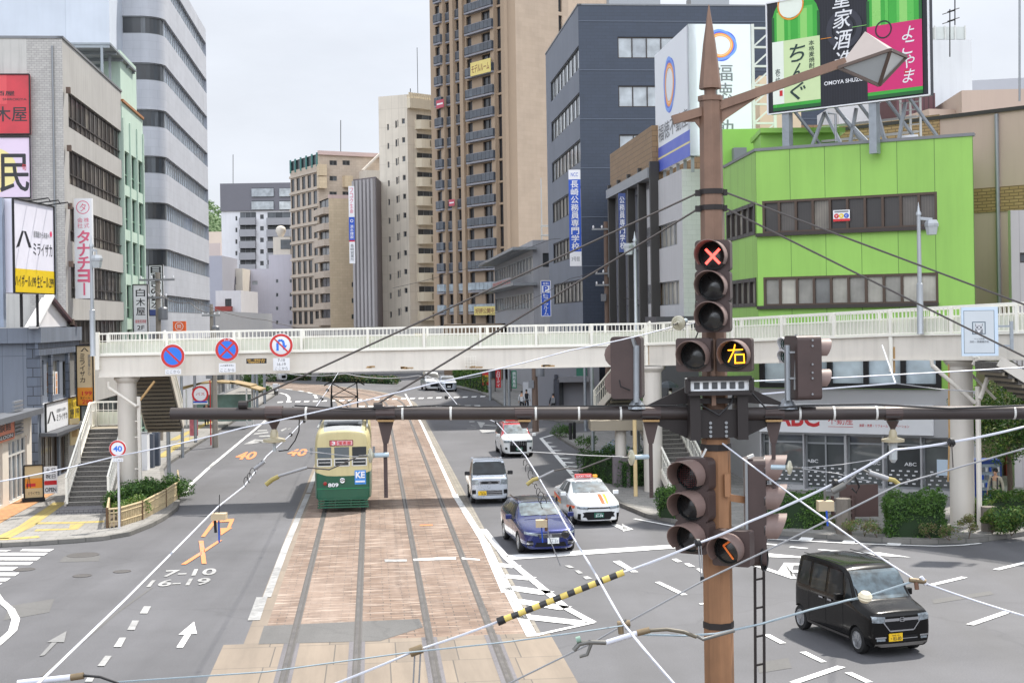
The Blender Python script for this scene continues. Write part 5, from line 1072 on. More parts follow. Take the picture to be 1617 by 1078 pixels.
for u in (.11, .66): mb = MB(); a = b.q(b.w * u, 0, -.2); mb.obox((a.x, a.y, (a.z + base - .5) / 2), d_ * .16, b.n * .16, V((0, 0, (a.z - base + .5) / 2)), STEELPOLE); mb.build('post', b.root)
mb = MB()
for (u0, u1) in ((.2, .3), (.3, .42), (.38, .6), (.5, .45), (.62, .68), (.8, .75)): a = b.q(b.w * u0, -.03 if u0 > .25 else -1.6, -.9); c = b.q(b.w * u1, -1.7 if u0 > .25 else -.05, -.9); mb.bar(a, c, .12, .12, STEELPOLE)
for u in (.14, .4, .55, .72, .85): a = b.q(b.w * u, .2, -.2); c = b.q(b.w * u + .6, -1.7, -2.2); mb.bar(a, c, .1, .1, STEELPOLE)
for h in (-.5, -1.1): mb.bar(b.q(b.w * .2, h, -1.9), b.q(b.w * .8, h, -1.9), .09, .09, FR_WHITE)
for i in range(7): mb.bar(b.q(b.w * .7, -1.7 + i * .3, -1.9), b.q(b.w * .82, -1.7 + i * .3, -1.9), .05, .05, FR_WHITE)
for u in (.7, .76, .82): mb.bar(b.q(b.w * u, -1.8, -1.9), b.q(b.w * u, .3, -1.9), .08, .08, FR_WHITE)
mb.build('brace', b.root)
q = P(1434, 217, 56.6); mb = MB(); mb.obox(q, (.35, -.15, 0), (.05, .12, 0), (0, 0, .08), SWHITE); mb.obox(q + V((0, 0, -.15)), (.05, 0, 0), (0, .05, 0), (0, 0, .1), FR_ALU); tag(mb.build('floodlight', loc=q), 'small white floodlight on the lime green roof edge', 'floodlight')
q = P(1320, 224, 56.9); mb = MB(); mb.tube([q, q + V((0, 0, 1.1)), q + V((-.3, 0, 1.15))], .05, FR_ALU, 8); tag(mb.build('vent_pipe', loc=q), 'thin bent vent pipe on the lime green roof edge', 'pipe')
TAN = mat('tan_cladding', '#b5a193', .75, .05, .3, streak=.06); TAND = tilemat('tan_brick', '#a58a62', '#9b8058', '#6f5c40', .42, .14, streak=.06, msize=.02)
g3 = colX(1330, 68.); g4 = colX(1700, 60.)
root, W = building('tan_building', 'tan clad building with brick band behind the lime green office', [g3, g4], zat(colX(1500, 64.2), 187), TAN, V((6, 14, 0)))
w = W[0]; w.hole(w.at(1607, 390)[0], w.L - .5, w.at(1607, 425)[1], w.at(1607, 395)[1], cols=2); w.commit()
mb = MB(); za, zb_ = w.at(1530, 337)[1], w.at(1530, 299)[1]; mb.obox(w.p(w.L / 2, (za + zb_) / 2, .02), w.d * w.L / 2, w.n * .03, V((0, 0, (zb_ - za) / 2)), TAND); u1, _ = w.at(1484, 200); mb.obox(w.p(u1 / 2, (w.z1 + w.at(1480, 230)[1]) / 2 + .1, .02), w.d * u1 / 2, w.n * .03, V((0, 0, (w.z1 - w.at(1480, 230)[1]) / 2 + .1)), TAND); mb.build('brick_band', root)
mb = MB(); mb.obox(w.p(w.L / 2, w.z1 + .05, 0), w.d * w.L / 2, w.n * .1, V((0, 0, .08)), MULL); mb.build('coping', root)
mb = MB(); u, _ = w.at(1577, 300)
mb.tube([w.p(u, 0, .1), w.p(u, w.z1 - .1, .1)], .09, FR_ALU, 8); mb.build('drainpipe', root)
root, W = boxfrom('tan_roof_block', 'upper tan roof block behind the tan clad building', 1524, 1700, 143, 72, TAN, 8, -4); W[0].commit()
a = boxfrom('tan_block', 'lower sloping tan roof block beside the white tank tower', 1472, 1526, 172, 73, TAN, 8, 12)[1][0]; a.commit()
root, W = boxfrom('white_tank_tower', 'white roof tower carrying a frosted water tank', 1480, 1541, 63, 78, mat('tower_white', '#cfd0d2', .7, .06, .4, streak=.1), 5, 4)
W[0].commit(); w = W[0]
mb = MB(); u0, z1_ = w.at(1477, 42); u1, z0_ = w.at(1525, 62); mb.obox(w.p((u0 + u1) / 2, (z0_ + z1_) / 2, -1.5), w.d * (u1 - u0) / 2, w.n * 1.4, V((0, 0, (z1_ - z0_) / 2)), mat('tank_panel', '#c5c9c6', .4, .1, 2.))
for i in range(4): mb.obox(w.p(u0 + (u1 - u0) * i / 3, (z0_ + z1_) / 2, -.08), w.d * .04, w.n * .05, V((0, 0, (z1_ - z0_) / 2 + .05)), FR_WHITE)
mb.build('water_tank', root)
aer = thing('tv_aerial', 'thin rooftop television aerial beside the white water tank', 'aerial', P(1500, 62, 76))
mb = MB(); a = P(1507, 20, 76)
for x0, yt, yb, bars in ((1500, 15, 90, (20, 35)), (1508, -20, 40, (16, 31))):
 mb.tube([P(x0, yb, 76), P(x0, yt, 76)], .035, BLACKM, 5)
 for yb_ in bars: mb.tube([P(x0 - 12, yb_ + 3, 76), P(x0 + 7, yb_ - 3, 76)], .025, BLACKM, 4)
mb.build('aerial_rod', aer)
root, W = boxfrom('grey_hall', 'pale grey pitched roof beyond the tan building', 1527, 1720, 128, 95, mat('hall_grey', '#a8aab0', .6, .06, .3), 10, -14); W[0].commit()
mb = MB(); q = P(1610, 160, 66); mb.tube([q, P(1610, -20, 66)], .05, FR_ALU, 6); tag(mb.build('flag_pole', loc=q), 'thin pole rising above the tan roof block', 'pole')
root, W = boxfrom('beige_block', 'pale beige block seen between the billboard legs', 1205, 1270, 120, 78, mat('beige_block', '#cbb79c', .8, .05, .4), 6); W[0].commit()
root, W = boxfrom('maroon_stair', 'maroon louvred stair enclosure under the right end of the billboard', 1420, 1482, 148, 76, tilemat('maroon_louvre', '#5e3a40', '#573539', '#3a2226', .25, 30, offset=0., msize=.03), 5); W[0].commit()
root, W = boxfrom('pale_block', 'whitish plain block behind the billboard legs', 1330, 1424, 160, 84, mat('pale_block', '#c9c9cc', .8, .05, .4), 6); W[0].commit()
root, W = boxfrom('grey_shed', 'pale grey cladded house with small window at the right edge', 1598, 1700, 332, 58, tilemat('grey_siding', '#a9a3a6', '#a39da0', '#8b8588', .35, 30, offset=0.), .3)
W[0].hole(*(W[0].at(1609, 300)[0], W[0].L - .3), W[0].at(1609, 415)[1], W[0].at(1609, 399)[1], cols=1); W[0].commit()
# ================================================================ BEYOND THE FOOTBRIDGE, AT STREET LEVEL
DKB = mat('dark_portal', '#3b3e48', .6, .1, .5)
root, W = boxfrom('grey_clad_store', 'grey clad store with green panel and dark entrance beyond the footbridge', 846, 945, 545, 104, mat('store_grey', '#7f8086', .7, .06, .5), 6, 3)
w = W[0]; fr2 = zp(640, 570, 5.39)
u0, u1 = w.at(*fr2(1350, 200))[0], w.at(*fr2(1450, 200))[0]; w.hole(w.at(*fr2(1285, 200))[0], w.at(*fr2(1345, 200))[0], .1, w.at(*fr2(1285, 130))[1], cols=1, glass=GL_DARK, frame=DKB, name='door'); w.commit()
mb = MB(); a, b_ = w.at(*fr2(1455, 60)), w.at(*fr2(1545, 140)); mb.obox(w.p((a[0] + b_[0]) / 2, (a[1] + b_[1]) / 2, .06), w.d * (b_[0] - a[0]) / 2, w.n * .08, V((0, 0, (a[1] - b_[1]) / 2)), mat('store_green', '#2e6a58', .5, .08)); mb.build('green_panel', root)
mb = MB(); mb.bar(w.p(w.at(*fr2(1280, 120))[0], w.at(*fr2(1280, 130))[1], 1.2), w.p(w.at(*fr2(1280, 120))[0], w.at(*fr2(1280, 130))[1], 0), .2, .3, DKB)
ua, ub = w.at(*fr2(1280, 200))[0], w.at(*fr2(1550, 200))[0]; zc_ = w.at(*fr2(1400, 150))[1]; mb.obox(w.p((ua + ub) / 2, zc_, .6), w.d * (ub - ua) / 2, w.n * .6, V((0, 0, .2)), mat('store_canopy', '#77787d', .6, .05)); mb.obox(w.p(ua, zc_ / 2, .6), w.d * .15, w.n * .6, V((0, 0, zc_ / 2)), DKB); mb.build('canopy', root)
a, c = G(824, 640, .15), G(888, 641, .15)
root, W = building('site_hoarding', 'white construction hoarding with green vertical lettering beside the store', [colX(824, 115), colX(886, 113)], zat(colX(824, 115), 603), mat('hoarding_white', '#b6b8bd', .6, .06, .5), V((0, .15, 0)), cat='hoarding'); W[0].commit()
mb = MB()
for i, px_ in enumerate((857, 921)):
 o, x, y, ww, hh = rectpx(W[0], px_ - 1.6, 640, px_ + 1.6, 612, .03)
 if i == 0: vtext(mb, '安全第一工事中', o, x, y, ww, hh, mat('hoarding_green', '#2b7a5c', .5, .05), .03)
mb.build('lettering', root)
root, W = boxfrom('dark_block', 'dark grey lower building whose white lettered front shows under the footbridge', 1036, 1102, 500, 72, mat('dark_shop', '#4d4b50', .7, .08, .5), 6)
W[0].hole(.4, W[0].L - .3, .3, 3, cols=3); W[0].commit()
END = mat('end_render', '#a09d9a', .8, .08, .3, streak=.15)
root, W = boxfrom('street_end_block', 'grey low frontage closing the view under the footbridge', 430, 700, 520, 196, END, 10)
w = W[0]; re = random.Random(3)
for i in range(16): u = w.L * (i + .1) / 16; w.hole(u, u + w.L / 16 * .7, .4, 3.4 + re.random(), cols=2, glass=re.choice([GL_DARK, GL_PALE, GL_BROWN]), frame=FR_ALU, name='shop_window')
w.commit()
for i in range(10):
 u = w.L * (i + .3) / 10; cc_ = [SGREY, SWHITE, mat('end_brown', '#6a4a3c', .6), SYEL, SBLUE][i % 5]
 b = Board('shop_sign', ['grey', 'white', 'brown', 'yellow', 'blue'][i % 5] + [' shop fascia at the near end of the street end block', ' shop fascia at the far end of the street end block'][i // 5], w.p(u, 3.9 + (i % 3) * .3, .1), w.d, w.L / 13, .9, cc_, .1); b.done()
root, W = boxfrom('bend_block', 'brown fronted shops at the bend beyond the far crossing', 700, 792, 512, 168, mat('bend_brown', '#7d6a58', .8, .1, .3), 10, -4)
w = W[0]; w.hole(1, w.L * .3, .3, 3.2, cols=3); w.hole(w.L * .35, w.L * .6, .3, 3.2, cols=3); w.hole(w.L * .65, w.L - .6, .3, 3.2, cols=3); w.commit()
root, W = building('shop_row', 'grey row of shops under the left part of the footbridge', [colS(340, SL), colS(430, -14)], 8.5, mat('row_grey', '#85878c', .8, .08, .4, streak=.1), -NN * 8)
w = W[0]
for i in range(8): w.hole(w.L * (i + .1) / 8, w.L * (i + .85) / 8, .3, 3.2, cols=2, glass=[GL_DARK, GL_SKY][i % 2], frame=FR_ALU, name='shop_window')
w.commit()
for i, (x0, y0, x1, y1, m_, tx, lb) in enumerate(((762, 587, 773, 608, mat('shop_yellow', '#d2a820', .5, .05), '時計', 'yellow and red shop banner beyond the far crossing'), (783, 584, 791, 612, SRED, 'ハローデイ', 'tall red vertical banner beyond the far crossing'), (808, 585, 816, 613, mat('hoarding_green', '#2b7a5c'), '調剤薬局', 'green vertical banner beside the grey pole'))):
 Y = 140; o = P(x0, y1, Y); b = Board('street_banner', lb, o, V((1, 0, 0)), (x1 - x0) / F * Y, (y1 - y0) / F * Y, m_, .15, 'banner')
 if i == 0: b.rect(0, .0, 1, .25, SRED); b.rect(0, .75, 1, 1, SRED); b.t(tx, .1, .3, .9, .7, INK, .03)
 else: b.v(tx, .2, .05, .8, .95, SWHITE, .04)
 b.done()
 mb = MB(); mb.tube([o + V((-.06, .1, -o.z)), o + V((-.06, .1, (y1 - y0) / F * Y))], .05, BLACKM, 5); mb.build('post', b.root)
# ================================================================ FOOTBRIDGE
CREAM = mat('bridge_cream_paint', '#d2ccc2', .55, .07, .5, streak=.16); CREAM2 = mat('bridge_rail_paint', '#e2dfd5', .5, .06, 1.); RUSTY = mat('bridge_rust_stain', '#a8875a', .7, .3, 2.)
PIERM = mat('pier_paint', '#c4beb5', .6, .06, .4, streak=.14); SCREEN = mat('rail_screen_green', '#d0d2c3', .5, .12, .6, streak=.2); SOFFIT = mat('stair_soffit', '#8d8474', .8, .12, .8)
S = [(colX(155, 57.0), 5.23, 6.13, 6.98), (colX(580, 58.2), 5.26, 6.15, 7.02), (colX(1020, 59.2), 5.27, 6.17, 7.03), (colX(1407, 49.4), 5.68, 6.56, 7.43), (V((17.76, 43.8, 0)), 5.78, 6.68, 7.66), (V((23.4, 36.7, 0)), 5.8, 6.7, 7.68)]
fb = thing('footbridge', 'long cream steel footbridge with slatted railings crossing the whole street', 'footbridge', S[1][0])
BW = 2.4
def back_of(i):
 d0 = (S[max(i, 1)][0] - S[max(i, 1) - 1][0]).normalized(); d1 = (S[min(i + 1, len(S) - 1)][0] - S[min(i, len(S) - 2)][0]).normalized(); d = (d0 + d1).normalized(); return V((-d.y, d.x, 0)) * BW
def rail(parent, a, b, za, zb, z1a, z1b, panel=True, step=.16, name='railing'):
 """railing from plan point a to b; z lower edge and z top"""
 L_ = (b - a).length; d = (b - a) / L_; n = V((d.y, -d.x, 0)); mb = MB()
 at = lambda u, k: a + d * u + V((0, 0, (za + (zb - za) * u / L_) * (1 - k) + (z1a + (z1b - z1a) * u / L_) * k))
 mb.bar(at(0, 1), at(L_, 1), .07, .07, CREAM2); mb.bar(at(0, .66), at(L_, .66), .03, .03, CREAM2); mb.bar(at(0, .06), at(L_, .06), .05, .05, CREAM2)
 m = max(1, int(L_ / 2.2))
 for i in range(m + 1): u = L_ * i / m; mb.obox(at(u, .48) + n * .03, d * .05, n * .05, V((0, 0, (z1a - za) * .52)), CREAM2)
 k = int(L_ / step)
 for i in range(1, k): u = L_ * i / k; mb.obox(at(u, .5), d * .011, n * .011, V((0, 0, (z1a - za) * .47)), CREAM2)
 w = mb.build(name, parent)
 if panel:
  mb = MB(); q = [at(0, .07) - n * .05, at(L_, .07) - n * .05, at(L_, .6) - n * .05, at(0, .6) - n * .05]; mb.face(q, SCREEN); mb.face([p - n * .012 for p in q][::-1], SCREEN); mb.build('screen', w)
 return w
for i in range(len(S) - 1):
 (a, za, ta, ra), (b, zb, tb, rb) = S[i], S[i + 1]; A2, B2 = a + back_of(i), b + back_of(i + 1)
 up = lambda p, z: V((p.x, p.y, z)); mb = MB()
 mb.face([up(a, za), up(b, zb), up(b, tb), up(a, ta)], CREAM); mb.face([up(B2, zb), up(A2, za), up(A2, ta), up(B2, tb)], CREAM)
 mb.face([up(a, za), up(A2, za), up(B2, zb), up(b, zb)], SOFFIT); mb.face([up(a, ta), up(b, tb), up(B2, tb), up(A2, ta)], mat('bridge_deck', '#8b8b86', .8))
 if i == 0: mb.face([up(A2, za), up(a, za), up(a, ta), up(A2, ta)], CREAM)
 d = (b - a).normalized(); n = V((d.y, -d.x, 0))
 mb.build('girder', fb)
 mb = MB(); mb.bar(up(a, ta - .01) + n * .05, up(b, tb - .01) + n * .05, .1, .06, CREAM2); mb.bar(up(a, za + .03) + n * .04, up(b, zb + .03) + n * .04, .08, .05, CREAM); mb.build('flange', fb)
 rail(fb, a, b, ta, tb, ra, rb); rail(fb, A2, B2, ta, tb, ra, rb)
for x in (1020, 1405): mb = MB(); q = colX(x, S[2][0].y if x == 1020 else S[3][0].y) + V((0, -.05, 0)); mb.box(q + V((0, 0, 5.9)), (.12, .1, 1.2), CREAM2); mb.box(q + V((.1, -.02, 5.7)), (.06, .1, .9), RUSTY); mb.build('stiffener', fb)
mb = MB(); mb.box(colX(154, 57) + V((0, -.06, 6.3)), (.16, .16, 1.5), CREAM2)
mb.build('stiffener', fb)
for x_, yb_ in ((585, 580), (742, 580), (640, 581), (860, 579), (1100, 573), (1230, 570)):
 mb = MB(); q = colX(x_, 0); c = P(x_, yb_, S[1][0].y + .3 if x_ < 1010 else 54.4 if x_ < 1200 else 52.); c = V((c.x, S[1][0].y + (c.x - S[1][0].x) * .0872 - .012, c.z)) if x_ < 1010 else None
 if c: [mb.obox(c + V((rnd.uniform(-.4, .4), 0, rnd.uniform(.0, .05))), (rnd.uniform(.04, .16), 0, 0), (0, .004, 0), (0, 0, rnd.uniform(.015, .05)), RUSTY) for _ in range(5)]; mb.build('rust_stain', fb)
mb = MB(); q = colX(742, 58.5)
for i in range(5): mb.box(q + V((-.22 + i * .11, -.2, 5.62)), (.012, .06, .42), CREAM2)
for i in range(4): mb.box(q + V((0, -.21, 5.45 + i * .12)), (.5, .05, .012), CREAM2)
mb.build('bolt_plate', fb)
def pier(px_, Y, r, ztop, name='pier'):
 mb = MB(); c = colX(px_, Y); mb.lathe([(r, 0), (r, ztop), ], PIERM, 24, c); mb.lathe([(r * 1.02, ztop - .25), (r * 1.35, ztop - .1), (r * 1.35, ztop)], PIERM, 24, c); o = mb.build(name, fb, smooth=40); return c
p1 = pier(199, 57.6, .38, 5.24); p2 = pier(1028, 58.6, .39, 5.3); p3 = pier(1515, 47.9, .40, 5.75)
mb = MB(); c = colX(977, 60.6); mb.lathe([(.24, .1), (.24, 2.7)], PIERM, 18, c); mb.build('stair_pier', fb, smooth=40)
mb = MB(); mb.box(c + V((0, 0, .75)), (.72, .72, 1.4), mat('pier_jacket', '#645c60', .6, .08)); mb.build('pier_jacket', fb)
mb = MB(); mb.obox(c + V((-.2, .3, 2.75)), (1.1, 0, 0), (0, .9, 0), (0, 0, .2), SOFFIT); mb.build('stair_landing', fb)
mb = MB()
mb.tube([P(171, 603, 56.7), P(172, 612, 56.7), P(215, 641, 56.7), P(218, 640, 56.8)], .06, CREAM, 8); mb.build('drainpipe', fb); mb = MB(); mb.tube([P(219, 626, 56.9), P(222, 790, 56.9)], .08, CREAM, 8); mb.tube([P(221, 632, 56.9), P(244, 602, 57.2)], .05, RUSTY, 8)
for y in (665, 690, 715, 740, 765): mb.tube([P(213, y, 57.0), P(222, y, 57.0)], .03, CREAM, 6)
mb.build('drainpipe', fb)
mb = MB(); mb.tube([P(1471, 568, 47), P(1472, 577, 47), P(1540, 636, 47)], .07, CREAM, 8); mb.build('drainpipe', fb); mb = MB(); mb.tube([P(1544, 610, 47.1), P(1547, 838, 47.1)], .09, CREAM, 8); mb.tube([P(1547, 630, 47), P(1562, 590, 47.2), P(1580, 572, 47.5)], .08, CREAM, 8); mb.tube([P(1535, 592, 48), P(1572, 630, 48)], .05, CREAM, 6)
mb.build('drainpipe', fb); mb = MB(); mb.tube([P(1498, 575, 47), P(1499, 700, 47), P(1497, 760, 47)], .03, RUSTY, 6); mb.build('drainpipe', fb); mb = MB(); mb.tube([P(1002, 663, 57), P(1004, 785, 57), P(998, 800, 56.5)], .08, mat('drain_cream', '#c4ad80', .6, .15, 2.), 8)
mb.build('drainpipe', fb)
STEP = tilemat('stair_tread', '#6d6a66', '#615e5b', '#45433f', .3, .06, rough=.85, streak=.2); NOSE = mat('stair_nosing', '#a9a59d', .7, .15, 3.)
def stairs(a, d, w, z0, z1, n, run, sides=(1, 1), name='stair_flight', rails=(1, 1), posts=True):
 """flight climbing from plan point a (centre of the foot) along d"""
 d = V(d).normalized(); s_ = V((d.y, -d.x, 0)); mb = MB(); rise = (z1 - z0) / n
 for i in range(n):
  c = a + d * (run * (i + .5) / n); zt_ = z0 + rise * (i + 1); h = rise + .12
  mb.obox(c + V((0, 0, zt_ - h / 2)), s_ * w / 2, d * run / n / 2, V((0, 0, h / 2)), STEP); mb.obox(c - d * (run / n / 2 - .03) + V((0, 0, zt_ + .004)), s_ * w / 2, d * .035, V((0, 0, .008)), NOSE)
 fl = mb.build(name, fb)
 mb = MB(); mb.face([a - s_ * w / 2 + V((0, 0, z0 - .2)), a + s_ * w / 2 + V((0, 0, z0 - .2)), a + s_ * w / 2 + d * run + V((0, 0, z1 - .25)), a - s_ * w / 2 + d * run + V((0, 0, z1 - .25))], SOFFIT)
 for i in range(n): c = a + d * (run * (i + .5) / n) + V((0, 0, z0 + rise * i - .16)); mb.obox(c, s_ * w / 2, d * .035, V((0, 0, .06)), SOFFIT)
 for k, sd_ in ((-1, sides[0]), (1, sides[1])):
  if sd_: q = a + s_ * (w / 2 + .05) * k; mb.bar(q + V((0, 0, z0 + .05)), q + d * run + V((0, 0, z1 + .05)), .07, .34, CREAM, V((0, 0, 1)))
 mb.build('stringer', fl)
 for k, sd_ in ((-1, rails[0]), (1, rails[1])):
  if sd_: q = a + s_ * (w / 2 + .02) * k; rail(fl, q, q + d * run, z0 + .15, z1 + .15, z0 + 1.1, z1 + 1.1, False, .18, 'handrail')
 return fl
sa = colX(133, 55.4); stairs(sa, DD, 1.55, .3, 2.95, 16, 5.0, (1, 1), rails=(1, 1))
mb = MB(); mb.obox(sa - DD * .5 + V((.1, 0, .16)), NN * 1.05, DD * .55, V((0, 0, .15)), tilemat('stair_plinth', '#7b7a7c', '#727174', '#4d4c4e', .18, .1, rough=.85)); mb.obox(sa + DD * 5.7 + V((0, 0, 2.8)), NN * .9, DD * .75, V((0, 0, .15)), SOFFIT); mb.build('stair_base', fb)
q = sa + DD * 6.4 - NN * .9; rail(fb, q, q + NN * 1.8, 2.95, 2.95, 4.0, 4.0, True, .2, 'landing_rail')
q = sa + DD * 5. - NN * .85; rail(fb, q, q + DD * 1.4, 2.95, 2.95, 4.0, 4.0, True, .2, 'landing_rail')
tb_ = colX(230, 58.6); stairs(tb_ + DD * 5.0, -DD, 1.5, 2.75, 5.95, 18, 5.0, (1, 1), rails=(1, 0))
sb = colX(1082, 57.5); stairs(sb, V((-.18, 1, 0)), 1.5, .3, 2.9, 16, 5., (1, 1), rails=(1, 1))
stairs(colX(945, 66) + V((.4, 0, 0)), V((.42, -1, 0)), 1.3, 2.9, 6.0, 16, 5.4, (1, 1), rails=(1, 1))
sc = colX(1640, 45.5); stairs(sc + V((3.6, 1.2, 0)), V((-1, -.15, 0)), 1.6, 2.5, 5.7, 16, 5.2, (1, 1), rails=(0, 1))
def roundsign(name, label, px_, py_, Y, r, kind, post=None, z=None):
 c = P(px_, py_, Y); root = thing(name, label, 'road sign', c); n = V((0.06, -1, 0)).normalized(); x = V((-n.y, n.x, 0))
 mb = MB(); mb.lathe([(r, 0), (r, .02), (r * .98, .025)], SWHITE, 36, c, n); mb.build('plate', root, smooth=30)
 mb = MB(); Z = V((0, 0, 1))
 def ring(r0, r1, m, k):
  vs, fs = [], []; N_ = 40
  for i in range(N_):
   a = 2 * math.pi * i / N_; 
   for rr in (r0, r1): vs.append(c + (x * math.cos(a) + Z * math.sin(a)) * rr + n * (.027 + .002 * k))
  for i in range(N_): j = (i + 1) % N_; fs.append((2 * i, 2 * i + 1, 2 * j + 1, 2 * j))
  mb.raw(vs, fs, m)
 def barp(a0, a1, w, m, k): p, q_ = c + x * a0[0] * r + Z * a0[1] * r + n * (.027 + .002 * k), c + x * a1[0] * r + Z * a1[1] * r + n * (.027 + .002 * k); d = (q_ - p).normalized(); e = d.cross(n) * w * r / 2; mb.face([p - e, q_ - e, q_ + e, p + e], m)
 RS, BS = flat('road_sign_red', '#c2302c'), flat('road_sign_blue', '#2a72d8')
 if kind in ('nopark', 'nostop'):
  ring(.0, .76 * r, BS, 1); ring(.74 * r, .96 * r, RS, 2); barp((-.58, .58), (.58, -.58), .16, RS, 3)
  if kind == 'nostop': barp((-.58, -.58), (.58, .58), .16, RS, 4)
 elif kind == 'uturn':
  ring(.76 * r, .96 * r, RS, 2)
  pts = [(-.3, -.45), (-.3, .2), (-.22, .36), (-.05, .44), (.12, .38), (.22, .22), (.22, -.05)]
  for i in range(len(pts) - 1): barp(pts[i], pts[i + 1], .2, BS, 1)
  p = [c + x * a * r + Z * b_ * r + n * .031 for a, b_ in ((.0, .0), (.5, .0), (.22, -.42))]; mb.face(p, BS); barp((-.55, .55), (.55, -.55), .12, RS, 4)
 elif kind == '40':
  ring(.76 * r, .97 * r, RS, 2); text(mb, '40', c - x * r * .52 - Z * r * .34 + n * .03, x, Z, r * 1.04, r * .68, BS, .03)
 mb.build('symbol', root); return root, c, x, Z, n
def subplate(root, c, x, n, w, h, dz, lines):
 mb = MB(); q = c + V((0, 0, dz)); mb.obox(q, x * w / 2, n * .012, V((0, 0, h / 2)), SWHITE)
 for i, t_ in enumerate(lines): hh = h / len(lines); text(mb, t_, q - x * w * .42 + V((0, 0, h / 2 - hh * (i + .85))) + n * .016, x, V((0, 0, 1)), w * .84, hh * .68, INK, .0, keep=True)
 mb.build('supplementary_plate', root)
PLATEM = STEELPOLE
r_, c, x, Z, n = roundsign('no_parking_sign', 'round blue no parking sign with single red bar on the footbridge', 273, 562, 56.6, .48, 'nopark'); subplate(r_, c, x, n, .62, .2, -.62, ['ここから'])
r_, c, x, Z, n = roundsign('no_stopping_sign', 'round blue no stopping sign with crossed red bars on the footbridge', 358.5, 552, 56.9, .48, 'nostop'); subplate(r_, c, x, n, .66, .36, -.72, ['人の乗降を除く', 'ここから'])
mb = MB(); text(mb, '7-9', c - x * .12 + V((0, 0, .36)) + n * .036, x, Z, .24, .07, SWHITE, .01); mb.build('hours_lettering', r_)
r_, c, x, Z, n = roundsign('no_u_turn_sign', 'round white no U-turn sign with blue arrow on the footbridge', 444, 545, 57.2, .48, 'uturn'); subplate(r_, c, x, n, .66, .5, -.76, ['7-10', '16-19', 'ここから'])
b = Board('led_board', 'small black LED message board fixed to the footbridge girder', P(389, 574, 56.9), V((1, 0, 0)), .8, .2, BLACKM, .08); b.t('左折・一般車進入禁止', .05, .52, .95, .9, mat('led_amber', '#c8a050', .5, .1, emit=.3), .02); b.t('WEEKDAY 7-9', .1, .1, .9, .42, mat('led_amber', '#c8a050'), .01); b.done()
b = Board('underpass_sign', 'white framed sign with grey pictogram hung on the footbridge end', P(1519, 562, 44.5), V((1, -.25, 0)), 55 / F * 44.5, 77 / F * 44.5, mat('sign_frame_pale_blue', '#c3d3e2', .4, .05), .25)
b.rect(.06, .05, .9, .93, mat('sign_line_slate', '#5d6b75', .5)); b.rect(.075, .06, .885, .92, flat('sign_face_grey', '#c3c9cd')); b.rect(.29, .44, .66, .7, mat('sign_line_slate', '#5d6b75')); b.rect(.32, .46, .63, .68, flat('sign_face_grey', '#c3c9cd')); b.rect(.37, .46, .58, .66, SGREY); b.rect(.39, .63, .56, .655, SWHITE); b.ring(.43, .58, .04, .06, SWHITE, 12); b.ring(.53, .58, .04, .06, SWHITE, 12); b.shape([(.41, .53), (.475, .47), (.54, .53)], SWHITE)
b.t('ペット広場', .34, .33, .62, .37, SGREY); b.t('浜町・思案橋方面', .22, .27, .74, .315, SGREY); b.done()
mb = MB()
for h in (.2, .6): mb.bar(b.q(b.w, b.h * h, -.1), b.q(b.w + .4, b.h * h, -.1), .06, .06, STEELPOLE)
mb.bar(b.q(b.w + .4, b.h * .1, -.1), b.q(b.w + .4, b.h * .7, -.1), .1, .06, STEELPOLE); mb.build('bracket', b.root)
LAMPG = mat('lamp_grey', '#a3a7ab', .4, .08, 2., .4); LGLASS = glassmat('lamp_glass', [(0, '#b9bfc0'), (.5, '#a9afb2')], .1)
def lamppost(label, px_, Y, z0, z1, arm, lz, spike=True, boxy=False):
 c = colX(px_, Y); root = thing('lamp_post', label, 'lamp post', c + V((0, 0, z0)))
 mb = MB(); zm = z0 + (z1 - z0) * .38; mb.lathe([(.1, z0), (.1, zm), (.075, zm + .03), (.06, z1 - .4)] if z0 < 3 else [(.13, z0), (.11, z0 + .05), (.11, zm), (.075, zm + .03), (.065, z1 - .4)], LAMPG, 12, c); 
 mb.lathe([(.09, z1 - .45), (.09, z1 - .38), (.05, z1 - .3), (.005, z1)], LAMPG, 12, c); mb.build('pole', root, smooth=40)
 e = c + V((arm, -.05, 0)); mb = MB(); mb.bar(c + V((0, 0, z1 - .55)), e + V((0, 0, z1 - .6)), .08, .1, LAMPG); mb.bar(e + V((0, 0, z1 - .55)), e + V((0, 0, lz + .2)), .05, .05, LAMPG); mb.build('arm', root)
 mb = MB(); r = .24; mb.lathe([(r * .75, lz + .22), (r, lz + .1), (r, lz + .0), (.0, lz)], LAMPG, 4 if boxy else 8, e); la = mb.build('lamp_head', root)
 mb = MB(); mb.lathe([(r * .92, lz - .002), (r * .7, lz - .28), (.01, lz - .3)], LGLASS, 8, e); mb.build('lamp_glass', la)
 return root
Y4 = 48.2
lamppost('grey lamp post with lantern standing on the right half of the footbridge', 1453, Y4, zat(colX(1453, Y4), 527), zat(colX(1453, Y4), 319), .42, zat(colX(1453, Y4), 358))
Y4 = 56.0
lamppost('grey lamp post with lantern standing at the footbridge stair end', 146, Y4, zat(colX(146, Y4), 562), zat(colX(146, Y4), 372), .22, zat(colX(146, Y4), 412))
lamppost('slim grey lamp post with lantern behind the footbridge railing', 1004, 63, .15, zat(colX(1004, 63), 365), -.28, zat(colX(1004, 63), 392), True, True)
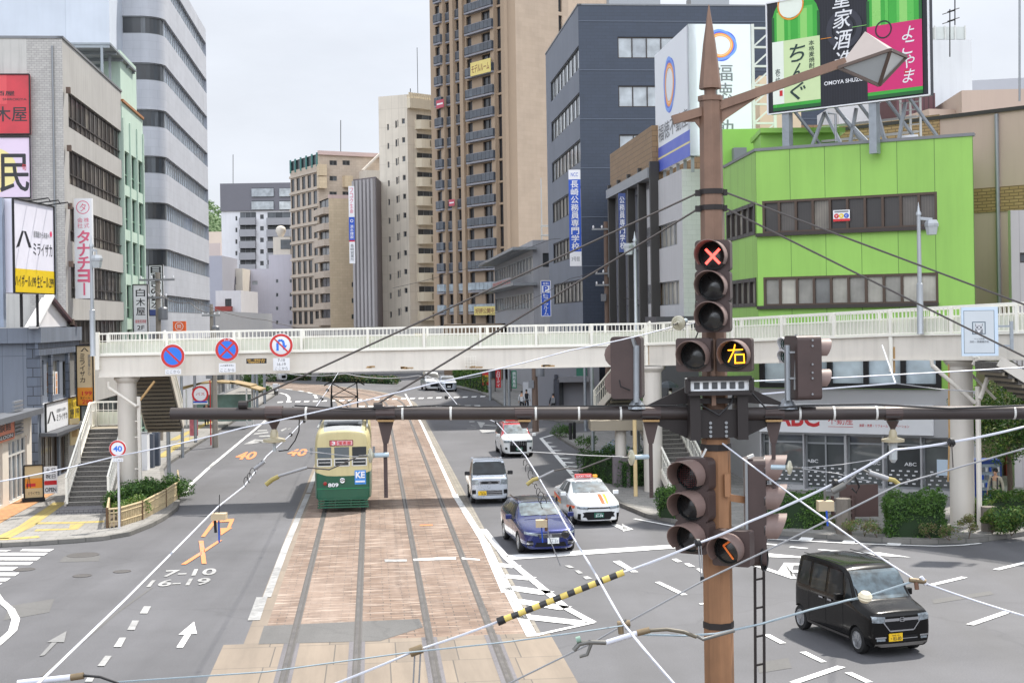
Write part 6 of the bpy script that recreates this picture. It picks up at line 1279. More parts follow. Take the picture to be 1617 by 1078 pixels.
# ================================================================ SIGNAL MAST
YM = 16.5
BRONZE = mat('mast_copper_brown', '#7f6454', .5, .3, 2.2, .25, streak=.25); BRONZED = mat('mast_weathered', '#9c7353', .6, .25, 1.6, .15, streak=.4)
ARMM = mat('arm_brown_grey', '#3a3332', .5, .22, 1.5, .2, streak=.12); HEADM = mat('signal_head_brown', '#483a38', .5, .22, 3., .1, streak=.15); HOODM = mat('signal_hood_pinkish', '#7d6963', .55, .2, 3., streak=.2); LENS = mat('dark_lens', '#1d1f21', .25, .2, 5., coat=.6); BRKT = mat('bracket_dark_brown', '#2b2626', .55, .15, 2., .3)
mast = thing('signal_mast', 'brown octagonal signal mast with spire and long horizontal arms', 'mast', (colX(1127, YM).x, YM, 0))
mc = colX(1127, YM); zM = lambda y: zat(mc, y)
def octo(mb, prof, m): mb.lathe(prof, m, 8, mc)
mb = MB(); octo(mb, [(.19, 0), (.172, zM(1078)), (.168, zM(700)), (.166, zM(692))], BRONZED); octo(mb, [(.152, zM(692)), (.142, zM(530)), (.136, zM(330)), (.128, zM(160))], BRONZE); octo(mb, [(.145, zM(160)), (.145, zM(152)), (.07, zM(151)), (.07, zM(140))], BRONZE); mb.build('pole', mast)
mb = MB(); octo(mb, [(.09, zM(141)), (.13, zM(140.5)), (.128, zM(136)), (.075, zM(70)), (.006, zM(8))], BRONZE); mb.build('spire', mast)
mb = MB()
for y in (303, 328): mb = MB(); octo(mb, [(.15, zM(y + 4)), (.15, zM(y - 4))], BRKT); mb.bar(P(1098, y + 2, YM), P(1148, y + 1, YM), .06, .07, BRKT); mb.build('clamp', mast)
for y in (705, 985): mb = MB(); octo(mb, [(.18, zM(y + 5)), (.18, zM(y - 5))], BRKT); mb.build('clamp', mast)
def arm(x0, x1, y0, y1, r0, r1, rings):
 mb = MB(); n = 14; pts = [P(x0 + (x1 - x0) * i / n, y0 + (y1 - y0) * i / n, YM) for i in range(n + 1)]; mb.tube(pts, [r0 + (r1 - r0) * i / n for i in range(n + 1)], ARMM, 20); a = mb.build('arm', mast, smooth=40)
 for x in rings:
  mb = MB(); c = P(x, y0 + (y1 - y0) * (x - x0) / (x1 - x0), YM); rr = r0 + (r1 - r0) * (x - x0) / (x1 - x0); mb.lathe([(rr + .004, -.012), (rr + .004, .012)], FR_WHITE, 20, c, (1, 0, 0)); mb.build('arm_band', a)
arm(1095, 270, 652, 653, .079, .07, (484, 636, 712, 846, 914, 980)); arm(1160, 1760, 653, 650, .078, .08, (1262, 1316, 1383, 1600))
mb = MB(); cy = zM(650)
mb.obox(mc + V((-.27, -.12, cy)), (.06, 0, 0), (0, .2, 0), (0, 0, .3), BRKT); mb.obox(mc + V((.27, -.12, cy)), (.06, 0, 0), (0, .2, 0), (0, 0, .3), BRKT); mb.obox(mc + V((0, -.2, cy - .12)), (.3, 0, 0), (0, .03, 0), (0, 0, .16), BRKT); mb.obox(mc + V((0, -.2, cy + .14)), (.3, 0, 0), (0, .03, 0), (0, 0, .03), BRKT)
for s_ in (-1, 1):
 mb.extrude([mc + V((s_ * .33, -.02, cy + .3)), mc + V((s_ * .33, -.02, cy + .1)), mc + V((s_ * .85, -.02, cy + .06))][::s_], (0, .04, 0), BRKT); mb.extrude([mc + V((s_ * .33, -.02, cy - .08)), mc + V((s_ * .33, -.02, cy - .3)), mc + V((s_ * .85, -.02, cy - .06))][::s_], (0, .04, 0), BRKT)
for i in range(4):
 for s_ in (-.09, .09): mb.lathe([(.018, 0), (.018, .03)], FR_ALU, 8, mc + V((s_, -.22, cy - .26 + i * .05)), (0, -1, 0))
mb.build('arm_bracket', mast)
mb = MB(); mb.tube([mc + V((-.2, -.25, cy + .1)), mc + V((0, -.3, cy - .02)), mc + V((.15, -.27, cy + .12)), mc + V((.2, -.24, cy + .3))], .012, BLACKM, 6); mb.tube([P(1180, 612, YM - .1), P(1210, 645, YM - .15), P(1270, 640, YM - .1), P(1380, 638, YM - .1), P(1500, 645, YM - .1), P(1617, 640, YM - .1)], .012, BLACKM, 6); mb.tube([P(1095, 640, YM - .1), P(900, 641, YM - .08), P(760, 642, YM - .08), P(690, 640, YM - .08), P(560, 646, YM - .1), P(465, 640, YM - .1)], .01, BLACKM, 6); mb.build('cable', mast)
mb = MB(); mb.bar(P(1192, 895, 16.9), P(1194, 1300, 16.9), .03, .03, BRKT); mb.bar(P(1206, 895, 16.9), P(1208, 1300, 16.9), .03, .03, BRKT)
for i in range(9): mb.bar(P(1192, 915 + i * 45, 16.9), P(1207, 912 + i * 45, 16.9), .022, .022, BRKT)
mb.build('ladder', mast)
mb = MB(); mb.obox(P(1148, 766, YM - .17), (.03, 0, 0), (0, .02, 0), (0, 0, .13), BRONZED); mb.build('hatch', mast)
lampt = thing('street_lamp', 'faceted street lamp on a rising bronze arm at the mast top', 'street lamp', P(1140, 172, YM))
mb = MB(); mb.bar(P(1062, 190, YM - .0), P(1110, 176, YM), .1, .1, BRONZE); mb.bar(P(1108, 177, YM), P(1335, 98, YM), .085, .1, BRONZE)
mb.extrude([P(1112, 178, YM), P(1075, 192, YM), P(1098, 192, YM), P(1110, 208, YM)], (0, .05, 0), BRONZE); mb.extrude([P(1136, 170, YM), P(1136, 200, YM), P(1146, 188, YM), P(1205, 148, YM)], (0, .05, 0), BRONZE); mb.build('arm', lampt)
T_, Lq, Rq, Fq, Bq, Kq = P(1366, 50, YM + .3), P(1324, 107, YM - .05), P(1431, 90, YM + .25), P(1406, 79, YM - .3), P(1388, 135, YM), P(1360, 95, YM + .5)
LT = mat('lamp_top_grey', '#8f8683', .5, .06, 2.); mb = MB()
for f in ((T_, Lq, Fq), (T_, Fq, Rq), (T_, Rq, Kq), (T_, Kq, Lq)): mb.face(f, LT)
mb.build('lamp_top', lampt)
mb = MB()
for f in ((Lq, Bq, Fq), (Fq, Bq, Rq)): mb.face([f[0].lerp((f[0] + f[1] + f[2]) / 3, .1), f[1].lerp((f[0] + f[1] + f[2]) / 3, .1), f[2].lerp((f[0] + f[1] + f[2]) / 3, .1)], LGLASS)
for f in ((Rq, Bq, Kq), (Kq, Bq, Lq)): mb.face(f, LGLASS)
mb.build('lamp_glass', lampt)
mb = MB()
for a, b_ in ((Lq, Fq), (Fq, Rq), (Lq, Bq), (Fq, Bq), (Rq, Bq)): mb.bar(a, b_, .035, .035, mat('lamp_frame', '#5b4c44', .5, .1))
mb.build('lamp_frame', lampt)
def rbox(mb, c, x, y, z, w, d, h, m, r=.05):
 """box with rounded vertical front outline (x-z) and depth d along y"""
 out = []
 for cx, cz, a0 in ((w / 2 - r, h / 2 - r, 0), (-w / 2 + r, h / 2 - r, 90), (-w / 2 + r, -h / 2 + r, 180), (w / 2 - r, -h / 2 + r, 270)):
  for i in range(5): a = R(a0 + i * 22.5); out.append((cx + math.cos(a) * r, cz + math.sin(a) * r))
 f0 = [c + x * a + z * b_ - y * d / 2 for a, b_ in out]; mb.extrude(f0, y * d, m)
def hood(mb, c, x, f, z, r, ln, m, n=18, cut=.62):
 """visor tube: long above, short below"""
 vs, fs = [], []
 for i in range(n + 1):
  a = R(-35 + 250 * i / n); k = .5 + .5 * math.sin(a); l_ = ln * (cut * .35 + (1 - cut * .35) * max(0, k) ** .6)
  for rr in (r, r - .008):
   for l2 in (0, l_): vs.append(c + (x * math.cos(a) + z * math.sin(a)) * rr * (1 if l2 == 0 else 1.02) + f * l2)
 for i in range(n):
  a, b_ = i * 4, (i + 1) * 4; fs += [(a, b_, b_ + 1, a + 1), (a + 2, a + 3, b_ + 3, b_ + 2), (a + 1, b_ + 1, b_ + 3, a + 3)]
 mb.raw(vs, fs, m)
RLED, ALED, ADIM = mat('led_red', (1., .09, .07), .5, 0, emit=2.2), mat('led_orange', (1., .42, .02), .5, 0, emit=1.8), mat('led_orange_dim', (.8, .2, .04), .5, 0, emit=.2)
def lensunit(parent, c, x, f, z, r, sym=None, hl=.3, lens=LENS, hoodm=HOODM):
 mb = MB(); hood(mb, c + f * .01, x, f, z, r * 1.12, hl, hoodm); h_ = mb.build('visor', parent, smooth=50)
 mb = MB(); mb.lathe([(r * 1.1, .0), (r * 1.08, .03), (r, .035), (r * .98, .01), (r * .6, .035), (.001, .045)], lens, 24, c, f); l_ = mb.build('lens', parent, smooth=50)
 mb = MB(); o = c + f * .052
 def stroke(a, b_, w, m): p, q = o + x * a[0] * r + z * a[1] * r, o + x * b_[0] * r + z * b_[1] * r; d = (q - p).normalized(); e = d.cross(f) * w * r / 2; mb.face([p - e, q - e, q + e, p + e], m)
 def dots(a, b_, m, n): 
  for i in range(n): t_ = i / (n - 1); mb.lathe([(r * .055, 0), (r * .03, .004)], m, 6, o + x * (a[0] + (b_[0] - a[0]) * t_) * r + z * (a[1] + (b_[1] - a[1]) * t_) * r, f)
 if sym == 'x': stroke((-.5, .5), (.55, -.6), .2, RLED); stroke((.55, .5), (-.5, -.6), .2, RLED)
 if sym == 'right':
  for a, b_ in (((-.5, .35), (.55, .4)), ((.0, .75), (-.12, .25)), ((-.12, .25), (-.5, -.5)), ((.0, .02), (.65, .04)), ((.0, .02), (0, -.6)), ((.65, .04), (.68, -.58)), ((0, -.6), (.68, -.58))): stroke(a, b_, .09, ALED); dots(a, b_, ALED, 7)
 if sym == 'left':
  for a, b_ in (((.15, .6), (-.35, .25)), ((-.35, .25), (.35, -.65))): stroke(a, b_, .14, ADIM); dots(a, b_, ADIM, 8)
 if sym == 'reddots':
  for i in range(-6, 7):
   for j in range(-6, 7):
    if i * i + j * j < 38: mb.lathe([(r * .045, 0), (r * .03, .004)], mat('led_red_off', '#5e2224', .4), 5, o + x * i * .14 * r + z * j * .14 * r, f)
 if mb.v: mb.build('symbol', l_)
def facing(dx, dy=-1., dz=0.):
 f = V((dx, dy, 0)).normalized(); x = V((-f.y, f.x, 0)); return x, f, V((0, 0, 1))
LR = .152
sh = thing('lane_signal', 'three lens lane signal with lit red cross near the mast top', 'traffic signal', P(1127, 530, YM - .2))
x, f, Z = facing(-.32); mb = MB()
for i, y in enumerate((404, 452, 500)): rbox(mb, P(1127, y, YM - .32), x, f, Z, .4, .17, .352, HEADM, .045)
mb.build('housing', sh)
for y, s_ in ((404, 'x'), (452, None), (500, None)): lensunit(sh, P(1126, y, YM - .42), x, f, Z, LR, s_, .34)
mb = MB(); mb.tube([P(1100, 455, YM - .2), P(1098, 490, YM - .2), P(1104, 520, YM - .2), P(1098, 535, YM - .2)], .008, BLACKM, 5); mb.bar(P(1125, 535, YM - .25), P(1127, 640, YM - .25), .05, .05, BRONZE); mb.build('wiring', sh)
pr_ = thing('arrow_signal', 'pair of square signals below the lane signal with amber right character lit', 'traffic signal', P(1128, 586, YM - .3))
x, f, Z = facing(-.34); mb = MB()
for px_ in (1097, 1161): rbox(mb, P(px_, 560, YM - .3), x, f, Z, .4, .17, .38, HEADM, .03)
mb.build('housing', pr_)
lensunit(pr_, P(1098, 561, YM - .4), x, f, Z, LR, None, .34); lensunit(pr_, P(1162, 560, YM - .4), x, f, Z, LR, 'right', .34)
b = Board('matrix_panel', 'white panel with six dark dot squares under the amber signal', P(1086, 621, YM - .36), V((1, .04, 0)), .725, .165, mat('matrix_white', '#e6e8ea', .5, .08), .2, 'signal panel', border=BRKT)
for i in range(6): b.rect(.1 + i * .14, .28, .19 + i * .14, .74, mat('matrix_dark', '#4b4d50', .6, .3, 30.))
b.done()
lo = thing('traffic_signal', 'lower three lens hooded signal facing the near junction with unlit lenses', 'traffic signal', P(1100, 888, YM - .3))
x, f, Z = facing(-.62); mb = MB(); tops = (748, 796, 846)
for i, y in enumerate(tops): rbox(mb, P(1098, y, YM - .22), x, f, Z, .42, .2, .38, HEADM, .07)
mb.build('housing', lo)
for y, s_ in zip(tops, ('reddots', None, None)): lensunit(lo, P(1098, y, YM - .22) + f * .1, x, f, Z, .16, s_, .34)
mb = MB(); mb.bar(P(1108, 722, YM - .2), P(1115, 708, YM - .2), .05, .02, FR_WHITE); mb.bar(P(1118, 800, YM - .15), P(1127, 800, YM - .05), .05, .05, BRKT); mb.build('bracket', lo)
ar = thing('arrow_signal', 'single lens signal with dim orange arrow at the foot of the lower signal', 'traffic signal', P(1156, 890, YM - .3))
x, f, Z = facing(-.5); mb = MB(); rbox(mb, P(1158, 864, YM - .34), x, f, Z, .44, .18, .4, HEADM, .03); mb.build('housing', ar); lensunit(ar, P(1156, 864, YM - .34) + f * .09, x, f, Z, .16, 'left', .34)
sd_ = thing('traffic_signal', 'three lens signal seen edge on with hoods pointing away from the mast', 'traffic signal', P(1192, 890, YM + .2))
x, f, Z = facing(1., -.12); mb = MB(); rbox(mb, P(1192, 806, YM + .15), x, f, Z, .4, .24, 1.24, HEADM, .06); mb.build('housing', sd_)
for y in (742, 788, 834): lensunit(sd_, P(1206, y, YM + .1), x, f, Z, .155, None, .26)
mb = MB(); mb.bar(P(1178, 725, YM - .05), P(1180, 895, YM - .05), .03, .03, FR_ALU); mb.bar(P(1150, 785, YM), P(1185, 790, YM + .1), .08, .08, BRONZED); mb.bar(P(1180, 722, YM), P(1190, 718, YM), .06, .03, FR_WHITE)
mb.lathe([(.14, -.012), (.15, 0), (.14, .012), (.125, 0), (.14, -.012)], BLACKM, 24, P(1207, 882, YM), (1, -.5, 0)); mb.build('bracket', sd_)
bk = thing('traffic_signal', 'brown signal head seen from behind on the left mast arm', 'traffic signal', P(990, 630, YM))
x, f, Z = facing(.25, 1.); mb = MB(); rbox(mb, P(991, 580, YM + .05), x, f, Z, .36, .22, .72, HEADM, .04); mb.build('housing', bk); mb = MB(); mb.lathe([(.15, 0), (.16, .2), (.15, .22)], HOODM, 14, P(974, 560, YM + .2), f); mb.lathe([(.15, 0), (.16, .2)], HOODM, 14, P(974, 605, YM + .2), f); mb.build('visor', bk)
mb = MB(); mb.tube([P(1005, 545, YM - .1), P(1005, 635, YM - .1)], .035, STEELPOLE, 10); mb.lathe([(.12, 0), (.05, .1)], STEELPOLE, 12, P(1005, 645, YM)); mb.bar(P(999, 532, YM - .08), P(1004, 548, YM - .1), .06, .03, FR_ALU); mb.tube([P(978, 600, YM - .1), P(980, 610, YM - .12), P(995, 616, YM - .1)], .008, BLACKM, 5); mb.build('bracket', bk)
rt = thing('traffic_signal', 'brown signal head with hoods turned aside on the right mast arm', 'traffic signal', P(1268, 632, YM))
x, f, Z = facing(1., .25); mb = MB(); rbox(mb, P(1268, 580, YM), x, f, Z, .36, .3, .74, HEADM, .05); mb.build('housing', rt)
for y in (552, 600): lensunit(rt, P(1287, y, YM), x, f, Z, .11, None, .17)
mb = MB(); mb.tube([P(1243, 545, YM - .1), P(1244, 632, YM - .1)], .035, STEELPOLE, 10); mb.lathe([(.13, 0), (.045, .12)], STEELPOLE, 12, P(1243, 645, YM)); mb.bar(P(1257, 528, YM - .12), P(1255, 615, YM - .12), .04, .02, FR_ALU)
for y in (556, 597): mb.bar(P(1246, y, YM - .12), P(1256, y, YM - .12), .05, .02, FR_ALU)
for y in (537, 546, 575, 588, 597, 622): mb.lathe([(.012, 0), (.012, .012)], FR_ALU, 8, P(1283, y, YM - .18), (0, -1, 0))
mb.build('bracket', rt)
pd = thing('pedestrian_signal', 'small white hooded pedestrian signal behind the grey bracket pole', 'pedestrian signal', P(1240, 570, YM + .3))
x, f, Z = facing(-.8, -.6)
mb = MB(); rbox(mb, P(1247, 553, YM + .3), x, f, Z, .2, .16, .3, SWHITE, .03); mb.build('housing', pd)
for y in (543, 563): lensunit(pd, P(1243, y, YM + .25), x, f, Z, .07, None, .1, mat('green_lens', '#16463f', .2, .1), SWHITE)
def hanger(label, px_, strip=True, w=13):
 root = thing('arm_hanger', label, 'bracket', P(px_, 660, YM)); mb = MB()
 mb.extrude([P(px_ - w, 662, YM - .03), P(px_ + w, 662, YM - .03), P(px_ + 4, 700 if strip else 676, YM - .03), P(px_ - 4, 700 if strip else 676, YM - .03)], (0, .05, 0), HEADM); mb.build('plate', root)
 mb = MB(); mb.bar(P(px_ - w - 2, 658, YM - .09), P(px_ + w + 2, 658, YM - .09), .06, .02, BRKT); mb.bar(P(px_ - w, 664, YM - .09), P(px_ + w, 664, YM - .09), .06, .02, RUSTY)
 c = P(px_, 652, YM); mb.lathe([(.084, -.11), (.084, .11)], HEADM, 16, c, (1, 0, 0)); mb.build('clamp', root)
 if strip: mb = MB(); mb.obox(P(px_, 742, YM - .01), (.022, 0, 0), (0, .012, 0), (0, 0, .32), HEADM); [mb.lathe([(.006, 0), (.006, .004)], BLACKM, 6, P(px_, y, YM - .024), (0, -1, 0)) for y in range(760, 785, 5)]; mb.build('strip', root)
 return root
hanger('brown hanger plate with perforated strip over the tram track', 609); hanger('short brown hanger plate over the right carriageway lanes', 828, False, 10); hanger('brown hanger plate with strip beside the back turned signal', 1028); hanger('brown hanger plate with strip just right of the mast', 1222)
def bell(label, px_):
 root = thing('bell_insulator', label, 'insulator', P(px_, 665, YM)); mb = MB(); c = P(px_, 690, YM); z_ = lambda y: P(px_, y, YM).z - c.z
 mb.lathe([(.075, z_(664)), (.03, z_(676)), (.03, z_(678))], HEADM, 10, c); mb.build('plate', root)
 mb = MB(); mb.lathe([(.025, z_(676)), (.045, z_(682)), (.05, z_(690)), (.13, z_(693)), (.13, z_(697)), (.05, z_(699))], mat('insulator_cream', '#a2987f', .35, .1, 4.), 16, c); mb.build('disc', root, smooth=40)
 mb = MB(); mb.lathe([(.05, z_(699)), (.045, z_(725)), (.02, z_(730))] if px_ > 1000 else [(.02, z_(699)), (.02, z_(712))], LGLASS, 10, c); mb.build('glass_sleeve', root)
 mb = MB(); mb.lathe([(.084, -.1), (.084, .1)], HEADM, 16, P(px_, 652, YM), (1, 0, 0)); mb.bar(P(px_ - 12, 658, YM - .09), P(px_ + 12, 658, YM - .09), .05, .02, BRKT); mb.build('clamp', root)
bell('cream bell insulator hanging from the left mast arm', 433); bell('cream bell insulator with glass sleeve hanging from the right mast arm', 1410)
# ================================================================ WIRES
WW = mat('wire_white_cover', '#c3c6d0', .4, .05, 3.); WD = mat('wire_dark', '#4a4543', .5, .1, 3.); WG = mat('wire_grey', '#8e8f92', .5, .1, 3., .3); WB_ = mat('wire_blue_grey', '#8d9ba3', .5, .1, 3.); BRASS = mat('fitting_brass', '#7a6a52', .5, .25, 8., .3); FIT = mat('fitting_grey', '#6c6b68', .5, .2, 8., .4); YF = mat('fitting_yellow', '#998b50', .5, .2, 6.)
def sag(pts, s=.0, n=6):
 out = []
 for i in range(len(pts) - 1):
  for k in range(n): t_ = k / n; out.append(pts[i].lerp(pts[i + 1], t_) - V((0, 0, s * 4 * t_ * (1 - t_))))
 return out + [pts[-1]]
def wire(label, pts, r, m, s=0., name='overhead_wire', n=6): mb = MB(); q = sag([V(p) for p in pts], s, 6); mb.tube(q, r, m, n); o = mb.build(name, None, smooth=60, loc=q[0]); return tag(o, label, 'wire')
Y_ = lambda px_, py, Y: P(px_, py, Y)
wire('upper dark stay cable from the mast to the far end of the left arm', [Y_(1104, 304, YM), Y_(384, 637, YM)], .013, WD); wire('lower dark stay cable from the mast to the middle of the left arm', [Y_(1104, 329, YM), Y_(597, 637, YM)], .013, WD)
wire('upper dark stay cable running right from the mast', [Y_(1146, 304, YM), Y_(1650, 493, YM)], .012, WD); wire('lower dark stay cable running right from the mast', [Y_(1146, 329, YM), Y_(1650, 579, YM)], .012, WD)
for x_, y_ in ((384, 637), (597, 640)): mb = MB(); mb.lathe([(.05, -.05), (.05, .05)], BRKT, 10, P(x_, y_ + 2, YM - .02), (1, 0, 0)); mb.build('stay_lug', mast)
zc = 4.8
wire('white contact wire over the left tram track', [PH(x_, y_, zc) for x_, y_ in ((40, 1098), (200, 944), (344, 800), (385, 768), (421, 720), (459, 686), (499, 642), (517, 616), (534, 588))] + [PH(548, 574, zc)], .0115, WW)
wire('white contact wire over the right tram track', [PH(x_, y_, zc) for x_, y_ in ((1078, 1095), (1030, 1040), (985, 985), (940, 905), (900, 840), (850, 752), (830, 720), (784, 667), (724, 641), (690, 600), (672, 592))], .0115, WW)
W1 = [(1690, 656), (1617, 673.6), (1502, 698), (1413, 709.6), (1318, 762.8), (1180, 824.6), (1103, 857), (985, 903), (797, 977), (655, 1027), (500, 1090)]
wire('thick white span cable sloping past the lower signal', [Y_(x_, y_, 14.) for x_, y_ in W1], .0125, WW, .008)
mb = MB(); q0, q1 = Y_(985, 903, 13.95), Y_(797, 977, 13.95)
for i in range(17): mb.tube([q0.lerp(q1, i / 17), q0.lerp(q1, (i + 1) / 17)], .031, [mat('guard_black', '#2b2b2c', .5), mat('guard_yellow', '#cbb45e', .5, .08)][i % 2 == 0], 12)
mb.tube([q1, q1 + (q1 - q0) * .06], .04, BLACKM, 10); tag(mb.build('cable_guard', None, smooth=40, loc=q0), 'yellow and black striped guard sleeve on the white span cable', 'cable guard')
wire('thin grey span wire crossing below the lower signal', [Y_(x_, y_, 13.4) for x_, y_ in ((1700, 683), (1617, 708), (1421, 764), (1229, 860), (1111, 916), (998, 978), (941, 1011), (790, 1085))], .009, WG)
wire('white pull wire from the mast down across the black car roof', [Y_(x_, y_, Y) for x_, y_, Y in ((1141, 700, 16.3), (1319, 830, 15), (1443, 914, 14), (1617, 972, 13.5), (1690, 997, 13.2))], .0095, WW, .01)
wire('blue grey cable with white ball crossing before the black car', [Y_(x_, y_, 13.6) for x_, y_ in ((1006, 1001), (1079, 1003), (1130, 1000), (1200, 985), (1280, 962), (1339, 947), (1366, 942), (1443, 917))], .011, WB_)
wire('long white span wire rising to the insulator beside the mast', [Y_(x_, y_, Y) for x_, y_, Y in ((-30, 765, 14.5), (184, 720, 14.8), (380, 676, 15), (680, 606, 15.5), (900, 553, 16), (1066, 515, 16.4), (1106, 506, 16.5))], .0075, WW, .015)
wire('grey lower span wire along the bottom of the view', [Y_(x_, y_, 12.5) for x_, y_ in ((186, 1076), (420, 1060), (640, 1030), (800, 1013), (897, 1000), (985, 987))], .007, WB_)
wire('thin white signal wire passing behind the right arm', [Y_(x_, y_, 30.) for x_, y_ in ((1180, 602), (1330, 596), (1480, 588), (1650, 578))], .016, WW); wire('second thin white wire below the footbridge with two beads', [Y_(x_, y_, 30.) for x_, y_ in ((1180, 624), (1260, 617), (1414, 605))], .018, WW); wire('short white hanger wire from the girder', [Y_(1393, 545, 46), Y_(1414, 605, 30.)], .02, WW); wire('thin grey wire continuing right from the hanger', [Y_(1414, 605, 30), Y_(1480, 614, 30), Y_(1540, 618, 30)], .012, WG)
wire('thin grey wire running past the tram front to the hanger strip', [Y_(x_, y_, 22) for x_, y_ in ((438, 710), (500, 714), (560, 721), (584, 719))], .008, WG); wire('curved black jumper cable beside the left contact wire', [Y_(x_, y_, 17) for x_, y_ in ((462, 642), (473, 655), (472, 680), (466, 695), (455, 710), (440, 712))], .008, BLACKM)
wire('thin grey wire right of the white taxi van leading to the disc insulator', [Y_(x_, y_, 20) for x_, y_ in ((835, 713), (930, 719), (986, 721))], .009, WG)
wire('grey wire from the disc insulator toward the estate agency window', [Y_(x_, y_, 16) for x_, y_ in ((1262, 739), (1330, 733), (1400, 722))], .006, WG); wire('lower grey wire from the disc insulator', [Y_(x_, y_, 16) for x_, y_ in ((1262, 739), (1320, 747), (1375, 760))], .006, WG)
for i, (pts, lb) in enumerate((([(620, 455), (870, 378), (980, 350)], 'thin distant wire crossing before the brown tower'), ([(430, 585), (545, 590), (660, 593), (760, 593)], 'distant catenary span wire below the footbridge'), ([(300, 470), (420, 505), (560, 520)], 'thin distant wire behind the left half of the railing'), ([(760, 500), (900, 440), (985, 400)], 'thin utility wire reaching the wooden pole'), ([(985, 470), (1060, 462), (1100, 455)], 'thin utility wire right of the wooden pole'), ([(240, 455), (300, 478), (345, 490)], 'thin utility wire leaving the left utility pole'))):
 Y0 = [120, 118, 90, 100, 85, 80][i]; wire(lb, [Y_(x_, y_, Y0) for x_, y_ in pts], [.02, .05, .02, .02, .02, .02][i], WD if i != 1 else WG, .3)
def disc(label, px_, py, Y, r, ax):
 c = P(px_, py, Y); root = thing('disc_insulator', label, 'insulator', c); mb = MB(); mb.lathe([(r * .25, -.05), (r * .5, -.03), (r, -.015), (r, .0), (r * .75, .01), (r * .7, .004), (r * .5, .015), (r * .45, .008), (r * .25, .02), (.01, .03)], mat('insulator_glaze', '#b5b19c', .25, .1, 5., coat=.5), 24, c, ax); mb.build('disc', root, smooth=40)
 mb = MB(); mb.tube([c + V(ax) * .02, c + V(ax) * .13], .012, FIT, 8); mb.tube([c - V(ax) * .05, c - V(ax) * .22], .028, mat('sleeve_clear', '#a9bac4', .3, .1), 8); mb.build('cap', root)
disc('large grey disc insulator on the white span wire beside the mast', 1071, 510, 16.3, .085, (-.5, -.85, -.12)); disc('cream disc insulator right of the lower signals', 1248, 738, 16., .08, (.9, -.4, 0)); disc('white disc insulator before the footbridge pier', 996, 722, 16.4, .09, (-.95, -.3, 0)); disc('cream disc insulator in front of the tram face', 584, 719, 16.4, .085, (-.95, -.3, 0))
def fitting(label, pts, rad, m, Y, extra=(), name='wire_fitting'):
 q = [P(x_, y_, Y) for x_, y_ in pts]; root = thing(name, label, 'fitting', q[0]); mb = MB(); mb.tube(sag(q, 0, 3), rad, m, 8); mb.build('rod', root, smooth=60)
 for nm, pts2, r2, m2 in extra: mb = MB(); mb.tube([P(x_, y_, Y) for x_, y_ in pts2], r2, m2, 8); mb.build(nm, root, smooth=60)
 return root
fitting('white insulating rod with brown curved arm near the frame bottom', [(958, 1014), (1007, 999)], .026, WW, 13.2, (('curved_arm', ((1024, 995), (1053, 993), (1079, 997), (1100, 1005)), .018, mat('arm_olive', '#5d5648', .5, .15)), ('collar', ((1006, 999), (1026, 994)), .03, BRASS), ('clamp', ((906, 1026), (915, 1016), (930, 1013), (957, 1014)), .022, FIT), ('clamp_jaw', ((915, 1036), (927, 1033), (934, 1015)), .016, FIT), ('bolt', ((910, 1010), (917, 1008)), .03, mat('verdigris', '#7f9a8c', .6, .2)), ('end_clip', ((1100, 1003), (1110, 1009), (1160, 995)), .016, FIT)))
fitting('brass crossing clamp where the contact wire meets the span wires', [(975, 985), (995, 983)], .03, BRASS, 12.8, (('lug', ((979, 982), (981, 1000)), .026, BRASS), ('bolt', ((985, 978), (992, 992)), .024, FIT)))
fitting('brass knot clamp holding cables before the black car', [(1436, 915), (1462, 918)], .024, BRASS, 13.6, (('lug', ((1446, 914), (1448, 930)), .022, mat('clamp_brown', '#6a4c3c', .6, .2)), ('bolt', ((1454, 910), (1462, 922)), .02, WW)))
c = P(1366, 942, 13.55); mb = MB(); mb.lathe([(.005, -.06), (.045, -.045), (.068, -.012), (.06, 0), (.068, .012), (.045, .045), (.005, .06)], mat('ball_cream', '#cfc6ae', .4, .08), 18, c, (.1, -.3, 1)); tag(mb.build('ball_insulator', None, smooth=30, loc=c), 'cream split ball insulator on the blue grey cable', 'insulator')
fitting('short spool clamp on the white span cable over the tram track', [(648, 1030), (667, 1023)], .045, BRASS, 13.95, (('drop_wire', ((655, 1030), (652, 1090)), .008, WG), ('drop_wire', ((664, 1030), (661, 1090)), .008, WG)))
fitting('white rod with brown joint at the lower left frame corner', [(28, 1078), (112, 1069)], .028, WW, 12.4, (('collar', ((112, 1069), (132, 1066)), .03, BRASS), ('curved_arm', ((132, 1066), (158, 1068), (187, 1078)), .012, BLACKM)))
fitting('grey pull arm with yellow tip left of the tram', [(438, 752), (485, 738)], .02, WG, 19, (('tip', ((420, 765), (430, 757), (440, 752)), .03, YF), ('tail', ((485, 738), (520, 741), (545, 730), (562, 722)), .01, WD)))
fitting('grey pull arm with yellow tip right of the white taxi van', [(850, 755), (875, 743)], .02, WG, 22, (('tip', ((832, 765), (842, 757), (850, 755)), .03, YF), ('tail', ((875, 743), (895, 739), (915, 741), (965, 722)), .012, WD)))
fitting('grey cylinder with yellow claw before the estate agency door', [(1372, 746), (1402, 756)], .03, WG, 15.5, (('claw', ((1402, 756), (1412, 758), (1420, 765)), .026, YF), ('lead', ((1350, 748), (1360, 740), (1372, 746)), .012, FIT), ('coil', ((1345, 770), (1352, 778), (1357, 768), (1350, 752)), .012, BLACKM)))
fitting('grey cylinder connector on the thick white cable', [(1314, 776), (1334, 765)], .032, FIT, 13.8, (('lead', ((1334, 765), (1345, 756), (1352, 748)), .01, FIT),))
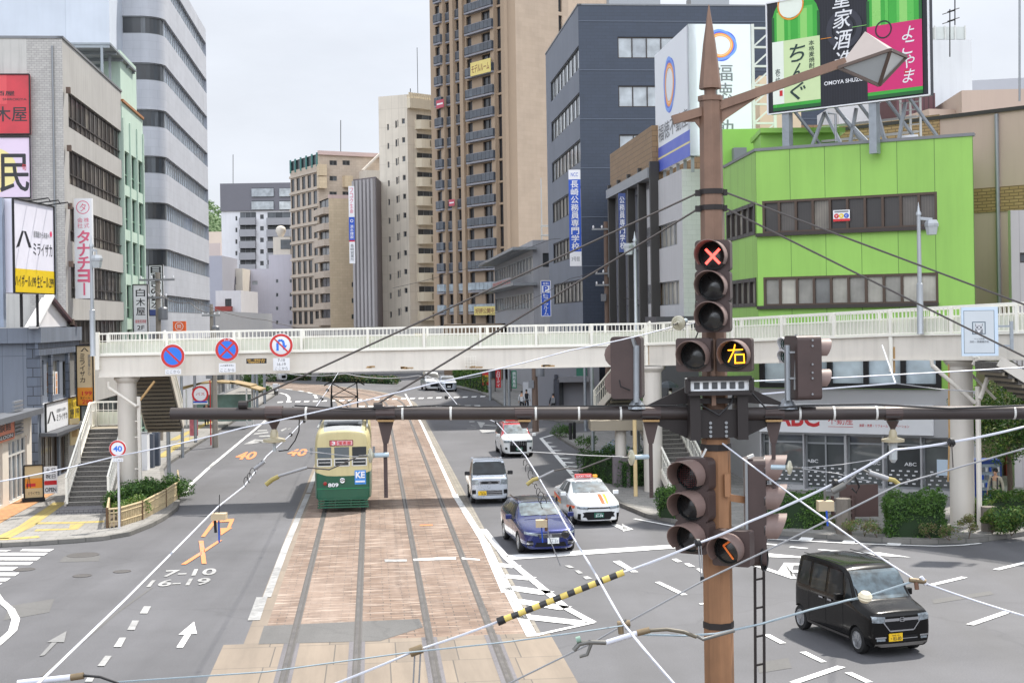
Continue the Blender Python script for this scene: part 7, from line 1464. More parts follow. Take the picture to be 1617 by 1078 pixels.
for x_, y_, lb in ((1102, 857, 'black cable ring on the lower signal hood'), (1502, 698, 'black cable ring near the right footbridge pier'), (1319, 763, 'black cable ring at the kink of the white cable')): mb = MB(); c = P(x_, y_, 13.95); mb.lathe([(.035, -.03), (.05, 0), (.035, .03)], BLACKM, 12, c, (.9, 0, .35)); tag(mb.build('cable_ring', None, smooth=50, loc=c), lb, 'cable ring')
fitting('thin drop loop below the black cable ring', [(1103, 862), (1107, 912)], .006, WG, 13.9, (('weight', ((1109, 910), (1109, 917)), .02, BLACKM), ('wire', ((1107, 862), (1110, 910)), .005, WG)), 'drop_wire'); fitting('thin drop wire hanging by the right footbridge pier', [(1503, 702), (1505, 738)], .006, WD, 13.9, (), 'drop_wire')
for i, (x_, y_) in enumerate(((459, 686), (480, 665), (508, 630), (517, 616))): c = PH(x_, y_, zc); mb = MB(); r = .045 + .02 * (i > 1); mb.lathe([(r * .6, -r), (r, 0), (r * .6, r)], BLACKM, 10, c, DD); tag(mb.build('wire_bead', None, smooth=50, loc=c), 'black bead clamp on the left contact wire', 'wire bead', 'beads on the left contact wire')
for i, (x_, y_) in enumerate(((784, 667), (724, 641), (705, 627))): c = PH(x_, y_, zc); mb = MB(); r = .05 + .02 * (i > 0); mb.lathe([(r * .6, -r), (r, 0), (r * .6, r)], BLACKM, 10, c, DD); tag(mb.build('wire_bead', None, smooth=50, loc=c), 'black bead clamp on the right contact wire', 'wire bead', 'beads on the right contact wire')
c = PH(893, 843, zc); mb = MB(); mb.lathe([(.03, -.05), (.05, 0), (.03, .05)], BLACKM, 12, c, DD); tag(mb.build('wire_bead', None, smooth=50, loc=c), 'large black bead clamp above the blue car bonnet', 'wire bead')
bx = PH(346, 815, 4.7); root = thing('feeder_box', 'small beige box hanging from the left contact wire', 'junction box', bx); mb = MB(); mb.box(bx, (.2, .16, .09), mat('box_beige', '#b8a78a', .6, .1)); mb.build('box', root); mb = MB(); mb.tube([bx + V((0, 0, .05)), bx + V((.01, 0, .3))], .006, BLACKM, 5); mb.tube([bx + V((.0, -.02, -.04)), bx + V((0, -.02, -.35))], .012, SBLUE, 5); mb.tube([bx + V((-.06, 0, -.04)), bx + V((-.05, 0, -.22))], .02, BLACKM, 6); mb.build('lead', root)
bx = P(855, 826, 20.); root = thing('feeder_box', 'small beige box hanging above the blue car bonnet', 'junction box', bx); mb = MB(); mb.box(bx, (.16, .12, .1), mat('box_beige', '#b8a78a')); mb.build('box', root); mb = MB(); mb.tube([bx + V((0, 0, -.05)), P(857, 856, 20)], .01, SBLUE, 5); mb.tube([P(863, 812, 20), P(866, 845, 20), P(885, 893, 20)], .008, WG, 5); mb.tube([P(863, 818, 20), P(862, 838, 20)], .022, mat('clamp_brown', '#6a4c3c'), 6); mb.build('lead', root)
bx = P(1303, 798, 14.6); root = thing('feeder_box', 'pale beige box hanging before the left hedge', 'junction box', bx); mb = MB(); mb.box(bx, (.16, .12, .1), mat('box_beige', '#b8a78a')); mb.build('box', root); mb = MB(); mb.tube([P(1305, 806, 14.5), P(1307, 830, 14.5)], .01, SBLUE, 5); mb.tube([bx, P(1302, 770, 14.6)], .014, FIT, 6); mb.build('lead', root)
root = thing('coiled_lead', 'row of loose black wire loops hung along the right contact wire', 'cable', P(830, 720, 24)); mb = MB()
for i in range(9):
 x_, y_ = 828 + i * 4.2, 722 + i * 9; c = P(x_, y_, 24 - i * .4); mb.tube([c + V((math.cos(a) * .04 * rr - .03, .0, math.sin(a) * .08 * rr)) for rr in (rnd.uniform(.4, 1.2),) for a in [k * math.pi / 5 for k in range(rnd.randint(6, 10))]], .006, BLACKM, 5)
mb.build('loop', root)
root = thing('coiled_lead', 'loose wire loops hung along the left contact wire', 'cable', P(400, 745, 22)); mb = MB()
for i in range(6):
 c = P(392 + i * 5, 760 - i * 6, 22); mb.tube([c + V((math.cos(a) * .04 * rr - .03, .0, math.sin(a) * .08 * rr)) for rr in (rnd.uniform(.4, 1.2),) for a in [k * math.pi / 5 for k in range(rnd.randint(6, 10))]], .006, BLACKM, 5)
mb.tube([P(402, 740, 22), P(418, 728, 22)], .03, WG, 8); mb.build('loop', root)
# ================================================================ STREET FURNITURE
r_, c, x, Z, n = roundsign('speed_limit_sign', 'round white and red 40 speed limit sign at the bamboo planter', 186, 708, 50.2, .3, '40')
subplate(r_, c, x, n, .36, .12, -.4, ['ここから']); mb = MB(); mb.tube([c + V((0, .04, -c.z)), c + V((0, .04, .2))], .04, mat('post_white', '#c9c9cc', .4, .1, 3.), 10); mb.build('post', r_)
def post(name, label, px_, Yb, ytop, r, m, cat='pole', n=10, z0=0.):
 c = colX(px_, Yb); z1 = zat(c, ytop); mb = MB(); mb.lathe([(r, z0), (r * .8, z1)], m, n, c); return tag(mb.build(name, None, smooth=40, loc=c), label, cat), c, z1
WOOD = mat('utility_pole_concrete', '#8b857c', .85, .15, 1.5, streak=.2); WOODB = mat('utility_pole_brown', '#6b5a50', .85, .15, 1.5, streak=.2)
def upole(label, px_, Y, ytop, r, m, arms=(), extra=None):
 c = colX(px_, Y); z1 = zat(c, ytop); root = thing('utility_pole', label, 'utility pole', c); mb = MB(); mb.lathe([(r, 0), (r * .72, z1)], m, 12, c); mb.build('pole', root, smooth=40)
 for (y, w_) in arms:
  mb = MB(); z_ = zat(c, y); mb.box(c + V((0, -r, z_)), (w_, .12, .12), FR_ALU)
  for k in (-.45, -.15, .2, .45): mb.lathe([(.05, 0), (.07, .08), (.04, .2)], SWHITE, 8, c + V((w_ * k, -r, z_ + .06)))
  mb.build('crossarm', root)
 mb = MB(); mb.lathe([(.28, 0), (.3, .1), (.3, .7), (.2, .8)], SGREY, 12, c + V((.35, -.2, zat(c, ytop) * .72))); mb.box(c + V((-.25, -.2, z1 * .62)), (.35, .3, .5), SGREY); mb.build('transformer', root)
 return root
upole('concrete utility pole with insulators behind the left railing', 250, 88, 430, .2, WOOD, ((442, 2.2), (470, 1.2)), 1); upole('wooden brown utility pole with transformer before the navy office', 959, 100, 350, .22, WOODB, ((362, 2.), (432, 1.6), (450, 1.6)), 1)
upole('dark brown utility pole beside the white hoarding', 843, 92, 560, .22, WOODB)
upole('grey utility pole with striped sleeve among the shops under the footbridge', 337, 84, 520, .18, WOOD); upole('grey leaning utility pole top beside the rounded office', 334, 110, 480, .18, WOOD, ((498, 1.4),))
for px_, Yb, yt, r, lb in ((263, 66, 590, .1, 'grey steel pole with banded foot beside the stair soffit'), (285, 78, 575, .09, 'slim grey pole left of the bus stop sign'), (306, 86, 570, .1, 'grey pole carrying a flag by the bus stop'), (404, 120, 560, .12, 'grey pole behind the bus shelter'), (398, 118, 565, .16, 'second thicker grey pole behind the bus shelter'), (416, 128, 565, .14, 'grey pole beside the far left bushes'), (795, 103, 575, .11, 'slim grey pole beside the far crossing'), (802, 103, 565, .11, 'grey pole with control box by the far crossing'), (772, 128, 560, .14, 'bluish grey pole in the far right verge'), (933, 66, 578, .1, 'grey pole with poster wrap before the rear stair'), (922, 92, 575, .12, 'grey utility pole at the dark store portal')):
 post('street_pole', lb, px_, Yb, yt, r, STEELPOLE)
for i, (px_, y0, y1, m) in enumerate(((330, 700, 600, SRED), (771, 625, 600, SRED))): Yb = 16530 / (y0 - 507); post('red_post', ['thin red bus stop post under the left arm', 'thin red post in the far right verge'][i], px_, Yb, y1, .04, m)
b = Board('bus_stop_sign', 'round topped red and white bus stop sign by the shelter', P(305, 638, 84), V((1, 0, 0)), .85, .2, SWHITE, .08); b.ring(.5, 2.9, 0, .5, SRED, 20); b.ring(.5, 2.9, .0, .38, SWHITE, 20); b.t('バス', .2, 2.6, .8, 3.4, SRED, .02); b.rect(0, .4, 1, .9, SBLUE); b.done()
c = colX(345, 100); sh_ = thing('bus_shelter', 'bus shelter with ochre curved roof on the left pavement', 'bus shelter', c); mb = MB()
for i in range(6): a0, a1 = math.pi * (i / 6), math.pi * ((i + 1) / 6); mb.obox(c + V((-math.cos((a0 + a1) / 2) * 2.4, 0, 2.7 + math.sin((a0 + a1) / 2) * .5)), V((.72, 0, .22 * math.cos((a0 + a1) / 2))), (0, 1.3, 0), (0, 0, .05), mat('shelter_ochre', '#8f7a54', .6, .1))
mb.build('roof', sh_)
mb = MB()
for sx in (-2.1, 2.1):
 for sy in (-1.1, 1.1): mb.box(c + V((sx, sy, 1.4)), (.1, .1, 2.7), FR_WHITE)
mb.build('frame', sh_)
mb = MB(); mb.box(c + V((0, 1.1, 1.3)), (4, .04, 1.9), glassmat('shelter_glass', [(0, '#4f7f72'), (.5, '#6d8f88')], .1)); mb.build('glass_panel', sh_)
BAM = mat('bamboo', '#bba986', .6, .25, 6.); BAMD = mat('bamboo_brown', '#5e4630', .7, .2, 5.); bf = thing('bamboo_fence', 'low bamboo picket fence round the footbridge planter', 'fence', G(200, 835, .15)); 
FP = [G(175, 800, .15), G(170, 833, .15), G(190, 831, .15), G(225, 820, .15), G(262, 800, .15), G(283, 785, .15), G(281, 766, .15)]
mb, mr = MB(), MB()
for i in range(len(FP) - 1):
 a, b_ = FP[i], FP[i + 1]; L_ = (b_ - a).length; k = max(2, int(L_ / .13))
 for j in range(k): p = a.lerp(b_, (j + .5) / k); mb.tube([p, p + V((0, 0, .68 + rnd.uniform(-.03, .03)))], .028, BAM, 6)
 for h, o in ((.2, 0), (.52, 0), (.66, 0)): mr.tube([a + V((0, -.03, h)), b_ + V((0, -.03, h))], .03 if h < .6 else .04, BAM, 6)
mb.build('picket', bf); mr.build('rail', bf); mb = MB()
for p in FP[1:6]: mb.tube([p + V((0, -.04, 0)), p + V((0, -.04, .72))], .05, BAMD, 8)
mb.build('post', bf)
mb = MB(); mb.face([p - V((0, 0, -.03)) for p in FP], SOIL); tag(mb.build('planter_soil'), kind='structure')
q = colX(61, 59.); b = Board('menu_board', 'upright menu board with orange panel at the restaurant door', V((q.x - .4, q.y - .9, .3)), V((1, .5, 0)), .75, 1.35, flat('menu_cream', '#c8b48c'), .1, 'menu board', border=BLACKM); b.rect(.05, .3, .95, .6, SORANGE); b.rect(.1, .35, .6, .45, SRED); mirai(b, .1, .7); b.t('ミライザカ', .2, .1, .8, .2, INK); b.done(); mb = MB(); mb.obox(b.q(.37, -.07, -.1), (.4, .2, 0), (-.1, .25, 0), (0, 0, .06), BLACKM); mb.build('base', b.root)
b = Board('opening_notice', 'white notice reading OPEN beside the menu board', V((q.x + .3, q.y - .6, .45)), V((1, .5, 0)), .55, 1.1, SWHITE, .06, 'notice'); b.t('土日', .15, .78, .85, .95, INK, .03); b.t('祝日', .15, .56, .85, .72, INK, .03); b.rect(.05, .32, .95, .48, SRED); b.t('OPEN', .1, .06, .9, .22, INK, .02); b.done()
b = Board('menu_banner', 'tilted cream poster hanging by the restaurant entrance', colS(108, SL + .3) + V((0, 0, 1.5)), V((.5, .9, 0)), .6, 1.3, flat('menu_cream', '#c8b48c'), .05, 'poster'); b.rect(.2, .3, .8, .8, mat('poster_tan', '#a98a5e', .6, .3, 3.)); b.done()
for i, (px_, py_, h) in enumerate(((238, 738, 1.7), (247, 735, 1.7))): c = G(px_, py_, .15); mb = MB(); mb.box(c + V((0, 0, h / 2)), (.35, .35, h), mat('kiosk_slate', '#4b5360', .5, .1)); tag(mb.build('control_cabinet', None, loc=c), ['dark slate control cabinet beside the white box under the stairs', 'dark slate control cabinet nearest the kerb under the stairs'][i], 'cabinet')
c = G(222, 742, .15); mb = MB(); mb.box(c + V((0, .2, .9)), (.7, .5, 1.8), SWHITE); mb.box(c + V((0, .2, 1.83)), (.74, .54, .06), FR_ALU); tag(mb.build('control_cabinet', None, loc=c), 'white control cabinet behind the left footbridge pier', 'cabinet')
c = G(300, 697, .15); mb = MB(); d_ = mat('flag_pink_print', '#c9737d', .6, .5, 6.); mb.tube([c, c + V((0, 0, 2.1))], .02, SWHITE, 6); mb.obox(c + V((.25, 0, 1.2)), (.24, .05, 0), (0, .01, 0), (0, 0, .85), d_); tag(mb.build('nobori_flag', None, loc=c), 'pink printed upright shop flag on the left pavement', 'flag')
c = G(1380, 838, .15); root = thing('information_board', 'dark brown board on the planting strip before the estate agency', 'board', c); mb = MB(); mb.box(c + V((0, 2., .75)), (1.3, .15, 1.1), mat('board_brown', '#4a3733', .6, .12)); mb.build('panel', root)
mb = MB()
for h in (.35, .8): mb.tube([c + V((-1.0, 1.8, h)), c + V((-.2, 1.8, h))], .05, mat('board_brown', '#4a3733'), 8)
for u in (-.95, -.25): mb.tube([c + V((u, 1.8, 0)), c + V((u, 1.8, .95))], .06, mat('board_brown', '#4a3733'), 8)
mb.build('rail', root)
for i, (px_, py_, w_, h) in enumerate(((1332, 842, .5, 1.3), (1562, 838, .5, .95))): c = G(px_, py_, .15); mb = MB(); mb.prism([(c.x + math.cos(a) * w_ / 2, c.y + math.sin(a) * w_ / 2) for a in [k * math.pi / 4 + .39 for k in range(8)]], .1, h, mat('granite_post', '#6e675f', .9, .2, 5., bump=.4)); tag(mb.build('stone_bollard', None, loc=c), ['weathered stone post between the hedges before the shopfront', 'weathered stone post in the bushes right of the pier'][i], 'bollard')
c = colX(1556, 51.2); vm = thing('vending_machine', 'blue vending machine behind the man in the beige coat', 'vending machine', c); mb = MB(); mb.box(c + V((0, .5, 1.05)), (1.1, .7, 1.85), mat('vending_blue', '#1f3f86', .4, .05)); mb.build('cabinet', vm); mb = MB(); mb.box(c + V((0.05, .13, 1.35)), (.85, .04, .95), glassmat('vending_glass', [(0, '#8a98a0')], .05))
for i in range(3):
 for j in range(6): mb.lathe([(.045, 0), (.045, .16)], [SGREY, SWHITE, SBLUE][(i + j) % 3], 8, c + V((-.3 + j * .14, .08, 1.0 + i * .28)))
mb.build('display', vm)
for i, (px_, py_) in enumerate(((901, 695), (907, 694))): c = G(px_, py_, .1); mb = MB(); mb.lathe([(.1, 0), (.1, 1.0), (.06, 1.05)], BLACKM, 10, c); tag(mb.build('bollard', None, loc=c), 'black iron bollard on the planted island', 'bollard', 'bollards on the planted island')
# ================================================================ VEHICLES
def shell(stations, rowmat, mats, wells=(), cre=None, levels=2, sta_cre=None):
 """body skin lofted through cross-sections [(y, [(x,z)...bottom centre to roof centre])], smoothed, wheel wells cut"""
 K = len(stations[0][1]); bm = bmesh.new(); cl = bm.edges.layers.float.new('crease_edge'); rings = []
 for y, sec in stations:
  L_ = [bm.verts.new((-x, y, z)) for x, z in sec]; R_ = [bm.verts.new((x, y, z)) if x > 1e-6 else L_[i] for i, (x, z) in enumerate(sec)]; rings.append((L_, R_))
 def fc(vs, mi):
  u = []
  for v in vs:
   if v not in u: u.append(v)
  if len(u) >= 3: f = bm.faces.new(u); f.material_index = mi; f.smooth = True
 for s in range(len(rings) - 1):
  for i in range(K - 1):
   mi = rowmat(s, i); (La, Ra), (Lb, Rb) = rings[s], rings[s + 1]
   fc([Ra[i], Rb[i], Rb[i + 1], Ra[i + 1]], mi); fc([La[i + 1], Lb[i + 1], Lb[i], La[i]], mi)
 for (L_, R_), rev in ((rings[0], 0), (rings[-1], 1)):
  for i in range(K - 1): q = [L_[i], R_[i], R_[i + 1], L_[i + 1]]; fc(q[::-1] if rev else q, rowmat(0 if not rev else len(rings) - 2, i))
 bm.edges.ensure_lookup_table()
 for s, (L_, R_) in enumerate(rings):
  for i in range(K):
   for A in (L_, R_):
    if cre and s + 1 < len(rings) and cre.get(i):
     B = rings[s + 1][0 if A is L_ else 1]; e = bm.edges.get((A[i], B[i]))
     if e: e[cl] = cre[i]
    if sta_cre and sta_cre.get(s) and i + 1 < K:
     e = bm.edges.get((A[i], A[i + 1]))
     if e: e[cl] = sta_cre[s]
 bmesh.ops.recalc_face_normals(bm, faces=bm.faces); me = bpy.data.meshes.new('shell'); bm.to_mesh(me); bm.free()
 for m in mats: me.materials.append(m)
 ob = bpy.data.objects.new('shell', me); COL.objects.link(ob); sub = ob.modifiers.new('s', 'SUBSURF'); sub.levels = sub.render_levels = levels
 tmp = []
 for (y, z, r, w0, w1) in wells:
  for sgn in (-1, 1):
   mb = MB(); mb.lathe([(r, -(w1 - w0) / 2), (r, (w1 - w0) / 2)], mats[-1], 28, (sgn * (w0 + w1) / 2, y, z), (1, 0, 0)); c = mb.build('cutter'); bm2 = bmesh.new(); bm2.from_mesh(c.data); bmesh.ops.recalc_face_normals(bm2, faces=bm2.faces); bmesh.ops.remove_doubles(bm2, verts=bm2.verts, dist=1e-5); bm2.to_mesh(c.data); bm2.free(); tmp.append(c); b = ob.modifiers.new('b', 'BOOLEAN'); b.operation = 'DIFFERENCE'; b.object = c; b.solver = 'EXACT'
 dg = bpy.context.evaluated_depsgraph_get(); dg.update(); res = bpy.data.meshes.new_from_object(ob.evaluated_get(dg), depsgraph=dg)
 bpy.data.objects.remove(ob)
 for c in tmp: bpy.data.objects.remove(c)
 bv = BVHTree.FromPolygons([v.co for v in res.vertices], [p.vertices for p in res.polygons]); return res, bv
def patch(mb, bv, q, d, m, off=.006, nu=8, nv=6):
 """patch following the body: bilinear quad q (4 local points) cast along d, lifted by off"""
 d = V(d).normalized(); q = [V(p) for p in q]; g = []
 for j in range(nv + 1):
  row = []
  for i in range(nu + 1):
   a, b = i / nu, j / nv; p = (q[0] * (1 - a) + q[1] * a) * (1 - b) + (q[3] * (1 - a) + q[2] * a) * b; h = bv.ray_cast(p - d * 4, d); row.append(h[0] - d * off + h[1] * 0 if h[0] is not None else None)
  g.append(row)
 vs, fs = [], []; idx = {}
 for j in range(nv + 1):
  for i in range(nu + 1):
   if g[j][i] is not None: idx[(i, j)] = len(vs); vs.append(g[j][i])
 for j in range(nv):
  for i in range(nu):
   k = [(i, j), (i + 1, j), (i + 1, j + 1), (i, j + 1)]
   if all(t in idx for t in k): 
    f = [idx[t] for t in k]; a, b_, c_ = (vs[f[0]], vs[f[1]], vs[f[2]]); n = (b_ - a).cross(c_ - a); fs.append(f if n.dot(d) < 0 else f[::-1])
 mb.raw(vs, fs, m)
TYRE = mat('tyre_rubber', '#1b1b1c', .85, .1, 6.); ALLOY = mat('alloy_rim', '#a9abae', .3, .08, 6., .8); CHROME = mat('chrome', '#c9cbcf', .12, .03, 3., 1.); LAMPC = mat('headlamp_clear', '#8b949a', .08, .7, 16., .4, coat=1.); BLKG = mat('grille_black', '#101012', .5, .15, 8., spec=.25); CARGL = glassmat('car_glass', [(0, '#101416'), (.5, '#171d1f')], .02, 0, .3, .45, 3.); SCREENG = glassmat('windscreen_glass', [(0, '#4a575d'), (.4, '#414f57'), (.8, '#535f66')], .02, 0, .3, .55, 4.); WELL = mat('wheel_well_black', '#0d0d0e', .9, 0)
PLY = flat('plate_yellow', '#d9b01c'); PLW = flat('plate_white', '#d5d8d6'); PLG = flat('plate_green', '#1d5a48')
class Car:
 def __init__(s, name, label, cat, sts, rowmat, mats, wheels, wr, ww, L_, cre=None, sta_cre=None, group=None, steelrim=False):
  s.root = thing(name, label, cat, (0, 0, 0), 0, group); s.L = L_
  sts = [(y - L_ / 2, sec) for y, sec in sts]; wells = [(y - L_ / 2, wr - .01, wr + .045, ww - .26, ww + .3) for y in wheels]
  me, s.bv = shell(sts, rowmat, mats + [WELL], wells, cre, 2, sta_cre); me.name = 'body'
  o = bpy.data.objects.new('body', me); COL.objects.link(o); o.parent = s.root; me.polygons.foreach_set('use_smooth', [True] * len(me.polygons)); me.set_sharp_from_angle(angle=R(38)); s.body = o
  for y in wheels:
   for sx in (-1, 1): s.wheel(sx * (ww - .09), y - L_ / 2, wr, sx, steelrim)
 def wheel(s, x, y, r, sx, steel):
  mb = MB(); ax = (sx, 0, 0); c = (x, y, r); mb.lathe([(r * .62, -.09), (r * .93, -.09), (r, -.06), (r, .06), (r * .95, .085), (r * .68, .09), (r * .64, .07)], TYRE, 24, c, ax); t_ = mb.build('wheel', s.root, smooth=40, loc_frame=True)
  mb = MB(); mb.lathe([(r * .66, .07), (r * .64, .085), (r * .58, .05), (.001, .045)], BLKG, 24, c, ax)
  n = 5; m = ALLOY if not steel else mat('steel_rim', '#8f9194', .45, .1, 5., .5)
  for k in range(n):
   a = 2 * math.pi * k / n
   for da in (-.16, .16): p0 = V((x + sx * .075, y + math.cos(a + da * .4) * r * .12, r + math.sin(a + da * .4) * r * .12)); p1 = V((x + sx * .07, y + math.cos(a + da) * r * .64, r + math.sin(a + da) * r * .64)); mb.bar(p0, p1, .026, .03, m, ax)
  mb.lathe([(r * .16, .06), (r * .15, .09), (.001, .092)], m, 14, c, ax); mb.lathe([(r * .68, .075), (r * .67, .09), (r * .61, .085), (r * .6, .06)], m, 24, c, ax); mb.build('rim', t_, loc_frame=True)
 def part(s, nm, fn, parent=None, **k): mb = MB(); fn(mb); return mb.build(nm, parent or s.root, loc_frame=True, **k) if mb.v else None
 def front(s, mb, x0, z0, x1, z1, m, off=.006, dx0=0, dx1=0, nu=8, nv=6, skew=0): patch(mb, s.bv, [(x0, -3, z0), (x1, -3, z0 + skew), (x1 + dx1, -3, z1 + skew), (x0 + dx0, -3, z1)], (0, 1, 0), m, off, nu, nv)
 def side(s, mb, q, m, off=.006, sides=(-1, 1), nu=8, nv=6):
  for sx in sides: patch(mb, s.bv, [(sx * 3, y - s.L / 2, z) for y, z in q], (-sx, 0, 0), m, off, nu, nv)
 def panes(s, *qs):
  for q in qs:
   for sx in (-1, 1): s.part('side_window', lambda mb: s.side(mb, q, CARGL, .006, (sx,)))
 def plate(s, z, m, w, h, top, num, ink, dx=0., y=None):
  h_ = s.bv.ray_cast(V((dx, -6, z)), V((0, 1, 0))); yy = (h_[0].y if h_[0] else -s.L / 2) - .02
  def fn(mb): mb.box((dx, yy, z), (w, .015, h), m)
  p = s.part('number_plate', fn)
  def tx(mb): text(mb, num, (dx - w * .36, yy - .0095, z - h * .38), (1, 0, 0), (0, 0, 1), w * .76, h * .46, ink, .02); text(mb, top, (dx - w * .28, yy - .0095, z + h * .17), (1, 0, 0), (0, 0, 1), w * .56, h * .2, ink)
  s.part('plate_lettering', tx, p)
 def mirrors(s, y, z, x, m):
  for sx in (-1, 1): s.part('mirror', lambda mb: (mb.obox((sx * (x + .1), y - s.L / 2, z), (.1, 0, 0), (0, .05, 0), (0, 0, .075), m), mb.bar((sx * (x - .03), y - s.L / 2 + .03, z - .05), (sx * (x + .06), y - s.L / 2, z - .04), .05, .04, BLACKM)), bevel=.03)
 def seams(s, ys, z0, z1):
  def fn(mb):
   for y in ys: s.side(mb, [(y - .006, z0), (y + .006, z0), (y + .006, z1), (y - .006, z1)], WELL, .003, nu=1, nv=10)
  s.part('door_seam', fn)
 def handles(s, ys, z, m):
  def fn(mb):
   for y in ys: s.side(mb, [(y - .09, z - .02), (y + .09, z - .02), (y + .09, z + .02), (y - .09, z + .02)], m, .025, nu=3, nv=1)
  s.part('door_handle', fn)
 def place(s, front_axle, theta, yf):
  """ground point under the front axle centre, heading theta"""
  th = R(theta); off = V((0, -s.L / 2 + yf, 0)); off = V((-math.sin(th) * off.y, math.cos(th) * off.y, 0)); s.root.location = V((front_axle.x, front_axle.y, .012)) - off; s.root.rotation_euler[2] = th
def sec(zb, wb, w1, z1, w2, z2, w3, z3, w4, z4, z5): return [(0, zb), (wb, zb), (w1, z1), (w2, z2), (w3, z3), (w4, z4), (0, z5)]
PB = mat('car_paint_black', '#0b0a09', .2, .05, 1., 0., coat=.3, spec=.15)
L_ = 3.4
kei = Car('kei_wagon', 'glossy black boxy small wagon with yellow number plate turning at the junction', 'car', [
 (0.00, sec(.2, .5, .58, .28, .62, .55, .60, .80, .52, .86, .88)), (0.05, sec(.2, .6, .69, .27, .72, .55, .70, .86, .62, .94, .97)), (.34, sec(.2, .66, .735, .3, .745, .6, .735, .93, .66, 1.02, 1.06)), (.62, sec(.2, .66, .737, .3, .745, .6, .737, .98, .66, 1.08, 1.12)),
 (.70, sec(.2, .66, .737, .3, .745, .6, .737, 1.0, .65, 1.17, 1.2)), (1.08, sec(.2, .66, .737, .3, .745, .6, .735, 1.02, .615, 1.66, 1.7)), (1.3, sec(.2, .66, .737, .3, .745, .6, .735, 1.02, .61, 1.77, 1.80)), (2.4, sec(.2, .66, .737, .3, .745, .6, .735, 1.02, .61, 1.79, 1.82)), (3.15, sec(.2, .66, .737, .3, .745, .6, .735, 1.02, .60, 1.76, 1.80)), (3.34, sec(.22, .64, .72, .3, .735, .6, .725, 1.02, .59, 1.68, 1.73)), (3.4, sec(.25, .6, .68, .32, .70, .6, .69, 1.0, .56, 1.6, 1.64))],
 lambda s, i: 0, [PB], (.62, 3.14 - .0), .285, .72, L_, {4: .55, 5: .6, 1: .5}, {1: .35, 4: .5, 6: .3})
k = kei
k.part('windscreen', lambda mb: k.front(mb, -.66, 1.13, .66, 1.68, SCREENG, .008, .07, -.07, 12, 10))
k.panes([(1.18, 1.08), (1.86, 1.08), (1.86, 1.63), (1.3, 1.63)], [(1.96, 1.08), (2.6, 1.08), (2.6, 1.64), (1.96, 1.64)], [(2.7, 1.1), (3.22, 1.1), (3.12, 1.62), (2.7, 1.64)], [(.78, 1.08), (1.08, 1.08), (1.14, 1.55), (1.04, 1.5)])
k.part('headlight', lambda mb: k.front(mb, -.69, .76, -.40, .89, LAMPC, .012, 0, 0, 8, 5, -.02)); k.part('headlight', lambda mb: k.front(mb, .40, .74, .69, .89, LAMPC, .012, 0, 0, 8, 5, .02))
k.part('grille', lambda mb: (k.front(mb, -.26, .57, .26, .76, BLKG, .01, -.17, .17), k.front(mb, -.42, .77, .42, .83, CHROME, .02, 0, 0, 10, 2), k.front(mb, -.28, .55, .28, .58, CHROME, .02, 0, 0, 8, 1), k.front(mb, -.30, .56, -.27, .76, CHROME, .02, -.16, -.16, 1, 6), k.front(mb, .27, .56, .30, .76, CHROME, .02, .16, .16, 1, 6)))
k.part('emblem', lambda mb: (k.front(mb, -.055, .755, .055, .85, CHROME, .03, .01, -.01, 2, 2), k.front(mb, -.028, .77, .028, .84, BLKG, .034, .0, 0, 1, 1), k.front(mb, -.03, .795, .03, .812, CHROME, .037, 0, 0, 1, 1)))
k.part('bumper_grille', lambda mb: (k.front(mb, -.3, .33, .38, .46, BLKG, .01), k.front(mb, -.3, .385, .38, .40, CHROME, .014, nv=1), k.front(mb, -.64, .23, .64, .3, mat('lip_grey', '#55524f', .4), .012)))
k.part('fog_lamp', lambda mb: (k.front(mb, -.63, .42, -.38, .45, CHROME, .016, nv=1), k.front(mb, .44, .42, .66, .45, CHROME, .016, nv=1), k.front(mb, -.6, .36, -.4, .41, LAMPC, .012, nv=1), k.front(mb, .46, .36, .62, .41, LAMPC, .012, nv=1)))
k.plate(.43, PLY, .33, .165, '長崎 580', '・83-80', INK, -.16)
k.mirrors(1.12, 1.14, .76, PB); k.seams((1.16, 1.91, 2.68), .35, 1.02); k.handles((1.72, 2.1), .95, CHROME)
k.part('wiper', lambda mb: [mb.bar((x, -.98 + .0, 1.155), (x + .42, -.97, 1.18), .015, .015, BLACKM) for x in (-.5, .0)]); k.part('roof_rail', lambda mb: [mb.bar((sx * .6, -.25, 1.80), (sx * .6, 1.4, 1.79), .02, .015, BLACKM) for sx in (-1, 1)])
k.part('side_sill', lambda mb: k.side(mb, [(.95, .24), (2.8, .24), (2.8, .3), (.95, .3)], mat('lip_grey', '#55524f'), .012))
fa = G(1356, 1031); th = 17.; cs, sn = math.cos(R(th)), math.sin(R(th)); k.place(fa + V((cs, sn, 0)) * .68, th, .62)
PBL = mat('car_paint_blue', '#0e1f60', .25, .06, 1., .5, coat=1.)
L_ = 4.5
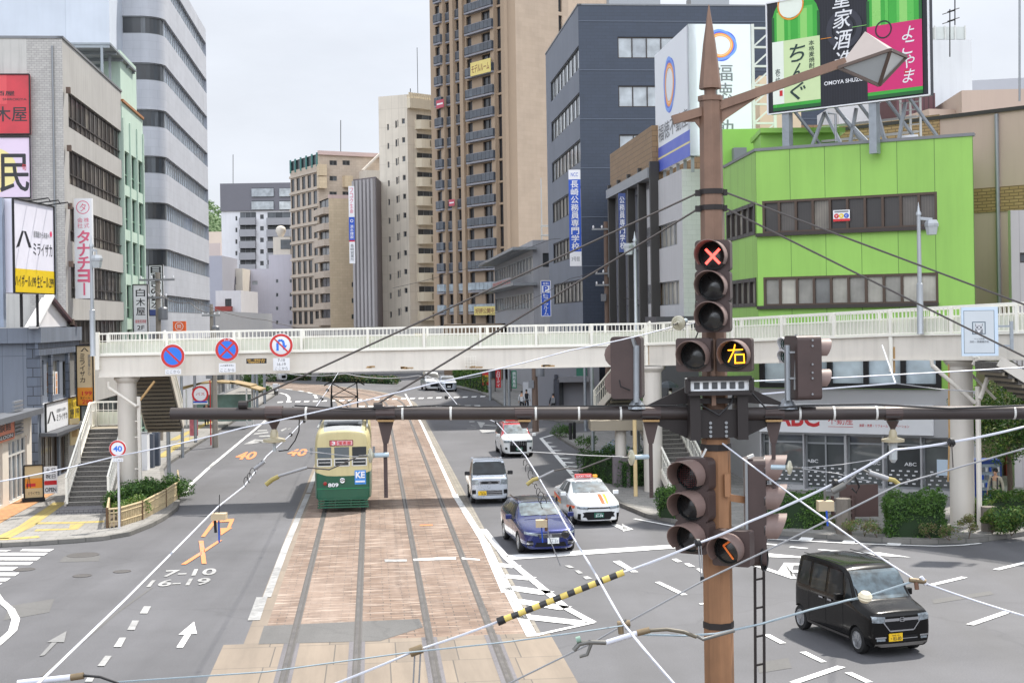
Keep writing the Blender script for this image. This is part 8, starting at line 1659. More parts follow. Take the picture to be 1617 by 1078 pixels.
blue = Car('estate_car', 'deep blue estate car waiting at the stop line', 'car', [
 (0.0, sec(.2, .5, .6, .3, .66, .5, .62, .68, .5, .72, .74)), (.1, sec(.19, .65, .74, .28, .8, .5, .77, .72, .66, .78, .8)), (.5, sec(.18, .78, .87, .3, .9, .55, .88, .78, .76, .88, .91)), (1.2, sec(.18, .8, .89, .3, .905, .6, .88, .88, .72, .98, 1.02)), (1.35, sec(.18, .8, .89, .3, .905, .6, .88, .9, .72, 1.02, 1.05)), (2.1, sec(.18, .8, .89, .3, .905, .6, .88, .94, .62, 1.38, 1.42)), (2.6, sec(.18, .8, .89, .3, .905, .6, .88, .96, .61, 1.42, 1.465)), (3.6, sec(.18, .8, .89, .3, .905, .6, .88, .99, .6, 1.40, 1.45)), (4.15, sec(.2, .78, .87, .32, .89, .6, .86, 1.0, .6, 1.33, 1.38)), (4.42, sec(.24, .7, .8, .35, .84, .6, .82, .98, .6, 1.1, 1.12)), (4.5, sec(.28, .6, .72, .38, .78, .6, .76, .92, .56, 1.0, 1.02))],
 lambda s, i: 0, [PBL], (.86, 3.55), .32, .88, L_, {4: .45, 5: .5, 1: .4}, {1: .2, 4: .3})
k = blue
k.part('windscreen', lambda mb: k.front(mb, -.7, 1.06, .7, 1.37, SCREENG, .008, .1, -.1, 12, 8)); k.panes([(1.72, 1.0), (2.5, 1.0), (2.5, 1.34), (2.15, 1.33)], [(2.58, 1.0), (3.35, 1.0), (3.3, 1.33), (2.58, 1.35)], [(3.43, 1.03), (4.05, 1.05), (3.85, 1.28), (3.43, 1.32)])
k.part('panoramic_roof', lambda mb: patch(mb, k.bv, [(-.5, 2.2 - 2.25, 3), (.5, 2.2 - 2.25, 3), (.5, 3.7 - 2.25, 3), (-.5, 3.7 - 2.25, 3)], (0, 0, -1), CARGL, .005))
k.part('headlight', lambda mb: k.front(mb, -.8, .66, -.4, .74, LAMPC, .012, .0, .03, 8, 4, -.06)); k.part('headlight', lambda mb: k.front(mb, .4, .60, .8, .68, LAMPC, .012, -.03, 0, 8, 4, .06))
k.part('grille', lambda mb: (k.front(mb, -.34, .53, .34, .66, BLKG, .01, -.06, .06), *[k.front(mb, -.36, .545 + i * .03, .36, .553 + i * .03, CHROME, .015, nv=1) for i in range(4)], k.front(mb, -.4, .655, .4, .675, CHROME, .018, nv=1)))
k.part('emblem', lambda mb: k.front(mb, -.05, .55, .05, .65, CHROME, .026, .02, -.02, 2, 2)); k.part('bumper_grille', lambda mb: (k.front(mb, -.5, .27, .5, .4, BLKG, .01, .05, -.05), k.front(mb, -.74, .3, -.56, .46, BLKG, .01), k.front(mb, .56, .3, .74, .46, BLKG, .01), *[k.front(mb, sx - .1, .35 + i * .04, sx + .1, .365 + i * .04, CHROME, .015, nv=1) for sx in (-.64, .64) for i in range(2)]))
k.plate(.45, PLW, .36, .18, '長崎 330', '31-31', SGREY, .08); k.mirrors(1.75, 1.0, .92, PBL); k.seams((1.66, 2.54, 3.4), .32, .98); k.handles((2.38, 3.22), .88, PBL)
k.part('roof_rail', lambda mb: [mb.bar((sx * .6, -.05, 1.44), (sx * .58, 1.7, 1.42), .03, .03, CHROME) for sx in (-1, 1)]); k.part('wiper', lambda mb: [mb.bar((x, -1.0, 1.06), (x + .5, -.98, 1.09), .015, .015, BLACKM) for x in (-.6, -.05)])
th = 10.; cs, sn = math.cos(R(th)), math.sin(R(th)); k.place(G(822, 871.5) + V((cs, sn, 0)) * .8, th, .86)
PW = mat('car_paint_white', '#d3d5d6', .25, .03, 1., .0, coat=1.); TORA = flat('taxi_orange', '#dc5a2a', .3); TYEL = flat('taxi_amber', '#e0a030', .3)
L_ = 4.4
def sedan(name, label, P_, group=None):
 return Car(name, label, 'car', [
 (0.0, sec(.2, .5, .6, .3, .64, .5, .6, .66, .5, .7, .72)), (.1, sec(.19, .64, .74, .28, .79, .5, .76, .72, .66, .77, .79)), (.5, sec(.18, .75, .83, .3, .855, .55, .84, .8, .72, .88, .9)), (1.1, sec(.18, .76, .845, .3, .86, .6, .84, .9, .68, .98, 1.02)), (1.25, sec(.18, .76, .845, .3, .86, .6, .84, .92, .68, 1.02, 1.05)), (1.95, sec(.18, .76, .845, .3, .86, .6, .84, .95, .58, 1.40, 1.43)), (2.4, sec(.18, .76, .845, .3, .86, .6, .84, .95, .57, 1.43, 1.47)), (3.0, sec(.18, .76, .845, .3, .86, .6, .84, .97, .56, 1.40, 1.44)), (3.65, sec(.18, .76, .845, .3, .86, .6, .83, .98, .62, 1.08, 1.1)), (4.25, sec(.22, .7, .8, .34, .83, .6, .8, .95, .66, 1.0, 1.03)), (4.4, sec(.26, .6, .7, .36, .74, .6, .72, .88, .6, .92, .95))],
 lambda s, i: 0, [P_], (.85, 3.45), .31, .83, L_, {4: .45, 5: .5, 1: .4}, {1: .2, 4: .3}, group)
k = sedan('taxi', 'white taxi saloon with orange stripes and red roof sign in the kerb lane', PW)
k.part('windscreen', lambda mb: k.front(mb, -.66, 1.05, .66, 1.38, SCREENG, .008, .09, -.09, 12, 8)); k.panes([(1.6, 1.0), (2.35, 1.0), (2.35, 1.36), (2.02, 1.35)], [(2.43, 1.0), (3.1, 1.0), (3.05, 1.32), (2.43, 1.36)])
k.part('headlight', lambda mb: k.front(mb, -.76, .64, -.4, .73, LAMPC, .012, .0, .1, 8, 4, -.05)); k.part('headlight', lambda mb: k.front(mb, .4, .59, .76, .68, LAMPC, .012, -.1, 0, 8, 4, .05))
k.part('grille', lambda mb: (k.front(mb, -.4, .62, .4, .68, BLKG, .012), k.front(mb, -.38, .66, .38, .68, CHROME, .018, nv=1), k.front(mb, -.4, .24, .4, .5, BLKG, .012, -.18, .18) , k.front(mb, -.58, .33, .58, .52, BLKG, .011, .1, -.1)))
k.part('fog_lamp', lambda mb: (k.front(mb, -.74, .25, -.64, .46, BLKG, .012), k.front(mb, .64, .25, .74, .46, BLKG, .012))); k.plate(.40, PLG, .34, .17, '長崎 500', '31-74', SWHITE, 0)
k.part('stripe', lambda mb: patch(mb, k.bv, [(.12, -2.12, 3), (.25, -2.12, 3), (.3, -1.12, 3), (.17, -1.12, 3)], (0, 0, -1), TORA, .005)); k.part('stripe', lambda mb: patch(mb, k.bv, [(.3, -2.1, 3), (.38, -2.1, 3), (.46, -1.12, 3), (.36, -1.12, 3)], (0, 0, -1), TYEL, .005)); k.part('stripe', lambda mb: k.side(mb, [(.3, .62), (1.5, .52), (1.5, .62), (.3, .72)], TORA, .006)); k.part('stripe', lambda mb: k.side(mb, [(2.6, .6), (4.1, .72), (4.1, .82), (2.6, .7)], TORA, .006)); k.part('stripe', lambda mb: k.side(mb, [(2.6, .5), (4.1, .6), (4.1, .68), (2.6, .57)], TYEL, .006))
b_ = k.part('roof_sign', lambda mb: (mb.box((-.08, .05, 1.54), (.62, .2, .13), mat('taxi_sign_red', '#c23a3a', .4, .05)), mb.box((.36, .05, 1.52), (.16, .18, .1), TYEL)), bevel=.02); k.part('roof_sign_lettering', lambda mb: text(mb, 'LUCKY TAXI', (-.35, -.053, 1.505), (1, 0, 0), (0, 0, 1), .54, .07, SWHITE, .02), b_)
k.mirrors(1.55, 1.0, .87, PW); k.seams((1.5, 2.39, 3.2), .32, .95); k.handles((2.2, 2.98), .86, CHROME); k.part('wiper', lambda mb: [mb.bar((x, -1.0, 1.05), (x + .5, -.98, 1.07), .015, .015, BLACKM) for x in (-.6, -.05)])
k.place(G(938, 826.), 9., .85)
PS = mat('car_paint_silver', '#c3cad3', .3, .04, 1., .6, coat=.8); L_ = 3.4
k = Car('kei_truck', 'silver small pickup truck with yellow plate nearest the tram track', 'truck', [
 (0.0, sec(.22, .5, .6, .3, .66, .6, .64, .96, .56, 1.02, 1.03)), (.05, sec(.22, .6, .7, .3, .725, .6, .71, 1.0, .64, 1.08, 1.1)), (.16, sec(.22, .66, .735, .3, .74, .6, .735, 1.02, .68, 1.12, 1.14)), (.52, sec(.22, .66, .737, .3, .74, .6, .735, 1.03, .62, 1.64, 1.68)), (.72, sec(.22, .66, .737, .3, .74, .6, .735, 1.03, .60, 1.74, 1.78)), (1.35, sec(.22, .66, .737, .3, .74, .6, .735, 1.03, .60, 1.75, 1.79)), (1.46, sec(.22, .66, .73, .3, .735, .6, .73, 1.03, .60, 1.7, 1.74)), (1.48, sec(.3, .6, .7, .35, .72, .6, .71, 1.0, .58, 1.66, 1.7))],
 lambda s, i: 0, [PS], (.55,), .27, .72, L_, {4: .5, 5: .6, 1: .5}, {1: .4, 3: .4}, None, True)
k.wheel(-.63, 2.45 - 1.7, .27, -1, True); k.wheel(.63, 2.45 - 1.7, .27, 1, True)
def bed(mb):
 mb.box((0, .75, .62), (1.42, 1.92, .08), PS)
 for sx in (-1, 1): mb.box((sx * .70, .75, .8), (.04, 1.92, .3), PS)
 mb.box((0, 1.70, .8), (1.4, .04, .3), PS); mb.box((0, .6, .4), (.7, 1.9, .18), BLACKM)
k.part('load_bed', bed); k.part('headboard', lambda mb: [mb.tube([(sx * .62, -.16, .9), (sx * .62, -.16, 1.72)], .02, PS, 6) for sx in (-1, 1)] + [mb.tube([(-.62, -.16, 1.7), (.62, -.16, 1.7)], .02, PS, 6)])
k.part('windscreen', lambda mb: k.front(mb, -.66, 1.15, .66, 1.64, CARGL, .008, .05, -.05, 12, 8)); k.panes([(.5, 1.1), (1.3, 1.1), (1.3, 1.6), (.68, 1.6)])
k.part('headlight', lambda mb: k.front(mb, -.7, .78, -.42, .98, LAMPC, .012, .0, -.04)); k.part('headlight', lambda mb: k.front(mb, .42, .78, .7, .98, LAMPC, .012, .04, 0)); k.part('grille', lambda mb: (k.front(mb, -.4, .80, .4, .92, CHROME, .012), k.front(mb, -.34, .82, .34, .89, BLKG, .016)))
k.part('bumper', lambda mb: (*[k.front(mb, -.42, .38 + i * .07, .5, .415 + i * .07, CHROME, .014, nv=1) for i in range(3)], k.front(mb, -.36, .36, .5, .56, BLKG, .008), k.front(mb, -.7, .42, -.55, .58, BLKG, .012), k.front(mb, .55, .42, .7, .58, BLKG, .012))); k.part('emblem', lambda mb: k.front(mb, -.06, .83, .06, .89, CHROME, .022))
k.plate(.45, PLY, .33, .165, '長崎 480', '・18-26', INK, -.3); k.mirrors(.42, 1.2, .76, BLACKM); k.seams((.5, 1.38), .35, 1.05); k.part('wiper', lambda mb: [mb.bar((x, -1.56, 1.15), (x + .45, -1.52, 1.19), .015, .015, BLACKM) for x in (-.5, .0)])
k.place(G(772, 793.5), 5.65, .55)
L_ = 4.4; PR = mat('taxi_red_paint', '#b02a34', .25, .04, 1., 0., coat=1.)
def van(name, label, P_, P2, group=None, H=1.75):
 q = H / 1.75
 return Car(name, label, 'car', [
 (0.0, sec(.2, .5, .6, .3, .64, .6, .6, .86, .5, .9, .92)), (.08, sec(.2, .64, .74, .28, .8, .6, .76, .92, .66, .98, 1.0)), (.5, sec(.19, .75, .83, .3, .85, .6, .835, .98, .7, 1.06, 1.09)), (.95, sec(.19, .76, .84, .3, .85, .6, .84, 1.02, .68, 1.14, 1.18)), (1.5, sec(.19, .76, .84, .3, .85, .6, .84, 1.04, .62, 1.62 * q, 1.66 * q)), (1.9, sec(.19, .76, .84, .3, .85, .6, .84, 1.04, .62, 1.71 * q, 1.75 * q)), (3.8, sec(.19, .76, .84, .3, .85, .6, .84, 1.04, .6, 1.69 * q, 1.73 * q)), (4.3, sec(.22, .72, .82, .32, .83, .6, .82, 1.02, .58, 1.55 * q, 1.6 * q)), (4.4, sec(.25, .64, .75, .35, .78, .6, .76, .98, .54, 1.45 * q, 1.5 * q))],
 lambda s, i: 1 if (i >= 4 and s >= 3) else 0, [P_, P2], (.82, 3.55), .31, .84, L_, {4: .5, 5: .55, 1: .4}, {1: .25, 3: .3}, group)
k = van('taxi_van', 'tall white taxi van with red roof and barred black grille behind the pickup', PW, PR)
k.part('windscreen', lambda mb: k.front(mb, -.66, 1.17, .66, 1.62, SCREENG, .008, .08, -.08, 12, 8)); k.part('roof_panel', lambda mb: patch(mb, k.bv, [(-.5, -.55, 3), (.5, -.55, 3), (.5, 1.8, 3), (-.5, 1.8, 3)], (0, 0, -1), PW, .006)); k.part('roof_light', lambda mb: mb.box((0, -.2, 1.83), (.9, .25, .13), mat('taxi_sign_red', '#c23a3a')), bevel=.03)
k.panes([(1.3, 1.1), (2.3, 1.1), (2.3, 1.55), (1.7, 1.55)], [(2.4, 1.1), (4.0, 1.1), (3.9, 1.55), (2.4, 1.55)])
k.part('headlight', lambda mb: k.front(mb, -.76, .78, -.46, .9, LAMPC, .012)); k.part('headlight', lambda mb: k.front(mb, .46, .78, .76, .9, LAMPC, .012)); k.part('grille', lambda mb: (k.front(mb, -.45, .3, .45, .86, BLKG, .012), *[k.front(mb, -.42 + i * .095, .64, -.38 + i * .095, .86, CHROME, .018, nu=1) for i in range(9)])); k.part('fog_lamp', lambda mb: (k.front(mb, -.7, .42, -.58, .54, BLKG, .012), k.front(mb, .58, .42, .7, .54, BLKG, .012)))
k.plate(.45, PLG, .34, .17, '長崎 500', '20-95', SWHITE, .05); k.mirrors(.98, 1.12, .86, PW); k.seams((1.2, 2.35), .32, 1.0); k.place(G(816, 720.), 6.5, .82); tvan = k
def far(c, sc_, px_, py_, th): c.place(G(px_, py_), th, .82)
k = van('minivan', 'white minivan leaving the bend beyond the far crossing', PW, PW, None, 1.9); k.part('windscreen', lambda mb: k.front(mb, -.66, 1.2, .66, 1.72, CARGL, .008, .06, -.06)); k.part('headlight', lambda mb: (k.front(mb, -.76, .78, -.5, .92, LAMPC, .012), k.front(mb, .5, .78, .76, .92, LAMPC, .012))); k.part('grille', lambda mb: k.front(mb, -.4, .4, .4, .72, BLKG, .012)); k.panes([(1.3, 1.1), (4.0, 1.1), (3.9, 1.6), (1.7, 1.6)]); k.place(G(684, 616), 12, .82)
k = van('suv', 'silver sport utility car beside the white minivan at the bend', PS, PS, None, 1.6); k.part('windscreen', lambda mb: k.front(mb, -.66, 1.16, .66, 1.45, CARGL, .008, .06, -.06)); k.part('headlight', lambda mb: (k.front(mb, -.78, .78, -.48, .88, LAMPC, .012), k.front(mb, .48, .78, .78, .88, LAMPC, .012))); k.part('grille', lambda mb: k.front(mb, -.3, .35, .3, .85, BLKG, .012, -.1, .1)); k.part('number_plate', lambda mb: k.front(mb, -.17, .45, .17, .6, PLW, .02)); k.place(G(708, 618), 8, .82)
k = van('minivan', 'white van parked across the road end at the far left', PW, PW, None, 1.8); k.part('windscreen', lambda mb: k.front(mb, -.66, 1.2, .66, 1.66, CARGL, .008, .06, -.06)); k.panes([(1.3, 1.1), (4.0, 1.1), (3.9, 1.55), (1.7, 1.55)]); k.part('grille', lambda mb: k.front(mb, -.4, .4, .4, .75, BLKG, .012)); k.place(G(440, 602), 60, .82)
TCR = mat('tram_cream', '#bfb488', .4, .06, 1., streak=.12); TGR = mat('tram_green', '#12503a', .35, .06, 1., streak=.1, coat=.4); TRF = mat('tram_roof_grey', '#8b8e90', .7, .15, 1.2, streak=.2); TGLS = glassmat('tram_glass', [(0, '#39434a'), (.4, '#4b565c'), (.7, '#2b3237')], .04)
TL = 11.6
def tsec(w, zr, zb=.52): return [(0, zb), (w - .02, zb), (w, zb + .05), (w, 1.55), (w, 1.58), (w * .985, 2.62), (w * .94, 2.95), (w * .78, zr - .06), (0, zr)]
tr = thing('tram', 'cream and green tram numbered 809 on the left track', 'tram')
me, tbv = shell([(-5.8, tsec(.93, 3.1)), (-5.74, tsec(1.0, 3.16)), (-5.45, tsec(1.08, 3.24)), (-4.6, tsec(1.12, 3.28)), (4.6, tsec(1.12, 3.28)), (5.45, tsec(1.08, 3.24)), (5.74, tsec(1.0, 3.16)), (5.8, tsec(.93, 3.1))], lambda s, i: 0 if i < 3 else (1 if i < 6 or s in (0, 6) else (1 if i == 6 else 2)), [TGR, TCR, TRF], (), {1: .6, 3: .8, 4: .8}, 2, {1: .3, 6: .3})
o = bpy.data.objects.new('body', me); me.name = 'body'; COL.objects.link(o); o.parent = tr; me.polygons.foreach_set('use_smooth', [True] * len(me.polygons)); me.set_sharp_from_angle(angle=R(35))
def tpart(nm, fn, parent=None, **k): mb = MB(); fn(mb); return mb.build(nm, parent or tr, loc_frame=True, **k)
def tfront(mb, x0, z0, x1, z1, m, off=.01, nu=6, nv=4): patch(mb, tbv, [(x0, -9, z0), (x1, -9, z0), (x1, -9, z1), (x0, -9, z1)], (0, 1, 0), m, off, nu, nv)
BT = mat('tram_band_yellow', '#b99a2e', .4, .05)
TDK = mat('tram_interior_dark', '#23282b', .5, .2, 3.)
for x0, x1, gm in ((-.96, -.43, TGLS), (-.31, .25, TGLS), (.37, .91, TDK)):
 w_ = tpart('cab_window', lambda mb: (tfront(mb, x0, 2.09, x1, 2.5, gm, .012), tfront(mb, x0 + .03, 1.80, x1 - .03, 2.03, TDK, .012)))
 tpart('window_frame', lambda mb: (tfront(mb, x0 - .03, 2.03, x1 + .03, 2.075, FR_WHITE, .02, 4, 1), tfront(mb, x0 + .0, 1.765, x1, 1.8, FR_WHITE, .02, 4, 1), tfront(mb, x0 - .02, 1.78, x0 + .02, 2.05, FR_WHITE, .02, 1, 4), tfront(mb, x1 - .02, 1.78, x1 + .02, 2.05, FR_WHITE, .02, 1, 4), tfront(mb, x0 + .04, 1.91, x1 - .04, 1.935, FR_WHITE, .018, 4, 1)), w_)
ds = tpart('destination_sign', lambda mb: (tfront(mb, -.49, 2.55, .41, 2.77, mat('sign_red_dark', '#6e2028', .5), .02), tfront(mb, -.46, 2.575, .38, 2.745, mat('dest_pink', '#d3a3a8', .5, .05), .026), tfront(mb, -.46, 2.575, -.2, 2.745, mat('dest_red', '#c4606a', .5), .03)))
yF = tbv.ray_cast(V((0, -9, 2.66)), V((0, 1, 0)))[0].y - .036
tpart('destination_lettering', lambda mb: (text(mb, '3', (-.40, yF, 2.59), (1, 0, 0), (0, 0, 1), .13, .14, SWHITE, .03), text(mb, '蛍茶屋', (-.15, yF, 2.595), (1, 0, 0), (0, 0, 1), .48, .13, SRED, .02)), ds)
y1 = tbv.ray_cast(V((0, -9, 1.2)), V((0, 1, 0)))[0].y - .02
tpart('fleet_number', lambda mb: text(mb, '809', (-.57, y1, .98), (1, 0, 0), (0, 0, 1), .4, .15, SWHITE, .03)); tpart('headlight', lambda mb: mb.lathe([(.1, -.02), (.1, .04), (.085, .045), (.06, .03), (.001, .035)], CHROME, 20, (-.02, y1, 1.22), (0, -1, 0))); tpart('tail_light', lambda mb: mb.lathe([(.07, -.02), (.07, .05), (.04, .06), (.001, .06)], flat('tail_red', '#8a1f1c', .3), 14, (-.68, y1, 1.12), (0, -1, 0)))
ad = tpart('advert_plate', lambda mb: tfront(mb, .45, 1.06, .88, 1.6, flat('advert_light_blue', '#3f86cf'), .02)); tpart('advert_lettering', lambda mb: (text(mb, 'KE', (.49, y1 - .02, 1.3), (1, 0, 0), (0, 0, 1), .35, .25, SWHITE, .04), mb.box((.66, y1 - .018, 1.17), (.36, .004, .06), SWHITE)), ad)
tpart('apron', lambda mb: (tfront(mb, -1.0, .9, 1.0, .935, mat('tram_green_light', '#1f7a50', .35, .05), .03, 8, 1), mb.box((0, -5.55, .62), (1.95, .35, .3), TGR), mb.box((0, -5.73, .75), (.25, .06, .06), BLACKM)), bevel=.03)
def fender(mb):
 for i in range(4): mb.obox((0, -5.78 - .01 * i, .2 + i * .1), (.98 - .01 * i, 0, 0), (0, .025, 0), (0, 0, .03), TGR)
 for x in (-.9, -.3, .3, .9): mb.box((x, -5.74, .36), (.05, .05, .4), TGR)
tpart('fender', fender)
for sx in (-1, 1):
 for i in range(9): tpart('side_window', lambda mb: patch(mb, tbv, [(sx * 3, -4.5 + i * 1.0, 1.75), (sx * 3, -3.7 + i * 1.0, 1.75), (sx * 3, -3.7 + i * 1.0, 2.5), (sx * 3, -4.5 + i * 1.0, 2.5)], (-sx, 0, 0), TGLS, .012, 2, 2))
[tpart('mirror', lambda mb: mb.box((sx * 1.2, -5.5, 2.35), (.1, .05, .25), SGREY)) for sx in (-1, 1)]
tpart('roof_monitor', lambda mb: (mb.box((0, -.3, 3.34), (1.5, 8.2, .16), TRF), mb.box((0, -4.3, 3.33), (1.2, .5, .1), mat('roof_dark_vent', '#4a4c4e', .7, .1)), *[mb.bar((sx * .95, -5.2, 3.22), (sx * .95, 5.0, 3.24), .06, .06, TRF) for sx in (-1, 1)]), bevel=.02)
def panto(mb):
 y0 = -.2
 for sx in (-.55, .55):
  mb.tube([(sx, y0 - .9, 3.5), (sx, y0 - .5, 4.15), (sx * .95, y0, 4.72)], .025, BLACKM, 6); mb.tube([(sx, y0 + .9, 3.5), (sx, y0 + .5, 4.15), (sx * .95, y0, 4.72)], .025, BLACKM, 6)
 for a, b_ in (((-.55, y0 - .9, 3.5), (.55, y0 - .5, 4.15)), ((.55, y0 - .9, 3.5), (-.55, y0 - .5, 4.15)), ((-.55, y0 - .5, 4.15), (.55, y0, 4.72)), ((.55, y0 - .5, 4.15), (-.55, y0, 4.72)), ((-.55, y0 - .5, 4.15), (.55, y0 - .5, 4.15)), ((-.6, y0 - .9, 3.5), (.6, y0 - .9, 3.5)), ((-.6, y0 + .9, 3.5), (.6, y0 + .9, 3.5))): mb.tube([a, b_], .02, BLACKM, 6)
 mb.tube([(-.85, y0, 4.62), (-.6, y0, 4.75), (.6, y0, 4.75), (.85, y0, 4.62)], .03, BLACKM, 6)
 for sx in (-.5, .5):
  for sy in (-.9, .9): mb.lathe([(.06, 0), (.08, .05), (.05, .1)], SWHITE, 8, (sx, y0 + sy, 3.42))
tpart('pantograph', panto)
def trucks(mb):
 for y in (-3.6, -2.0, 2.0, 3.6):
  for sx in (-.72, .72): mb.lathe([(.33, -.06), (.33, .06)], BLACKM, 18, (sx, y, .34), (1, 0, 0))
 for y in (-2.8, 2.8): mb.box((0, y, .45), (1.7, 2.4, .18), BLACKM)
tpart('bogie', trucks)
tr.location = ST(-1.19, 55. + 5.8, .012); tr.rotation_euler[2] = R(5.65)
c = G(436, 624); mo = thing('motorcycle', 'white motorcycle standing by the far left pavement', 'motorcycle', c); mb = MB()
for y in (-.65, .65): mb.lathe([(.3, -.05), (.33, 0), (.3, .05), (.2, 0)], TYRE, 14, c + V((0, y, .33)), (1, 0, 0))
mb.build('wheel', mo); mb = MB(); mb.obox(c + V((0, 0, .62)), (.16, 0, 0), (0, .5, 0), (0, 0, .22), SWHITE); mb.obox(c + V((0, -.45, .95)), (.25, 0, 0), (0, .12, 0), (0, 0, .25), SWHITE); mb.obox(c + V((0, .5, .9)), (.3, 0, 0), (0, .2, 0), (0, 0, .18), SWHITE); mb.build('fairing', mo, bevel=.05); mb = MB(); mb.obox(c + V((0, .2, .86)), (.13, 0, 0), (0, .35, 0), (0, 0, .05), BLACKM); mb.build('seat', mo); mb = MB(); mb.tube([c + V((-.4, -.35, 1.12)), c + V((.4, -.35, 1.12))], .02, BLACKM, 6); mb.build('handlebar', mo)
# ================================================================ PEOPLE
def skin(name, joints, edges, root_i, m, parent, levels=2):
 me = bpy.data.meshes.new(name); me.from_pydata([j[0] for j in joints], edges, []); o = bpy.data.objects.new(name, me); COL.objects.link(o)
 sk = o.modifiers.new('skin', 'SKIN'); sk.use_smooth_shade = True; ly = me.skin_vertices[0].data if me.skin_vertices else None
 if ly is None: me.attributes; o.update_from_editmode()
 for i, j in enumerate(joints): ly[i].radius = j[1] if isinstance(j[1], tuple) else (j[1], j[1]); ly[i].use_root = (i == root_i)
 su = o.modifiers.new('sub', 'SUBSURF'); su.levels = su.render_levels = levels; me.materials.append(m); o.parent = parent; o.matrix_parent_inverse = Matrix.Identity(4); return o
SKINM = mat('skin', '#b98f74', .6, .08, 4.); HAIR = mat('hair_black', '#1a1614', .6, .15, 20.)
def person(label, loc, h, rz, top, legs, coat=False, armL=None, armR=None, pack=None, step=.08):
 """standing or walking figure; arms given as (elbow, hand) offsets; front is -Y"""
 s = h / 1.7; root = thing('person', label, 'person', loc, rz); v = lambda x, y, z: (x * s, y * s, z * s)
 aL = armL or ((-.25, .02, 1.13), (-.27, -.06, .88)); aR = armR or ((.25, .02, 1.13), (.27, -.06, .88))
 J = [(v(0, 0, .93), (.13 * s, .09 * s)), (v(0, .01, 1.15), (.12 * s, .09 * s)), (v(0, .01, 1.36), (.15 * s, .09 * s)), (v(0, .0, 1.46), .05 * s), (v(0, -.01, 1.54), (.066 * s, .08 * s)), (v(0, -.01, 1.63), (.07 * s, .085 * s)), (v(0, -.09, 1.555), .012 * s),
  (v(-.17, .01, 1.38), .05 * s), (v(*aL[0]), .038 * s), (v(*aL[1]), .028 * s), (v(.17, .01, 1.38), .05 * s), (v(*aR[0]), .038 * s), (v(*aR[1]), .028 * s),
  (v(-.09, 0, .85), .08 * s), (v(-.1, -.02 - step, .48), .055 * s), (v(-.1, step * .6, .08), .035 * s), (v(.09, 0, .85), .08 * s), (v(.1, -.02 + step, .48), .055 * s), (v(.1, step * 1.6, .08), .035 * s), (v(-.1, step * .6 - .14, .04), .03 * s), (v(.1, step * 1.6 - .14, .04), .03 * s)]
 E_ = [(0, 1), (1, 2), (2, 3), (3, 4), (4, 5), (4, 6), (2, 7), (7, 8), (8, 9), (2, 10), (10, 11), (11, 12), (0, 13), (13, 14), (14, 15), (0, 16), (16, 17), (17, 18), (15, 19), (18, 20)]
 for hand, el in ((9, 8), (12, 11)):
  d = (V(J[hand][0]) - V(J[el][0])).normalized(); p = V(J[hand][0]) + d * .05 * s; b0 = len(J); J.append((tuple(p), (.03 * s, .016 * s))); E_.append((hand, b0))
  x = d.cross(V((0, 1, 0))).normalized() if abs(d.y) < .9 else V((1, 0, 0)); f = x.cross(d)
  for k in range(4): q = p + f * ((k - 1.5) * .018 * s) + d * (.07 + (.012, .02, .016, .0)[k]) * s + x * .012 * s; J.append((tuple(q), .0075 * s)); E_.append((b0, len(J) - 1))
  q = p + f * .05 * s + d * .02 * s; J.append((tuple(q), .009 * s)); E_.append((hand, len(J) - 1))
 skin('body', J, E_, 0, SKINM, root, 1)
 up = lambda i, k: (J[i][0], tuple(a * k for a in J[i][1]) if isinstance(J[i][1], tuple) else J[i][1] * k)
 low = v(0, .0, .62 if coat else .88)
 T = [(v(0, 0, .95), (.15 * s, .11 * s)), up(1, 1.15), up(2, 1.12), (v(0, 0, 1.43), .062 * s), up(7, 1.25), up(8, 1.35), (tuple(V(J[8][0]).lerp(V(J[9][0]), .85)), .036 * s), up(10, 1.25), up(11, 1.35), (tuple(V(J[11][0]).lerp(V(J[12][0]), .85)), .036 * s), (low, (.19 * s, .14 * s) if coat else (.15 * s, .11 * s))]
 skin('jacket' if coat else 'shirt', T, [(0, 1), (1, 2), (2, 3), (2, 4), (4, 5), (5, 6), (2, 7), (7, 8), (8, 9), (0, 10)], 0, top, root)
 B = [(v(0, 0, .93), (.145 * s, .105 * s)), up(13, 1.15), up(14, 1.3), up(15, 1.5), up(16, 1.15), up(17, 1.3), up(18, 1.5)]
 skin('trousers', B, [(0, 1), (1, 2), (2, 3), (0, 4), (4, 5), (5, 6)], 0, legs, root)
 mb = MB(); vs = []; c = V(v(0, .012, 1.635)); mb.lathe([(.001, .085), (.05, .075), (.078, .045), (.085, .0), (.075, -.05)], HAIR, 14, (0, 0, 0)); mb.v = [tuple(c + V((x * s, y * s * 1.12, z * s)) + V((0, .012 * s if z < 0 else 0, 0))) for x, y, z in mb.v]; mb.build('hair', root, smooth=60, loc_frame=True)
 mb = MB(); e = V(v(0, -.085, 1.60))
 for sx in (-.03, .03): mb.lathe([(.009 * s, 0), (.004 * s, .006 * s)], HAIR, 8, e + V((sx * s, 0, 0)), (0, -1, 0)); mb.lathe([(.018 * s, -.01 * s), (.02 * s, 0), (.012 * s, .012 * s)], SKINM, 8, V(v(sx * 2.5, .0, 1.58)), (sx, 0, 0))
 mb.bar(e + V((-.022 * s, .002, -.075 * s)), e + V((.022 * s, .002, -.075 * s)), .01 * s, .008 * s, mat('lips', '#8d5a50', .5, 0)); mb.build('face_feature', root, loc_frame=True)
 for sx, i in ((-1, 19), (1, 20)): mb = MB(); q = V(J[i][0]); mb.obox(q + V((0, .06 * s, .0)), (.045 * s, 0, 0), (0, .13 * s, 0), (0, 0, .04 * s), BLACKM); mb.build('shoe', root, loc_frame=True, bevel=.02)
